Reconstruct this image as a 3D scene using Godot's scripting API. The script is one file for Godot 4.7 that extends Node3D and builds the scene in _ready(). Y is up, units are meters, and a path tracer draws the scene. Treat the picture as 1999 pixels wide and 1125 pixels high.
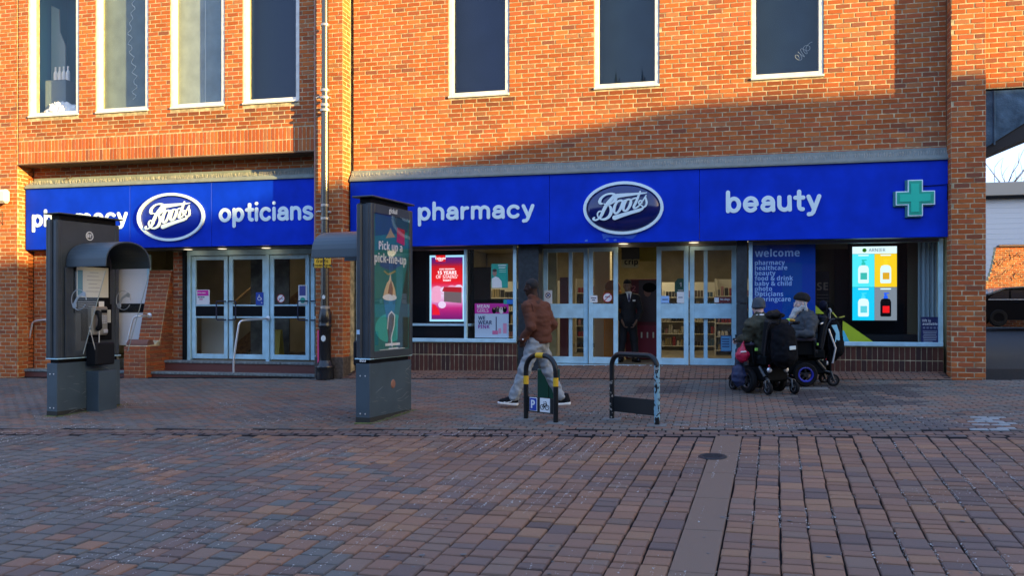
extends Node3D

const KZ := 0.0474
const KX := 0.017
const EYE := Vector3(0, 1.113, 16.26)
const YAW := 13.8
const FOCAL := 1721.0
const COURSE := 0.083
const BRICK := 0.249
var used := {}
var M := {}
var T := {}
var bricks := []      # [parent, transform, tone, kind]
var rng := RandomNumberGenerator.new()
var unit_brick: Array = []


func gy(x: float, z: float) -> float:
	if z < -1.0:
		return KZ * 1.0 + KX * (clampf(x, -30, 4.5) - 3.5) - 0.021 * (z + 1.0)
	return -KZ * z + KX * (x - 3.5)


func L(r: float, g: float, b: float) -> Color:
	return Color(r, g, b).linear_to_srgb()


func px_size(p: Vector3) -> Vector3:   # (pixel x, pixel y, pixels per metre) in the photograph
	var a := deg_to_rad(YAW)
	var d := p - EYE
	var depth := -d.x * sin(a) - d.z * cos(a)
	if depth < 0.3:
		return Vector3(-9999, -9999, 0)
	var l := d.x * cos(a) - d.z * sin(a)
	return Vector3(999.5 + FOCAL * l / depth, 603.0 - FOCAL * d.y / depth, FOCAL / depth)


class G:
	var v := PackedVector3Array()
	var n := PackedVector3Array()

	func tri(a: Vector3, b: Vector3, c: Vector3, na: Vector3, nb: Vector3, nc: Vector3) -> void:
		if (b - a).cross(c - a).dot(na + nb + nc) > 0.0:
			v.append(a); v.append(c); v.append(b)
			n.append(na); n.append(nc); n.append(nb)
		else:
			v.append(a); v.append(b); v.append(c)
			n.append(na); n.append(nb); n.append(nc)

	func flat(pts: Array, nm: Vector3) -> void:
		for i in range(1, pts.size() - 1):
			tri(pts[0], pts[i], pts[i + 1], nm, nm, nm)

	func quad(a: Vector3, b: Vector3, c: Vector3, d: Vector3, out := Vector3.ZERO) -> void:
		var nm := (c - a).cross(d - b).normalized()
		if out != Vector3.ZERO and nm.dot(out) < 0:
			nm = -nm
		flat([a, b, c, d], nm)

	func box(c: Vector3, s: Vector3, bev := 0.0, bs := Basis()) -> G:
		var h := s * 0.5
		if bev <= 0.0:
			for ax in 3:
				for sg in [-1.0, 1.0]:
					var nm := Vector3.ZERO
					nm[ax] = sg
					var u := Vector3.ZERO
					u[(ax + 1) % 3] = h[(ax + 1) % 3]
					var w := Vector3.ZERO
					w[(ax + 2) % 3] = h[(ax + 2) % 3]
					var o := nm * h[ax]
					flat([c + bs * (o - u - w), c + bs * (o + u - w), c + bs * (o + u + w), c + bs * (o - u + w)], (bs * nm).normalized())
			return self
		bev = minf(bev, minf(h.x, minf(h.y, h.z)) * 0.8)
		for ax in 3:
			for sg in [-1.0, 1.0]:
				var a1: int = (ax + 1) % 3
				var a2: int = (ax + 2) % 3
				var nm := Vector3.ZERO
				nm[ax] = sg
				var pts := []
				for k in [[-1, -1], [1, -1], [1, 1], [-1, 1]]:
					var p := Vector3.ZERO
					p[ax] = sg * h[ax]
					p[a1] = k[0] * (h[a1] - bev)
					p[a2] = k[1] * (h[a2] - bev)
					pts.append(c + bs * p)
				flat(pts, (bs * nm).normalized())
				for s2 in [-1.0, 1.0]:
					var p1 := Vector3.ZERO
					var p2 := Vector3.ZERO
					p1[ax] = sg * h[ax]; p1[a1] = s2 * (h[a1] - bev)
					p2[ax] = sg * (h[ax] - bev); p2[a1] = s2 * h[a1]
					var e := Vector3.ZERO
					e[a2] = h[a2] - bev
					var nn := Vector3.ZERO
					nn[ax] = sg; nn[a1] = s2
					flat([c + bs * (p1 - e), c + bs * (p2 - e), c + bs * (p2 + e), c + bs * (p1 + e)], (bs * nn).normalized())
		for x in [-1.0, 1.0]:
			for y in [-1.0, 1.0]:
				for z in [-1.0, 1.0]:
					var q := Vector3(x, y, z)
					var p := Vector3(x * h.x, y * h.y, z * h.z)
					flat([c + bs * (p - Vector3(0, y, z) * bev), c + bs * (p - Vector3(x, 0, z) * bev), c + bs * (p - Vector3(x, y, 0) * bev)], (bs * q).normalized())
		return self

	func tube(pts: Array, r, sides := 8, caps := true) -> G:
		var k := pts.size()
		var rings := []
		var dirs := []
		var up := Vector3(0.31, 0.9, 0.2).normalized()
		var t0: Vector3 = (pts[1] - pts[0]).normalized()
		if absf(t0.dot(up)) > 0.9:
			up = Vector3(1, 0.1, 0.2).normalized()
		var side := up.cross(t0).normalized()
		for i in k:
			var t: Vector3 = (pts[mini(i + 1, k - 1)] - pts[maxi(i - 1, 0)]).normalized()
			side = (side - t * side.dot(t)).normalized()
			var o := t.cross(side)
			var rr: float = r[i] if r is Array else r
			var ring := []
			var ds := []
			for j in sides:
				var a := TAU * j / sides
				var d := side * cos(a) + o * sin(a)
				ds.append(d)
				ring.append(pts[i] + d * rr)
			rings.append(ring)
			dirs.append(ds)
		for i in k - 1:
			for j in sides:
				var j2 := (j + 1) % sides
				tri(rings[i][j], rings[i][j2], rings[i + 1][j2], dirs[i][j], dirs[i][j2], dirs[i + 1][j2])
				tri(rings[i][j], rings[i + 1][j2], rings[i + 1][j], dirs[i][j], dirs[i + 1][j2], dirs[i + 1][j])
		if caps:
			flat(rings[0], -t0)
			flat(rings[k - 1], (pts[k - 1] - pts[k - 2]).normalized())
		return self

	func lathe(prof: Array, sides := 20, xf := Transform3D(), smooth := false) -> G:
		for i in prof.size() - 1:
			var a: Vector2 = prof[i]
			var b: Vector2 = prof[i + 1]
			var d := b - a
			var nr := Vector2(d.y, -d.x).normalized()
			var na := nr
			var nb := nr
			if smooth:
				if i > 0:
					var e: Vector2 = a - prof[i - 1]
					na = (nr + Vector2(e.y, -e.x).normalized()).normalized()
				if i < prof.size() - 2:
					var e: Vector2 = prof[i + 2] - b
					nb = (nr + Vector2(e.y, -e.x).normalized()).normalized()
			for j in sides:
				var u := Vector3(cos(TAU * j / sides), 0, sin(TAU * j / sides))
				var w := Vector3(cos(TAU * (j + 1) / sides), 0, sin(TAU * (j + 1) / sides))
				var y := Vector3.UP
				var p := [xf * (u * a.x + y * a.y), xf * (w * a.x + y * a.y), xf * (w * b.x + y * b.y), xf * (u * b.x + y * b.y)]
				var q := [xf.basis * (u * na.x + y * na.y), xf.basis * (w * na.x + y * na.y), xf.basis * (w * nb.x + y * nb.y), xf.basis * (u * nb.x + y * nb.y)]
				for z in 4:
					q[z] = q[z].normalized()
				if b.x > 1e-6:
					tri(p[0], p[2], p[3], q[0], q[2], q[3])
				if a.x > 1e-6:
					tri(p[0], p[1], p[2], q[0], q[1], q[2])
		return self

	func extrude(poly: PackedVector2Array, z0: float, z1: float, xf := Transform3D(), back := true) -> G:
		var idx := Geometry2D.triangulate_polygon(poly)
		var nf := (xf.basis * Vector3(0, 0, 1)).normalized()
		for i in range(0, idx.size(), 3):
			var a := poly[idx[i]]
			var b := poly[idx[i + 1]]
			var c := poly[idx[i + 2]]
			tri(xf * Vector3(a.x, a.y, z1), xf * Vector3(b.x, b.y, z1), xf * Vector3(c.x, c.y, z1), nf, nf, nf)
			if back:
				tri(xf * Vector3(a.x, a.y, z0), xf * Vector3(b.x, b.y, z0), xf * Vector3(c.x, c.y, z0), -nf, -nf, -nf)
		var sgn := -1.0 if Geometry2D.is_polygon_clockwise(poly) else 1.0
		for i in poly.size():
			var a := poly[i]
			var b := poly[(i + 1) % poly.size()]
			var d := (b - a) * sgn
			var nm := (xf.basis * Vector3(d.y, -d.x, 0)).normalized()
			flat([xf * Vector3(a.x, a.y, z0), xf * Vector3(b.x, b.y, z0), xf * Vector3(b.x, b.y, z1), xf * Vector3(a.x, a.y, z1)], nm)
		return self

	func ribbon(pts: Array, z0: float, z1: float, xf := Transform3D(), closed := false, rise := 0.00012) -> G:   # a pen stroke: (x, y, width) points, round ends
		var k := pts.size()
		var lf := []
		var rt := []
		for i in k:
			var p: Vector3 = pts[i]
			var q: Vector3 = pts[(i + 1) % k] if closed else pts[mini(i + 1, k - 1)]
			var o: Vector3 = pts[(i - 1 + k) % k] if closed else pts[maxi(i - 1, 0)]
			var t := Vector2(q.x - o.x, q.y - o.y).normalized()
			var s := Vector2(-t.y, t.x) * p.z * 0.5
			lf.append(Vector2(p.x, p.y) + s)
			rt.append(Vector2(p.x, p.y) - s)
		var nf := (xf.basis * Vector3(0, 0, 1)).normalized()
		var f := func(p: Vector2, z: float) -> Vector3: return xf * Vector3(p.x, p.y, z)
		for i in (k if closed else k - 1):
			var j := (i + 1) % k
			var zi := z1 + i * rise
			var zj := z1 + j * rise
			flat([f.call(lf[i], zi), f.call(rt[i], zi), f.call(rt[j], zj), f.call(lf[j], zj)], nf)
			for e in [[lf[i], lf[j], 1.0], [rt[i], rt[j], -1.0]]:
				var d: Vector2 = e[1] - e[0]
				var nm: Vector3 = (xf.basis * Vector3(-d.y * e[2], d.x * e[2], 0)).normalized()
				flat([f.call(e[0], z0), f.call(e[1], z0), f.call(e[1], z1), f.call(e[0], z1)], nm)
		if not closed:
			for e in [[0, 1], [k - 1, k - 2]]:
				var c := Vector2(pts[e[0]].x, pts[e[0]].y)
				var back := (c - Vector2(pts[e[1]].x, pts[e[1]].y)).normalized()
				var rr: float = pts[e[0]].z * 0.5
				var side := Vector2(-back.y, back.x)
				var last := c + side * rr
				for a in 8:
					var th := PI * (a + 1) / 8.0
					var nx := c + (side * cos(th) + back * sin(th)) * rr
					var ze: float = z1 + e[0] * rise + 0.0001
					flat([f.call(c, ze), f.call(last, ze), f.call(nx, ze)], nf)
					var m := ((last + nx) * 0.5 - c).normalized()
					flat([f.call(last, z0), f.call(nx, z0), f.call(nx, z1), f.call(last, z1)], (xf.basis * Vector3(m.x, m.y, 0)).normalized())
					last = nx
		return self

	func ball(c: Vector3, r: Vector3, bs := Basis(), nu := 14, nv := 9, v0 := 0.0, v1 := 1.0) -> G:
		for i in nv:
			for j in nu:
				var q := []
				var m := []
				for e in [[i, j], [i, j + 1], [i + 1, j + 1], [i + 1, j]]:
					var th: float = PI * lerpf(v0, v1, float(e[0]) / nv)
					var ph: float = TAU * e[1] / nu
					var d := Vector3(sin(th) * cos(ph), cos(th), sin(th) * sin(ph))
					q.append(c + bs * (d * r))
					m.append((bs * Vector3(d.x / r.x, d.y / r.y, d.z / r.z)).normalized())
				tri(q[0], q[1], q[2], m[0], m[1], m[2])
				tri(q[0], q[2], q[3], m[0], m[2], m[3])
		return self

	func torus(c: Vector3, R: float, r: float, bs := Basis(), nu := 24, nv := 8) -> G:   # axis = local z
		for i in nu:
			for j in nv:
				var q := []
				var m := []
				for e in [[i, j], [i + 1, j], [i + 1, j + 1], [i, j + 1]]:
					var a: float = TAU * e[0] / nu
					var b: float = TAU * e[1] / nv
					var d := Vector3(cos(a) * cos(b), sin(a) * cos(b), sin(b))
					q.append(c + bs * (Vector3(cos(a), sin(a), 0) * R + d * r))
					m.append((bs * d).normalized())
				tri(q[0], q[1], q[2], m[0], m[1], m[2])
				tri(q[0], q[2], q[3], m[0], m[2], m[3])
		return self

	func mesh() -> ArrayMesh:
		var a := []
		a.resize(Mesh.ARRAY_MAX)
		a[Mesh.ARRAY_VERTEX] = v
		a[Mesh.ARRAY_NORMAL] = n
		var m := ArrayMesh.new()
		m.add_surface_from_arrays(Mesh.PRIMITIVE_TRIANGLES, a)
		return m


class Field:   # distances to tapered capsules and ellipsoids, joined smoothly and meshed as surface nets
	var o: Vector3
	var c: float
	var nx: int
	var ny: int
	var nz: int
	var f := PackedFloat32Array()

	func _init(lo: Vector3, hi: Vector3, cell: float) -> void:
		o = lo
		c = cell
		nx = int((hi.x - lo.x) / cell) + 2
		ny = int((hi.y - lo.y) / cell) + 2
		nz = int((hi.z - lo.z) / cell) + 2
		f.resize(nx * ny * nz)
		f.fill(1.0)

	func put(i: int, d: float, k: float) -> void:
		var a := f[i]
		var h := maxf(k - absf(a - d), 0.0) / k
		f[i] = minf(a, d) - h * h * k * 0.25

	func cap(a: Vector3, b: Vector3, ra: float, rb: float, k := 0.04, fl := Vector3.ZERO, ff := 1.0) -> Field:   # fl, ff: thinner by ff along fl
		var m := maxf(ra, rb) + k + 2 * c
		var lo := Vector3(minf(a.x, b.x), minf(a.y, b.y), minf(a.z, b.z)) - Vector3(m, m, m) - o
		var hi := Vector3(maxf(a.x, b.x), maxf(a.y, b.y), maxf(a.z, b.z)) + Vector3(m, m, m) - o
		var ab := b - a
		var l2 := maxf(ab.length_squared(), 1e-8)
		for x in range(maxi(0, int(lo.x / c)), mini(nx, int(hi.x / c) + 1)):
			for y in range(maxi(0, int(lo.y / c)), mini(ny, int(hi.y / c) + 1)):
				for z in range(maxi(0, int(lo.z / c)), mini(nz, int(hi.z / c) + 1)):
					var p := o + Vector3(x, y, z) * c - a
					var t := clampf(p.dot(ab) / l2, 0.0, 1.0)
					var q := p - ab * t
					if ff != 1.0:
						q += fl * (q.dot(fl) * (ff - 1.0))
					put((x * ny + y) * nz + z, q.length() - lerpf(ra, rb, t), k)
		return self

	func egg(e: Vector3, r: Vector3, k := 0.03, bs := Basis()) -> Field:
		var m := maxf(r.x, maxf(r.y, r.z)) + k + 2 * c
		var inv := bs.inverse()
		var lo := e - Vector3(m, m, m) - o
		var hi := e + Vector3(m, m, m) - o
		var mr := minf(r.x, minf(r.y, r.z))
		for x in range(maxi(0, int(lo.x / c)), mini(nx, int(hi.x / c) + 1)):
			for y in range(maxi(0, int(lo.y / c)), mini(ny, int(hi.y / c) + 1)):
				for z in range(maxi(0, int(lo.z / c)), mini(nz, int(hi.z / c) + 1)):
					var p := inv * (o + Vector3(x, y, z) * c - e)
					var q := Vector3(p.x / r.x, p.y / r.y, p.z / r.z)
					var l := q.length()
					var g := Vector3(q.x / r.x, q.y / r.y, q.z / r.z).length()
					put((x * ny + y) * nz + z, l * (l - 1.0) / maxf(g, 1e-5) if l > 0.3 else -mr * 0.7, k)
		return self

	func wrinkle(noise: FastNoiseLite, amount: float, stretch := Vector3.ONE) -> Field:
		for x in nx:
			for y in ny:
				for z in nz:
					var i := (x * ny + y) * nz + z
					if absf(f[i]) < 0.06:
						var p := o + Vector3(x, y, z) * c
						f[i] += noise.get_noise_3dv(p * stretch) * amount
		return self

	func clip(fn: Callable) -> Field:   # keep only where fn(p) < 0
		for x in nx:
			for y in ny:
				for z in nz:
					var i := (x * ny + y) * nz + z
					if f[i] < 0.1:
						f[i] = maxf(f[i], fn.call(o + Vector3(x, y, z) * c))
		return self

	func net(g: G) -> void:
		var id := PackedInt32Array()
		id.resize(nx * ny * nz)
		id.fill(-1)
		var ps := PackedVector3Array()
		var quads := []
		var sy := nz
		var sx := ny * nz
		var offs := [0, sx, sy, sx + sy, 1, sx + 1, sy + 1, sx + sy + 1]
		var cor := [Vector3(0, 0, 0), Vector3(1, 0, 0), Vector3(0, 1, 0), Vector3(1, 1, 0), Vector3(0, 0, 1), Vector3(1, 0, 1), Vector3(0, 1, 1), Vector3(1, 1, 1)]
		var edges := [[0, 1], [2, 3], [4, 5], [6, 7], [0, 2], [1, 3], [4, 6], [5, 7], [0, 4], [1, 5], [2, 6], [3, 7]]
		for x in nx - 1:
			for y in ny - 1:
				for z in nz - 1:
					var b := x * sx + y * sy + z
					if absf(f[b]) > 3.0 * c:
						continue
					var s := 0
					for k in 8:
						if f[b + offs[k]] < 0.0:
							s += 1
					if s == 0 or s == 8:
						continue
					var sum := Vector3.ZERO
					var cnt := 0
					for e in edges:
						var a: float = f[b + offs[e[0]]]
						var d: float = f[b + offs[e[1]]]
						if (a < 0.0) != (d < 0.0):
							sum += cor[e[0]].lerp(cor[e[1]], a / (a - d))
							cnt += 1
					id[b] = ps.size()
					ps.append(o + (Vector3(x, y, z) + sum / cnt) * c)
		for x in range(1, nx - 1):
			for y in range(1, ny - 1):
				for z in range(1, nz - 1):
					var b := x * sx + y * sy + z
					if absf(f[b]) > 3.0 * c:
						continue
					var inn := f[b] < 0.0
					for e in [[sx, sy, 1], [sy, 1, sx], [1, sx, sy]]:
						if (f[b + e[0]] < 0.0) != inn:
							var q := [id[b], id[b - e[1]], id[b - e[1] - e[2]], id[b - e[2]]]
							if q[0] >= 0 and q[1] >= 0 and q[2] >= 0 and q[3] >= 0:
								if inn:
									quads.append(q)
								else:
									quads.append([q[3], q[2], q[1], q[0]])
		var ns := PackedVector3Array()
		ns.resize(ps.size())
		for q in quads:
			var nm := (ps[q[2]] - ps[q[0]]).cross(ps[q[3]] - ps[q[1]])
			for k in 4:
				ns[q[k]] += nm
		for i in ns.size():
			ns[i] = ns[i].normalized()
		for q in quads:
			g.tri(ps[q[0]], ps[q[1]], ps[q[2]], ns[q[0]], ns[q[1]], ns[q[2]])
			g.tri(ps[q[0]], ps[q[2]], ps[q[3]], ns[q[0]], ns[q[2]], ns[q[3]])


# ---- naming and tagging
func numbered(called: String) -> String:
	var k: int = used.get(called, 0)
	used[called] = k + 1
	return called if k == 0 else "%s_%03d" % [called, k]


func thing(called: String, label: String, category: String, at := Vector3.ZERO, turn := 0.0, group := "") -> Node3D:
	var o := Node3D.new()
	o.name = numbered(called)
	add_child(o)
	o.position = at
	o.rotation_degrees.y = turn
	return tag(o, label, category, group)


func tag(o: Node3D, label: String, category: String, group := "") -> Node3D:
	o.set_meta("label", label)
	o.set_meta("category", category)
	if group:
		o.set_meta("group", group)
	return o


func part(parent: Node, called: String, g, m: Material, at := Vector3.ZERO) -> MeshInstance3D:
	var o := MeshInstance3D.new()
	var used_here: Dictionary = parent.get_meta("n_", {}) if parent.has_meta("n_") else {}
	var k: int = used_here.get(called, 0)
	used_here[called] = k + 1
	parent.set_meta("n_", used_here)
	o.name = called if k == 0 else "%s_%03d" % [called, k]
	o.mesh = g.mesh() if g is G else g
	o.material_override = m
	o.position = at
	parent.add_child(o, true)
	return o


func single(called: String, label: String, category: String, g, m: Material, at := Vector3.ZERO, group := "") -> MeshInstance3D:
	var o := MeshInstance3D.new()
	o.name = numbered(called)
	o.mesh = g.mesh() if g is G else g
	o.material_override = m
	add_child(o)
	o.position = at
	tag(o, label, category, group)
	return o


func structure(called: String, g, m: Material) -> MeshInstance3D:
	var o := MeshInstance3D.new()
	o.name = numbered(called)
	o.mesh = g.mesh() if g is G else g
	o.material_override = m
	add_child(o)
	o.set_meta("kind", "structure")
	return o


func words(parent: Node, called: String, text: String, size: float, m: Material, at: Vector3, bold := true, align := 1, turn := 0.0, depth := 0.003, serif := false) -> MeshInstance3D:
	var t := TextMesh.new()
	var sf := SystemFont.new()
	sf.font_names = PackedStringArray(["Droid Serif" if serif else "Droid Sans"])
	sf.font_weight = 700 if bold else 400
	t.font = sf
	t.text = text
	t.font_size = 64
	t.pixel_size = size / 64.0
	t.depth = depth
	t.curve_step = 4.0
	t.horizontal_alignment = HORIZONTAL_ALIGNMENT_LEFT
	t.vertical_alignment = VERTICAL_ALIGNMENT_CENTER
	var box := t.get_aabb()
	at -= Basis(Vector3.UP, deg_to_rad(turn)) * Vector3(box.position.x + box.size.x * 0.5 * align, 0, 0)
	var o := part(parent, called, t, m, at)
	o.rotation_degrees.y = turn
	return o


# ---- materials
func noise_tex(seed_: int, freq: float, lo: float, hi: float, normal := false, strength := 4.0, octaves := 4, size := 512, kind := FastNoiseLite.TYPE_SIMPLEX_SMOOTH) -> NoiseTexture2D:
	var n := FastNoiseLite.new()
	n.seed = seed_
	n.noise_type = kind
	n.frequency = freq
	n.fractal_octaves = octaves
	var t := NoiseTexture2D.new()
	t.width = size
	t.height = size
	t.seamless = true
	t.noise = n
	if normal:
		t.as_normal_map = true
		t.bump_strength = strength
	else:
		var gr := Gradient.new()
		gr.set_color(0, Color(lo, lo, lo))
		gr.set_color(1, Color(hi, hi, hi))
		t.color_ramp = gr
	return t


func mat(called: String, c: Color, rough := 0.7, metal := 0.0, grain := "", scale := 1.0, bump := 0.0, spec := 0.5) -> StandardMaterial3D:
	if M.has(called):
		return M[called]
	var m := StandardMaterial3D.new()
	m.resource_name = called
	m.albedo_color = c
	m.roughness = rough
	m.metallic = metal
	m.metallic_specular = spec
	if grain:
		m.albedo_texture = T[grain]
		m.uv1_triplanar = true
		m.uv1_world_triplanar = true
		m.uv1_scale = Vector3.ONE * scale
	if bump > 0.0:
		m.normal_enabled = true
		m.normal_texture = T["bumps"]
		m.normal_scale = bump
		m.uv1_triplanar = true
		m.uv1_world_triplanar = true
		m.uv1_scale = Vector3.ONE * scale
	M[called] = m
	return m


func glow(called: String, c: Color, energy: float) -> StandardMaterial3D:
	if M.has(called):
		return M[called]
	var m := StandardMaterial3D.new()
	m.resource_name = called
	m.albedo_color = Color(0.02, 0.02, 0.02)
	m.roughness = 0.35
	m.emission_enabled = true
	m.emission = c
	m.emission_energy_multiplier = energy
	M[called] = m
	return m


func glass(called: String, tint: Color, alpha: float, spec: float) -> StandardMaterial3D:
	var m := StandardMaterial3D.new()
	m.resource_name = called
	m.albedo_color = Color(tint.r, tint.g, tint.b, alpha)
	m.transparency = BaseMaterial3D.TRANSPARENCY_ALPHA
	m.roughness = 0.0
	m.metallic_specular = spec
	M[called] = m
	return m


func make_materials() -> void:
	T.grain = noise_tex(3, 0.06, 0.80, 1.0)
	T.blotch = noise_tex(5, 0.012, 0.62, 1.0, false, 4.0, 5)
	T.streak = noise_tex(8, 0.012, 0.62, 1.0, false, 4.0, 5)
	T.faint = noise_tex(15, 0.01, 0.86, 1.0, false, 4.0, 4)
	T.speck = noise_tex(11, 0.22, 0.45, 1.0, false, 4.0, 3)
	T.bumps = noise_tex(13, 0.09, 0, 1, true, 5.0, 4)
	var tones := [Vector3(0.492, 0.132, 0.037), Vector3(0.528, 0.154, 0.044), Vector3(0.456, 0.117, 0.034), Vector3(0.420, 0.108, 0.037), Vector3(0.549, 0.169, 0.052), Vector3(0.376, 0.104, 0.042), Vector3(0.319, 0.099, 0.047), Vector3(0.276, 0.095, 0.054), Vector3(0.434, 0.160, 0.066), Vector3(0.470, 0.123, 0.047), Vector3(0.085, 0.037, 0.030), Vector3(0.110, 0.043, 0.031), Vector3(0.065, 0.035, 0.031)]
	for i in tones.size():
		var t: Vector3 = tones[i]
		var m := mat("brick_tone_%d" % i, L(t.x, t.y, t.z), 0.9, 0.0, "grain", 5.0, 0.35, 0.3)
		m.resource_name = "brick"
	M.tones = tones
	var all := mat("brick_many", Color.WHITE, 0.9, 0.0, "grain", 5.0, 0.35, 0.3)
	all.vertex_color_use_as_albedo = true
	var pt := [Vector3(0.400, 0.225, 0.158), Vector3(0.452, 0.244, 0.158), Vector3(0.354, 0.212, 0.158), Vector3(0.290, 0.196, 0.165), Vector3(0.487, 0.270, 0.165), Vector3(0.418, 0.212, 0.145), Vector3(0.261, 0.175, 0.148), Vector3(0.360, 0.233, 0.175)]
	M.paver_tones = pt
	for i in pt.size():
		var t: Vector3 = pt[i]
		var m := mat("paver_tone_%d" % i, L(t.x, t.y, t.z), 0.8, 0.0, "speck", 3.0, 0.5, 0.3)
		m.resource_name = "paver"
	var pv := mat("paver_many", Color.WHITE, 0.8, 0.0, "speck", 3.0, 0.5, 0.3)
	pv.vertex_color_use_as_albedo = true
	mat("mortar", L(.64, .53, .33), 0.95, 0.0, "blotch", 1.0, 0.2, 0.2)
	mat("joint", L(.022, .021, .023), 0.95, 0.0, "speck", 4.0, 0.4, 0.2)
	mat("tarmac", L(.035, .042, .055), 0.85, 0.0, "speck", 3.0, 0.5, 0.2)
	mat("blue_panel", L(.002, .036, .58), 0.42, 0.0, "faint", 0.35, 0, 0.22)
	mat("sign_white", L(.64, .80, .86), 0.45)
	mat("frame_white", L(.74, .74, .70), 0.45, 0.0, "faint", 1.0)
	mat("aluminium", L(.48, .75, .86), 0.45, 0.05, "faint", 0.6)
	mat("dark_stone", L(.025, .035, .045), 0.4, 0.0, "blotch", 1.5)
	mat("black", L(.006, .0065, .008), 0.5, 0.0, "", 1, 0, 0.2)
	mat("black_gloss", L(.012, .014, .017), 0.22)
	mat("lead", L(.12, .20, .28), 0.85, 0.0, "streak", 0.5, 0.2, 0.2)
	mat("flashing", L(.20, .235, .225), 0.7, 0.0, "faint", 0.8, 0.15)
	mat("steel", L(.66, .68, .70), 0.32, 0.6)
	mat("kiosk_grey", L(.052, .064, .074), 0.4, 0.2, "faint", 0.5)
	mat("kiosk_plinth", L(.066, .098, .12), 0.45, 0.15, "faint", 0.4)
	mat("concrete", L(.26, .27, .26), 0.85, 0.0, "speck", 2.0, 0.5)
	mat("step_stone", L(.24, .27, .26), 0.7, 0.0, "blotch", 2.0, 0.3)
	mat("red_tile", L(.14, .045, .035), 0.55, 0.0, "grain", 3.0)
	mat("rubber", L(.009, .009, .010), 0.8, 0.0, "", 1, 0, 0.25)
	mat("plastic_black", L(.010, .011, .013), 0.5, 0.0, "", 1, 0, 0.3)
	mat("cream", L(.52, .46, .30), 0.8, 0.0, "faint", 0.3)
	mat("beige_floor", L(.30, .26, .18), 0.45, 0.0, "blotch", 0.8)
	mat("wood", L(.42, .22, .07), 0.5, 0.0, "streak", 1.6)
	mat("shelf_white", L(.66, .64, .56), 0.5)
	mat("paper", L(.74, .75, .74), 0.6)
	mat("yellow", L(.62, .36, .01), 0.5)
	mat("red", L(.45, .015, .03), 0.5)
	mat("pink", L(.62, .05, .2), 0.5)
	mat("magenta", L(.55, .01, .30), 0.5)
	mat("teal", L(.01, .36, .27), 0.5)
	mat("navy", L(.008, .014, .09), 0.5)
	mat("lime", L(.45, .55, .01), 0.5)
	mat("cyan", L(.08, .55, .75), 0.5)
	mat("blue_print", L(.006, .045, .33), 0.5)
	mat("pale_blue_print", L(.30, .52, .85), 0.5)
	mat("skin_dark", L(.045, .022, .015), 0.6, 0.0, "", 1, 0, 0.3)
	mat("skin", L(.45, .26, .19), 0.55)
	mat("grey_text", L(.25, .27, .30), 0.6)
	mat("dark_room", L(.03, .035, .045), 0.9)
	glass("pane", Color(0.03, 0.06, 0.10), 0.04, 0.47)
	glass("clear", Color(0.5, 0.55, 0.55), 0.02, 0.25)


# ---- courses of bricks on a vertical face; u points along the wall, holes are Rect2(u, y, w, h)
func courses(parent: Node3D, o: Vector3, u: Vector3, w: float, y0: float, y1: float, holes := [], shift := 0.0, dark = null, kind := 0, thick := 0.10) -> void:
	var nrm := u.cross(Vector3.UP).normalized()
	var bh := COURSE
	var bl := BRICK
	if kind == 1:   # soldier course
		bh = BRICK * 0.95
		bl = COURSE
	var j0 := int(floor((y0 + 1.0) / bh)) if kind == 0 else 0
	var j1 := int(ceil((y1 + 1.0) / bh)) if kind == 0 else int(round((y1 - y0) / bh))
	for j in range(j0, j1):
		var yb := (j * bh - 1.0) if kind == 0 else y0 + j * bh
		var ya := maxf(yb, y0)
		var yt := minf(yb + bh, y1)
		if yt - ya < 0.03:
			continue
		var off := shift + (bl * 0.5 if j % 2 and kind == 0 else 0.0)
		if kind == 0 and rng.randf() < 0.12:
			off += bl * 0.25
		var k := int(floor(-off / bl)) - 1
		while k * bl + off < w:
			var parts := [[maxf(0.0, k * bl + off), minf(w, (k + 1) * bl + off)]]
			k += 1
			for h in holes:
				if h.position.y < yt - 0.02 and h.end.y > ya + 0.02:
					var nxt := []
					for p in parts:
						if h.position.x > p[0]:
							nxt.append([p[0], minf(p[1], h.position.x)])
						if h.end.x < p[1]:
							nxt.append([maxf(p[0], h.end.x), p[1]])
					parts = nxt
			for p in parts:
				var ln: float = p[1] - p[0] - 0.014
				if ln < 0.03:
					continue
				var mid: float = (p[0] + p[1]) * 0.5
				var c := o + u * mid + Vector3.UP * ((ya + yt) * 0.5) + nrm * rng.randf_range(-0.0015, 0.0015)
				c.y += o.y * 0.0
				var bs := Basis(u * ln, Vector3.UP * (yt - ya - 0.014), nrm * thick)
				bs = Basis(nrm, rng.randf_range(-0.006, 0.006)) * Basis(Vector3.UP, rng.randf_range(-0.006, 0.006)) * bs
				var r := rng.randf()
				var tone := 0
				if r < 0.62:
					tone = [0, 1, 2, 9, 4][rng.randi() % 5]
				elif r < 0.84:
					tone = [3, 2, 8, 9][rng.randi() % 4]
				elif r < 0.972:
					tone = [5, 8, 3][rng.randi() % 3]
				else:
					tone = [6, 7][rng.randi() % 2]
				if dark != null and rng.randf() < dark.call(mid, (ya + yt) * 0.5):
					tone = [5, 6, 7, 3, 5][rng.randi() % 5]
				bricks.append([parent, Transform3D(bs, c - nrm * thick * 0.5), tone, 0])


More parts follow.
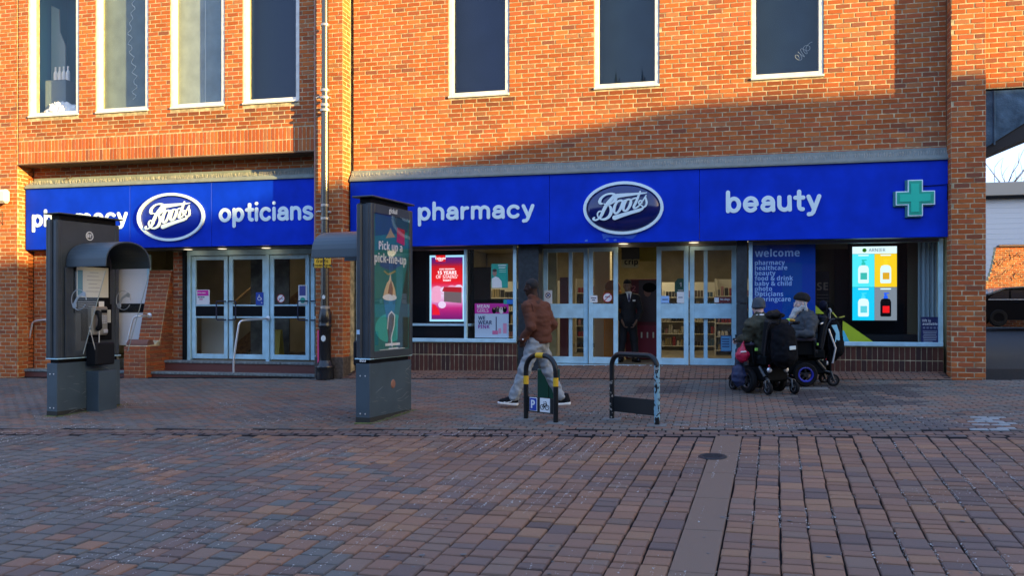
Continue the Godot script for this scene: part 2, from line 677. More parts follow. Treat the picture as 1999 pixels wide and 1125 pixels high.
func make_units() -> void:
	for s in 3:
		var g := G.new()
		g.box(Vector3.ZERO, Vector3.ONE, 0.03 + 0.01 * s)
		unit_brick.append(g.mesh())
	var pv := G.new()    # a paver: pillowed top at y = 0
	var rings := [[0.5, -1.0], [0.5, -0.30], [0.465, -0.08], [0.36, 0.0]]
	for i in rings.size() - 1:
		for k in 4:
			var a0: Vector2 = _corner(k) * rings[i][0]
			var a1: Vector2 = _corner(k + 1) * rings[i][0]
			var b0: Vector2 = _corner(k) * rings[i + 1][0]
			var b1: Vector2 = _corner(k + 1) * rings[i + 1][0]
			pv.quad(Vector3(a0.x, rings[i][1], a0.y), Vector3(a1.x, rings[i][1], a1.y), Vector3(b1.x, rings[i + 1][1], b1.y), Vector3(b0.x, rings[i + 1][1], b0.y), Vector3(a0.x + a1.x, 0.3, a0.y + a1.y))
	pv.flat([Vector3(-.36, 0, -.36), Vector3(.36, 0, -.36), Vector3(.36, 0, .36), Vector3(-.36, 0, .36)], Vector3.UP)
	unit_brick.append(pv.mesh())


func _corner(k: int) -> Vector2:
	return [Vector2(-1, -1), Vector2(1, -1), Vector2(1, 1), Vector2(-1, 1)][k % 4]


func soot(p: Vector3) -> float:   # water stains on the brickwork below the upper window sills
	if p.z < 0.1 or p.y > 5.14 or p.y < 4.3:
		return 1.0
	for w in [[-5.14, -3.97], [-2.37, -1.21], [0.38, 1.57], [-14.31, -13.08], [-12.66, -11.43], [-10.91, -9.70], [-9.29, -8.08]]:
		if p.x > w[0] - 0.06 and p.x < w[1] + 0.06:
			return lerpf(0.62, 1.0, clampf((5.1 - p.y) / 0.55, 0.0, 1.0))
	return 1.0


func lay_bricks(list: Array, called: String, tones: Array, prefix: String, many: Material, limit := 300) -> void:
	var score := []
	for i in list.size():
		var x: Transform3D = list[i][1]
		var p := px_size(x.origin)
		var inside := p.x > -5 and p.x < 2004 and p.y > -5 and p.y < 1130
		score.append([(p.z * p.z * x.basis.x.length() * maxf(x.basis.y.length(), x.basis.z.length() * 0.3) if inside else 0.0), i])
	score.sort_custom(func(a, b): return a[0] > b[0])
	var rest := {}
	for r in score.size():
		var e: Array = list[score[r][1]]
		if r < limit:
			var o := MeshInstance3D.new()
			o.name = called
			o.mesh = unit_brick[3] if e[3] else unit_brick[r % 3]
			o.material_override = M["%s_%d" % [prefix, e[2]]]
			o.transform = e[1]
			e[0].add_child(o, true)
		else:
			if not rest.has(e[0]):
				rest[e[0]] = []
			rest[e[0]].append(e)
	var weather := FastNoiseLite.new()
	weather.seed = 77
	weather.frequency = 0.55
	weather.fractal_octaves = 3
	for par in rest:
		var mm := MultiMesh.new()
		mm.transform_format = MultiMesh.TRANSFORM_3D
		mm.use_colors = true
		mm.mesh = unit_brick[3] if rest[par][0][3] else unit_brick[1]
		mm.instance_count = rest[par].size()
		for i in rest[par].size():
			var e: Array = rest[par][i]
			mm.set_instance_transform(i, e[1])
			var t: Vector3 = tones[e[2]] * (rng.randf_range(0.92, 1.07) * (1.0 + 0.24 * weather.get_noise_3dv(e[1].origin * Vector3(1, 1.6, 1))) * soot(e[1].origin))
			mm.set_instance_color(i, Color(t.x, t.y, t.z))
		var o := MultiMeshInstance3D.new()
		o.name = called + "work" if called == "brick" else called + "_field"
		o.multimesh = mm
		o.material_override = many
		par.add_child(o, true)
		o.set_meta("kind", "stuff")


func P(px: float, py: float, z: float) -> Vector3:   # the point of the plane z that the photograph shows at that pixel
	var a := deg_to_rad(YAW)
	var u := (px - 999.5) / FOCAL
	var w := (603.0 - py) / FOCAL
	var d := Vector3(-sin(a) + u * cos(a), w, -cos(a) - u * sin(a))
	return EYE + d * ((z - EYE.z) / d.z)


func ground(x: float, z: float) -> Vector3:
	return Vector3(x, gy(x, z), z)


func _ready() -> void:
	rng.seed = 20240
	var cam := Camera3D.new()
	cam.name = "camera"
	add_child(cam)
	cam.position = EYE
	cam.rotation_degrees.y = YAW
	cam.set_frustum(1125.0 / FOCAL * 0.1, Vector2(0, 40.5 / FOCAL * 0.1), 0.1, 600.0)
	cam.current = true
	var env := Environment.new()
	var sky := Sky.new()
	var sm := ProceduralSkyMaterial.new()
	sm.sky_top_color = L(.15, .25, .47)
	sm.sky_horizon_color = L(.31, .41, .57)
	sm.sky_curve = 0.22
	sm.ground_bottom_color = L(.10, .08, .07)
	sm.ground_horizon_color = L(.3, .29, .28)
	sm.sun_angle_max = 65.0
	sm.sun_curve = 0.36
	sky.sky_material = sm
	env.background_mode = Environment.BG_SKY
	env.sky = sky
	env.tonemap_mode = Environment.TONE_MAPPER_LINEAR
	env.tonemap_exposure = 4.0
	env.sdfgi_enabled = true
	env.ssao_enabled = true
	env.ssil_enabled = true
	var we := WorldEnvironment.new()
	we.name = "world_environment"
	we.environment = env
	add_child(we)
	var sun := DirectionalLight3D.new()
	sun.name = "sun"
	sun.light_color = Color(1.0, 0.86, 0.54)
	sun.light_energy = 1.6
	sun.light_angular_distance = 0.5
	sun.shadow_enabled = true
	add_child(sun)
	sun.look_at_from_position(Vector3(2.7, 0.5, 1.0), Vector3.ZERO)

	make_materials()
	make_units()
	build_ground()
	build_shop()
	build_signs()
	build_interior()
	build_street_things()
	build_people()
	build_surroundings()
	build_small_things()
	lay_bricks(bricks, "brick", M.tones, "brick_tone", M.brick_many)


# ---- ground
func gutter(x: float) -> float:
	return 5.62 + 0.078 * (3.14 - x)


func sheet(called: String, xs: Array, zs: Array, m: Material, dy: float, fn = null) -> MeshInstance3D:
	var g := G.new()
	for i in xs.size() - 1:
		for j in zs.size() - 1:
			var q := []
			for e in [[i, j], [i + 1, j], [i + 1, j + 1], [i, j + 1]]:
				var x: float = xs[e[0]]
				var z: float = zs[e[1]]
				q.append(Vector3(x, (fn.call(x, z) if fn != null else gy(x, z)) + dy, z))
			g.quad(q[0], q[1], q[2], q[3], Vector3.UP)
	return structure(called, g, m)


func apron_y(x: float, z: float) -> float:
	var y1 := 0.055 + 0.0125 * (x + 1.7)
	return lerpf(gy(x, 0.75), y1, clampf((0.75 - z) / 1.1, 0.0, 1.0))


func lay(parent: Node3D, list: Array, x: float, z: float, lx: float, lz: float, ax: Vector3, tone: int, y := NAN, tall := 0.05) -> void:
	var n := Vector3(-KX, 1, KZ).normalized()
	var a := (ax - n * ax.dot(n)).normalized()
	var b := a.cross(n)
	var bs := Basis(a * lx, n * tall, b * lz)
	bs = Basis(a, rng.randf_range(-0.018, 0.018)) * Basis(b, rng.randf_range(-0.016, 0.016)) * Basis(n, rng.randf_range(-0.02, 0.02)) * bs
	list.append([parent, Transform3D(bs, Vector3(x, (gy(x, z) if is_nan(y) else y) + rng.randf_range(-0.003, 0.003), z)), tone, 1])


func build_ground() -> void:
	sheet("ground", [-260, -60, -20, 20, 60, 260], [-420, -60, -20, -8, -1.0], M.tarmac, -0.05)
	sheet("street_ground", [-260, -60, -20, 20, 60, 260], [-1.0, 0, 14, 26, 60, 200], M.tarmac, -0.06)
	var road := sheet("road", [-15, -10, -5, 0, 6, 10], [5.0, 7, 9, 14], M.joint, -0.030)
	var walk := sheet("pavement", [-20, -14, -8, -3, 0, 4.6, 9], [-0.9, 0.2, 0.75, 2, 4, 6.9], M.joint, -0.012)
	var ramp := sheet("entrance_ramp", [-7.2, -5, -3.8, -1.7, 0.3, 3.5], [-0.4, 0.2, 0.75], M.joint, 0.004, apron_y)
	M.paver_tones.append(Vector3(.42, .47, .47))
	var wm := mat("paver_tone_8", L(.42, .47, .47), 0.6, 0.0, "speck", 3.0, 0.5)
	wm.resource_name = "painted_paver"
	M.paver_tones.append(Vector3(.27, .26, .24))
	mat("paver_tone_9", L(.27, .26, .24), 0.7, 0.0, "speck", 3.0, 0.5).resource_name = "paver"
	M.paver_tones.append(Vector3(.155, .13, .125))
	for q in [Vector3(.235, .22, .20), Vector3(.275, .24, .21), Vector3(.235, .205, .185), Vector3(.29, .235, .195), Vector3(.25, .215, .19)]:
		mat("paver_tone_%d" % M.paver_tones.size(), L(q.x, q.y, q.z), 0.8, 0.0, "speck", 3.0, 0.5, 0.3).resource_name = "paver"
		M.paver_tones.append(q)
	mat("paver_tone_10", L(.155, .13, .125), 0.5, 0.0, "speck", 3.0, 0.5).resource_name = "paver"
	var setts := []
	var hue := FastNoiseLite.new()
	hue.seed = 4
	hue.frequency = 0.35
	# columns of setts either side of the granite strip
	for side in [-1, 1]:
		for i in (66 if side < 0 else 24):
			var pitch := 0.197
			var u: float = side * (0.149 + pitch * (i + 0.5))
			var z: float = gutter(u) + 0.02 + rng.randf() * 0.12
			while z < 13.2:
				var ln: float = [0.118, 0.157, 0.157, 0.196, 0.236][rng.randi() % 5]
				var zc := z + ln * 0.5
				var x := u - 0.049 * (zc - 5.9)
				z += ln
				var p := px_size(ground(x, zc))
				if p.x < -90 or p.x > 2090 or p.y > 1210:
					continue
				var h := hue.get_noise_2d(x, zc) * 0.5 + rng.randf_range(-0.35, 0.35)
				var tone: int = 3 if h < -0.28 else 2 if h < -0.1 else 7 if h < 0.0 else 0 if h < 0.16 else 1 if h < 0.34 else 4
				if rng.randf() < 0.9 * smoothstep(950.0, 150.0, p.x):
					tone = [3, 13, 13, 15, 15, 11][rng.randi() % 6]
				if rng.randf() < 0.06:
					tone = 6
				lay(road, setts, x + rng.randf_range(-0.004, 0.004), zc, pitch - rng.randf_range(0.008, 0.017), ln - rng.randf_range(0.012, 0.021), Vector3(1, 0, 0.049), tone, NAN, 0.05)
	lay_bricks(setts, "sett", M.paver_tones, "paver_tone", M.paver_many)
	# the granite strip
	var gm := mat("granite", L(.37, .245, .18), 0.9, 0.0, "speck", 2.2, 0.6, 0.25)
	for k in 9:
		var z0 := gutter(0) + 0.03 + k * 0.93
		var zc := z0 + 0.465
		var x := -0.049 * (zc - 5.9)
		var n := Vector3(-KX, 1, KZ).normalized()
		var ax := Vector3(1, 0, 0.049)
		ax = (ax - n * ax.dot(n)).normalized()
		var g := G.new().box(Vector3(0, -0.03, 0), Vector3(0.288, 0.06, 0.922), 0.006, Basis(ax, n, ax.cross(n)))
		part(road, "strip_slab", g, gm, ground(x, zc))
	# gutter bricks, then the footway in running bond
	var flags := []
	for r in 3:
		for i in 150:
			var x := -16.0 + i * 0.205 + (0.1 if r % 2 else 0.0)
			var z := gutter(x) - 0.055 - r * 0.108
			var tone: int = [3, 2, 6, 3, 7][rng.randi() % 5] if r > 0 else [6, 3, 10][rng.randi() % 3]
			lay(walk, flags, x, z, 0.195, 0.098, Vector3(1, 0, -0.078), tone, gy(x, z) - (0.008 if r == 0 else 0.004))
	for j in 60:
		var z := 0.80 + j * 0.105
		for i in 118:
			var x := -17.5 + i * 0.209 + (0.104 if j % 2 else 0.0)
			if z > gutter(x) - 0.385:
				continue
			var p := px_size(ground(x, z))
			if p.x < -60 or p.x > 2060:
				continue
			var h := hue.get_noise_2d(x * 0.8 + 40, z * 0.8) * 0.6 + rng.randf_range(-0.35, 0.35)
			var tone: int = 13 if h < -0.2 else 2 if h < 0.0 else 14 if h < 0.2 else 12 if h < 0.35 else 7
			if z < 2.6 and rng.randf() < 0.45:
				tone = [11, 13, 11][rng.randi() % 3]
			if z > 4.3 and p.x > 800 and p.x < 1560 and rng.randf() < 0.10:
				tone = 9 if rng.randf() < 0.4 else 12
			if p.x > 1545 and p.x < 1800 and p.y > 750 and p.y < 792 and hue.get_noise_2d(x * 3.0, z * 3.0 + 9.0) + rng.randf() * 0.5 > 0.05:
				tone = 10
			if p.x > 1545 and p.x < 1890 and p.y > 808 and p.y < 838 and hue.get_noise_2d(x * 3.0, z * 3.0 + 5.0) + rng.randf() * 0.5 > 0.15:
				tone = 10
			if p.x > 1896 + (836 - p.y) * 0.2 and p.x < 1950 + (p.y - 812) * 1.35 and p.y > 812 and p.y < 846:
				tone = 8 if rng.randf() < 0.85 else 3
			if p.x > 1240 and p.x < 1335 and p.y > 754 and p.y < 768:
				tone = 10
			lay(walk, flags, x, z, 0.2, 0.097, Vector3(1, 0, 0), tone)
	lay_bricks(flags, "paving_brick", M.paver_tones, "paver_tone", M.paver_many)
	# the ramp up to the doors: narrow bricks on edge
	var edge := []
	for j in 17:
		var z := 0.70 - j * 0.066
		for i in 51:
			var x := -7.05 + i * 0.209 + (0.104 if j % 2 else 0.0)
			if x > 3.45:
				continue
			var y := apron_y(x, z) + 0.012
			lay(ramp, edge, x, z, 0.203, 0.060, Vector3(1, 0.0125, 0), [5, 0, 2, 7, 5, 3][rng.randi() % 6], y)
	lay_bricks(edge, "ramp_brick", M.paver_tones, "paver_tone", M.paver_many)
	var slab := G.new().box(Vector3(0, -0.03, 0), Vector3(0.66, 0.075, 0.24), 0.005, Basis(Vector3(1, KX, 0).normalized(), Vector3(-KX, 1, KZ).normalized(), Vector3(0, -KZ, 1).normalized()))
	part(walk, "concrete_slab", slab, M.concrete, ground(1.16, 1.86))
	for f in [Vector2(-1.47, 4.85), Vector2(-0.86, 5.26), Vector2(-2.59, 4.94), Vector2(-2.14, 5.21)]:
		var fs := G.new().box(Vector3(0, -0.025, 0), Vector3(0.24, 0.066, 0.2), 0.005, Basis(Vector3(1, KX, 0).normalized(), Vector3(-KX, 1, KZ).normalized(), Vector3(0, -KZ, 1).normalized()))
		part(walk, "footing_slab", fs, M.concrete, ground(f.x, f.y))


# ---- the shop building
func panel(g: G, o: Vector3, u: Vector3, w: float, y0: float, y1: float, holes: Array, depth: float) -> void:
	var nrm := u.cross(Vector3.UP).normalized()
	var xs := [0.0, w]
	for h in holes:
		xs.append(h.position.x)
		xs.append(h.end.x)
	xs.sort()
	for i in xs.size() - 1:
		var a: float = xs[i]
		var b: float = xs[i + 1]
		if b - a < 0.001:
			continue
		var runs := [[y0, y1]]
		for h in holes:
			if h.position.x < b - 0.001 and h.end.x > a + 0.001:
				var nx := []
				for r in runs:
					if h.position.y > r[0]:
						nx.append([r[0], minf(r[1], h.position.y)])
					if h.end.y < r[1]:
						nx.append([maxf(r[0], h.end.y), r[1]])
				runs = nx
		for r in runs:
			if r[1] - r[0] > 0.001:
				g.box(o + u * (a + b) * 0.5 + Vector3.UP * (r[0] + r[1]) * 0.5 - nrm * depth * 0.5, Vector3(b - a, r[1] - r[0], depth), 0.0, Basis(u, Vector3.UP, nrm))


func wall(parent: Node3D, called: String, o: Vector3, u: Vector3, w: float, y0: float, y1: float, holes := [], shift := 0.0, dark = null, depth := 0.3) -> MeshInstance3D:
	var nrm := u.cross(Vector3.UP).normalized()
	var g := G.new()
	panel(g, o - nrm * 0.004 + u * 0.004, u, w - 0.008, y0, y1, holes, depth)
	var m := part(parent, called, g, M.mortar)
	courses(m, o, u, w, y0, y1, holes, shift, dark)
	return m


func pane_sheet(x0: float, x1: float, y0: float, y1: float, z: float) -> G:
	var g := G.new()
	g.quad(Vector3(x0, y0, z), Vector3(x1, y0, z), Vector3(x1, y1, z), Vector3(x0, y1, z), Vector3.BACK)
	return g


func window(parent: Node3D, x0: float, x1: float, yb: float, yt: float, zf: float, backing: Material, back_depth := 0.22, sill_label := "") -> MeshInstance3D:
	var g := G.new()
	var fw := 0.075
	var dz := 0.13
	var zc := zf - dz * 0.5
	g.box(Vector3(x0 + fw * 0.5, (yb + yt) * 0.5, zc), Vector3(fw, yt - yb, dz), 0.006)
	g.box(Vector3(x1 - fw * 0.5, (yb + yt) * 0.5, zc), Vector3(fw, yt - yb, dz), 0.006)
	g.box(Vector3((x0 + x1) * 0.5, yb + 0.035, zc - 0.002), Vector3(x1 - x0 - 2 * fw, 0.07, dz), 0.006)
	g.box(Vector3((x0 + x1) * 0.5, yt - 0.035, zc), Vector3(x1 - x0 - 2 * fw, 0.07, dz), 0.006)
	var f := part(parent, "window", g, M.frame_white)
	var s := G.new().box(Vector3((x0 + x1) * 0.5, yb - 0.012, zf - 0.045), Vector3(x1 - x0 + 0.02, 0.04, 0.17), 0.008)
	part(f, "sill", s, M.frame_white)
	var gl := pane_sheet(x0 + fw, x1 - fw, yb + 0.07, yt - 0.07, zf - 0.105)
	part(f, "pane", gl, M.pane)
	if backing:
		var b := G.new().box(Vector3((x0 + x1) * 0.5, (yb + yt) * 0.5, zf - 0.105 - back_depth), Vector3(x1 - x0 + 0.1, yt - yb + 0.1, 0.02))
		part(f, "blind", b, backing)
	return f


func build_shop() -> void:
	var b := thing("shop_building", "two-storey orange brick shop building with tall white-framed upper windows and glazed ground floor", "building")
	var wl := [[-5.14, -3.97], [-2.37, -1.21], [0.38, 1.57]]
	var holes := []
	for w in wl:
		holes.append(Rect2(w[0] + 7.08, 5.08, w[1] - w[0], 3.2))
	var stain := func(x: float, y: float) -> float:
		for w in wl:
			if x - 7.08 > w[0] - 0.1 and x - 7.08 < w[1] + 0.1 and y < 5.1 and y > 4.55:
				return 0.30
		return 0.04 if y > 4.3 else 0.12
	wall(b, "right_wall", Vector3(-7.08, 0, 0.35), Vector3.RIGHT, 10.58, 3.70, 8.8, holes, 0.0, stain)
	wall(b, "passage_wall", Vector3(4.02, 0, 0.35), Vector3.RIGHT, 6.0, 4.72, 8.8)
	var pil := wall(b, "right_pillar", Vector3(3.5, 0, 0.65), Vector3.RIGHT, 0.52, -0.06, 8.8, [], 0.1, func(_x, y): return 0.12 if y < 4.9 else 0.02, 0.29)
	courses(pil, Vector3(3.5, 0, 0.35), Vector3.BACK, 0.3, -0.03, 8.8, [], 0.05)
	courses(pil, Vector3(4.02, 0, 0.65), Vector3.FORWARD, 0.3, -0.03, 8.8, [], 0.05)
	# bay on the left with its four windows
	var bw := [[-14.31, -13.08], [-12.66, -11.43], [-10.91, -9.70], [-9.29, -8.08]]
	holes = []
	for w in bw:
		holes.append(Rect2(w[0] + 14.57, 5.12, w[1] - w[0], 3.2))
	var stain2 := func(x: float, y: float) -> float:
		for w in bw:
			if x - 14.57 > w[0] - 0.1 and x - 14.57 < w[1] + 0.1 and y < 5.1 and y > 4.7:
				return 0.32
		return 0.05
	var bay := wall(b, "bay_wall", Vector3(-14.57, 0, 0.65), Vector3.RIGHT, 6.86, 4.655, 8.8, holes, 0.08, stain2, 0.3)
	var sg := G.new()
	panel(sg, Vector3(-14.57, 0, 0.646), Vector3.RIGHT, 6.86, 4.17, 4.655, [], 0.4)
	part(bay, "soffit_band", sg, M.mortar)
	courses(bay, Vector3(-14.57, 0, 0.65), Vector3.RIGHT, 6.86, 4.17, 4.652, [], 0.0, null, 1)
	var lip := G.new().box(Vector3(-11.14, 4.155, 0.46), Vector3(6.86, 0.024, 0.40), 0.0)
	part(bay, "soffit_board", lip, mat("soffit_wood", L(.12, .06, .03), 0.8))
	wall(b, "left_pier", Vector3(-19.0, 0, 0.65), Vector3.RIGHT, 4.41, -0.6, 8.8, [], 0.0, null, 0.3)
	var lw := wall(b, "left_wall", Vector3(-14.59, 0, 0.2), Vector3.RIGHT, 1.9, -0.5, 4.17, [], 0.06, null, 0.3)
	courses(lw, Vector3(-14.59, 0, 0.65), Vector3.FORWARD, 0.45, -0.5, 8.8, [], 0.03)
	wall(b, "ledge_wall", Vector3(-12.69, 0, 0.2), Vector3.RIGHT, 4.98, 3.6, 4.17, [], 0.0, null, 0.3)
	var mp := wall(b, "middle_pier", Vector3(-7.71, 0, 0.70), Vector3.RIGHT, 0.57, -0.45, 8.8, [], 0.11, null, 0.34)
	courses(mp, Vector3(-7.14, 0, 0.70), Vector3.FORWARD, 0.35, -0.45, 8.8, [], 0.05)
	var mside := G.new().box(Vector3(-7.3, 4.1, 0.2), Vector3(0.3, 9.4, 0.3))
	part(mp, "core", mside, M.mortar)
	var base := G.new().box(Vector3(-7.425, -0.12, 0.54), Vector3(0.60, 0.62, 0.35), 0.01)
	part(mp, "rendered_base", base, mat("dirty_render", L(.13, .10, .08), 0.9, 0.0, "blotch", 2.0, 0.4))
	part(mp, "conduit", G.new().tube([Vector3(-7.725, 8.7, 0.69), Vector3(-7.725, 2.42, 0.69)], 0.014, 6), mat("conduit_pink", L(.42, .22, .17), 0.7))
	# upper windows
	var blinds := [null, mat("curtain_green", L(.14, .19, .185), 0.8, 0.0, "faint", 0.5), mat("curtain_pale", L(.24, .30, .30), 0.8, 0.0, "faint", 0.5), mat("board_dark", L(.012, .028, .065), 0.9, 0, "", 1, 0, 0.0), null, null, null]
	for i in 4:
		window(b, bw[i][0], bw[i][1], 5.16, 8.3, 0.635, blinds[i], 0.14 if i < 3 else 0.3)
	var chalk := mat("chalk", L(.50, .56, .54), 0.9)
	var wob := RandomNumberGenerator.new()
	wob.seed = 6
	var line := []
	for i in 70:
		var t := i / 69.0
		line.append(Vector3(-11.98 + 0.07 * sin(t * 85.0) * (0.4 + wob.randf() * 0.6) + 0.06 * sin(t * 9.0), 8.2 - 2.75 * t, 0.40))
	part(b, "tape_scrawl", G.new().tube(line, 0.008, 4), chalk)
	line = []
	for i in 30:
		line.append(Vector3(-10.28 + wob.randf_range(-0.004, 0.004), 8.2 - 3.0 * i / 29.0, 0.40))
	part(b, "tape_line", G.new().tube(line, 0.014, 4), chalk)
	var doodle := []
	for i in 60:
		var t := i / 59.0
		doodle.append(Vector3(1.14 + 0.22 * t + 0.045 * cos(t * 31.0), 5.45 + 0.22 * t + 0.06 * sin(t * 27.0), 0.215))
	part(b, "window_doodle", G.new().tube(doodle, 0.0028, 4), chalk)
	for i in 3:
		window(b, wl[i][0], wl[i][1], 5.12, 8.3, 0.335, mat("board_%d" % i, [L(.018, .032, .085), L(.026, .052, .078), L(.032, .060, .085)][i], 0.9, 0, "faint", 0.25, 0, 0.0), 0.35)
	var room := G.new()
	room.box(Vector3(-13.7, 6.7, -0.75), Vector3(1.8, 4.0, 0.05))
	room.box(Vector3(-14.55, 6.7, -0.22), Vector3(0.05, 4.0, 1.0))
	room.box(Vector3(-12.86, 6.7, -0.22), Vector3(0.05, 4.0, 1.0))
	room.box(Vector3(-13.7, 5.12, -0.1), Vector3(1.7, 0.06, 1.1))
	part(b, "upper_room", room, mat("blue_room", L(.06, .25, .36), 0.8))
	var roof := G.new()
	roof.box(Vector3(-4.5, 8.93, -4.8), Vector3(29.4, 0.25, 11.3))
	roof.box(Vector3(-7.57, 3.0, -10.2), Vector3(22.88, 11.5, 0.3))
	roof.box(Vector3(3.72, 4.3, -4.95), Vector3(0.3, 9.2, 10.2))
	roof.box(Vector3(-18.9, 4.0, -4.8), Vector3(0.25, 9.5, 10.6))
	part(b, "back_and_roof", roof, M.cream)
	var up := G.new()
	up.box(Vector3(-1.75, 4.0, -4.9), Vector3(10.6, 0.2, 10.2))
	up.box(Vector3(-11.0, 4.0, -4.9), Vector3(7.5, 0.2, 10.0))
	part(b, "upper_floor", up, M.cream)
	# lead flashing above both signs, with bird spikes on it
	for e in [[-7.10, 3.5, 0.35, 3.79, 3.60], [-14.56, -7.72, 0.2, 3.92, 3.70]]:
		var g := G.new()
		g.extrude(PackedVector2Array([Vector2(e[2] - 0.02, e[3]), Vector2(e[2] - 0.02, e[4] - 0.03), Vector2(0.49, e[4] - 0.03), Vector2(0.49, e[4]), Vector2(0.45, e[4] + 0.05), Vector2(e[2] + 0.03, e[3] - 0.06), Vector2(e[2] + 0.02, e[3])]), 0, e[1] - e[0], Transform3D(Basis(Vector3(0, 0, 1), Vector3(0, 1, 0), Vector3(-1, 0, 0)), Vector3(e[1], 0, 0)))
		var fl := part(b, "flashing", g, M.flashing)
		var mm := MultiMesh.new()
		mm.transform_format = MultiMesh.TRANSFORM_3D
		var sp := G.new().tube([Vector3.ZERO, Vector3(0, 0.10, 0)], [0.0032, 0.0018], 4, false)
		mm.mesh = sp.mesh()
		var cnt := int((e[1] - e[0]) / 0.028)
		mm.instance_count = cnt
		for i in cnt:
			var bs := Basis(Vector3.RIGHT, rng.randf_range(-0.5, 0.7)) * Basis(Vector3.BACK, rng.randf_range(-0.12, 0.12))
			mm.set_instance_transform(i, Transform3D(bs, Vector3(e[0] + 0.02 + i * 0.028, e[4] + 0.04, 0.43 + rng.randf_range(-0.02, 0.02))))
		var o := MultiMeshInstance3D.new()
		o.name = "bird_spikes"
		o.multimesh = mm
		o.material_override = mat("spike", L(.45, .42, .36), 0.5, 0.3)
		o.set_meta("kind", "stuff")
		fl.add_child(o, true)
	# soffits under the signs, and their round downlights
	var so := G.new()
	so.box(Vector3(-1.8, 2.335, -0.09), Vector3(10.6, 0.03, 0.62))
	so.box(Vector3(-11.1, 2.365, -0.02), Vector3(7.0, 0.03, 0.62))
	part(b, "soffit", so, mat("soffit_grey", L(.10, .11, .11), 0.6))
	for d in [[Vector3(-0.62, 2.31, -0.15)], [Vector3(-1.9, 2.31, -0.15)], [Vector3(0.25, 2.31, -0.12)], [Vector3(-10.95, 2.34, 0.0)], [Vector3(-10.15, 2.34, 0.0)], [Vector3(-9.15, 2.34, 0.0)]]:
		var dl := G.new().lathe([Vector2(0.0, 0.004), Vector2(0.085, 0.004), Vector2(0.1, 0.02)], 20)
		part(b, "downlight", dl, glow("downlight_lamp", Color(1.0, 0.93, 0.8), 0.32), d[0])
		var om := OmniLight3D.new()
		om.name = "downlight_bulb"
		om.light_energy = 0.005
		om.light_color = Color(1.0, 0.9, 0.75)
		om.light_size = 0.08
		om.omni_range = 5.0
		om.shadow_enabled = true
		add_child(om, true)
		om.position = d[0] + Vector3(0, -0.03, 0)
	# dark stone piers between the shop windows and the doors
	for e in [[-3.84, -3.44], [0.13, 0.32]]:
		var g := G.new()
		g.box(Vector3((e[0] + e[1]) * 0.5, 0.55, -0.02), Vector3(e[1] - e[0], 1.3, 0.36), 0.006)
		g.box(Vector3((e[0] + e[1]) * 0.5, 1.77, -0.02), Vector3(e[1] - e[0], 1.12, 0.36), 0.006)
		part(b, "stone_pier", g, M.dark_stone)
	# stall risers of upright tiles
	for e in [[-7.12, -3.86, -0.14], [0.31, 3.5, -0.02]]:
		var g := G.new()
		panel(g, Vector3(e[0], 0, 0.141), Vector3.RIGHT, e[1] - e[0], e[2], 0.462, [], 0.25)
		var st := part(b, "stall_riser", g, M.mortar)
		var n := int((e[1] - e[0]) / 0.086)
		for r in 2:
			for i in n:
				var x: float = e[0] + (i + 0.5) * (e[1] - e[0]) / n
				var y0: float = e[2] + 0.02 if r == 0 else 0.24
				var y1: float = 0.225 if r == 0 else 0.455
				bricks.append([st, Transform3D(Basis(Vector3.RIGHT * 0.078, Vector3.UP * (y1 - y0), Vector3.BACK * 0.08), Vector3(x, (y0 + y1) * 0.5, 0.108 + rng.randf_range(-0.002, 0.002))), [10, 11, 10, 12, 10, 11][rng.randi() % 6], 0])
	# shop windows
	shop_window(b, -7.10, -3.87, [-4.87], 0.475, 2.30)
	shop_window(b, 0.34, 3.49, [], 0.475, 2.30)
	# sliding entrance doors
	var zd := -0.35
	for d in [[1061, 1148, [1113], 0.0], [1150, 1207, [], 0.055], [1282, 1344, [], 0.055], [1346, 1437, [1377], 0.0]]:
		door_leaf(b, P(d[0], 600, zd).x, P(d[1], 600, zd).x, 0.075, 2.27, zd + d[3], [P(594, 594, zd).y, P(594, 620, zd).y, 0.20], d[2].map(func(q): return P(q, 600, zd).x), M.aluminium, false)
	var head := G.new().box(Vector3(-1.65, 2.295, zd), Vector3(3.75, 0.06, 0.14), 0.004)
	part(b, "door_head", head, mat("head_grey", L(.13, .13, .12), 0.5))
	var jam := G.new()
	jam.box(Vector3(P(1055, 600, zd).x, 1.17, zd), Vector3(0.07, 2.2, 0.12), 0.004)
	jam.box(Vector3(P(1441, 600, zd).x, 1.17, zd), Vector3(0.06, 2.2, 0.12), 0.004)
	jam.box(Vector3(-1.65, 0.045, zd), Vector3(3.75, 0.03, 0.16), 0.003)
	part(b, "door_frame", jam, M.aluminium)
	# hinged doors on the left with black push bands
	zd = -0.3
	for d in [[377, 446], [449, 521], [529, 605], [608, 668]]:
		door_leaf(b, P(d[0], 600, zd).x, P(d[1], 600, zd).x, 0.06, 2.22, zd, [P(450, 597, zd).y, P(450, 619, zd).y, 0.16], [], M.aluminium, true)
	var fr := G.new()
	for q in [372, 525, 672]:
		fr.box(Vector3(P(q, 600, zd).x, 1.18, zd - 0.005), Vector3(0.075, 2.32, 0.12), 0.004)
	fr.box(Vector3(-9.4, 2.29, zd - 0.005), Vector3(3.5, 0.11, 0.10), 0.004)
	part(b, "door_frame", fr, M.aluminium)
	var dk := G.new()
	dk.box(Vector3(P(366, 600, zd).x, 1.2, -0.27), Vector3(0.055, 2.4, 0.2), 0.003)
	part(b, "dark_jamb", dk, M.black)
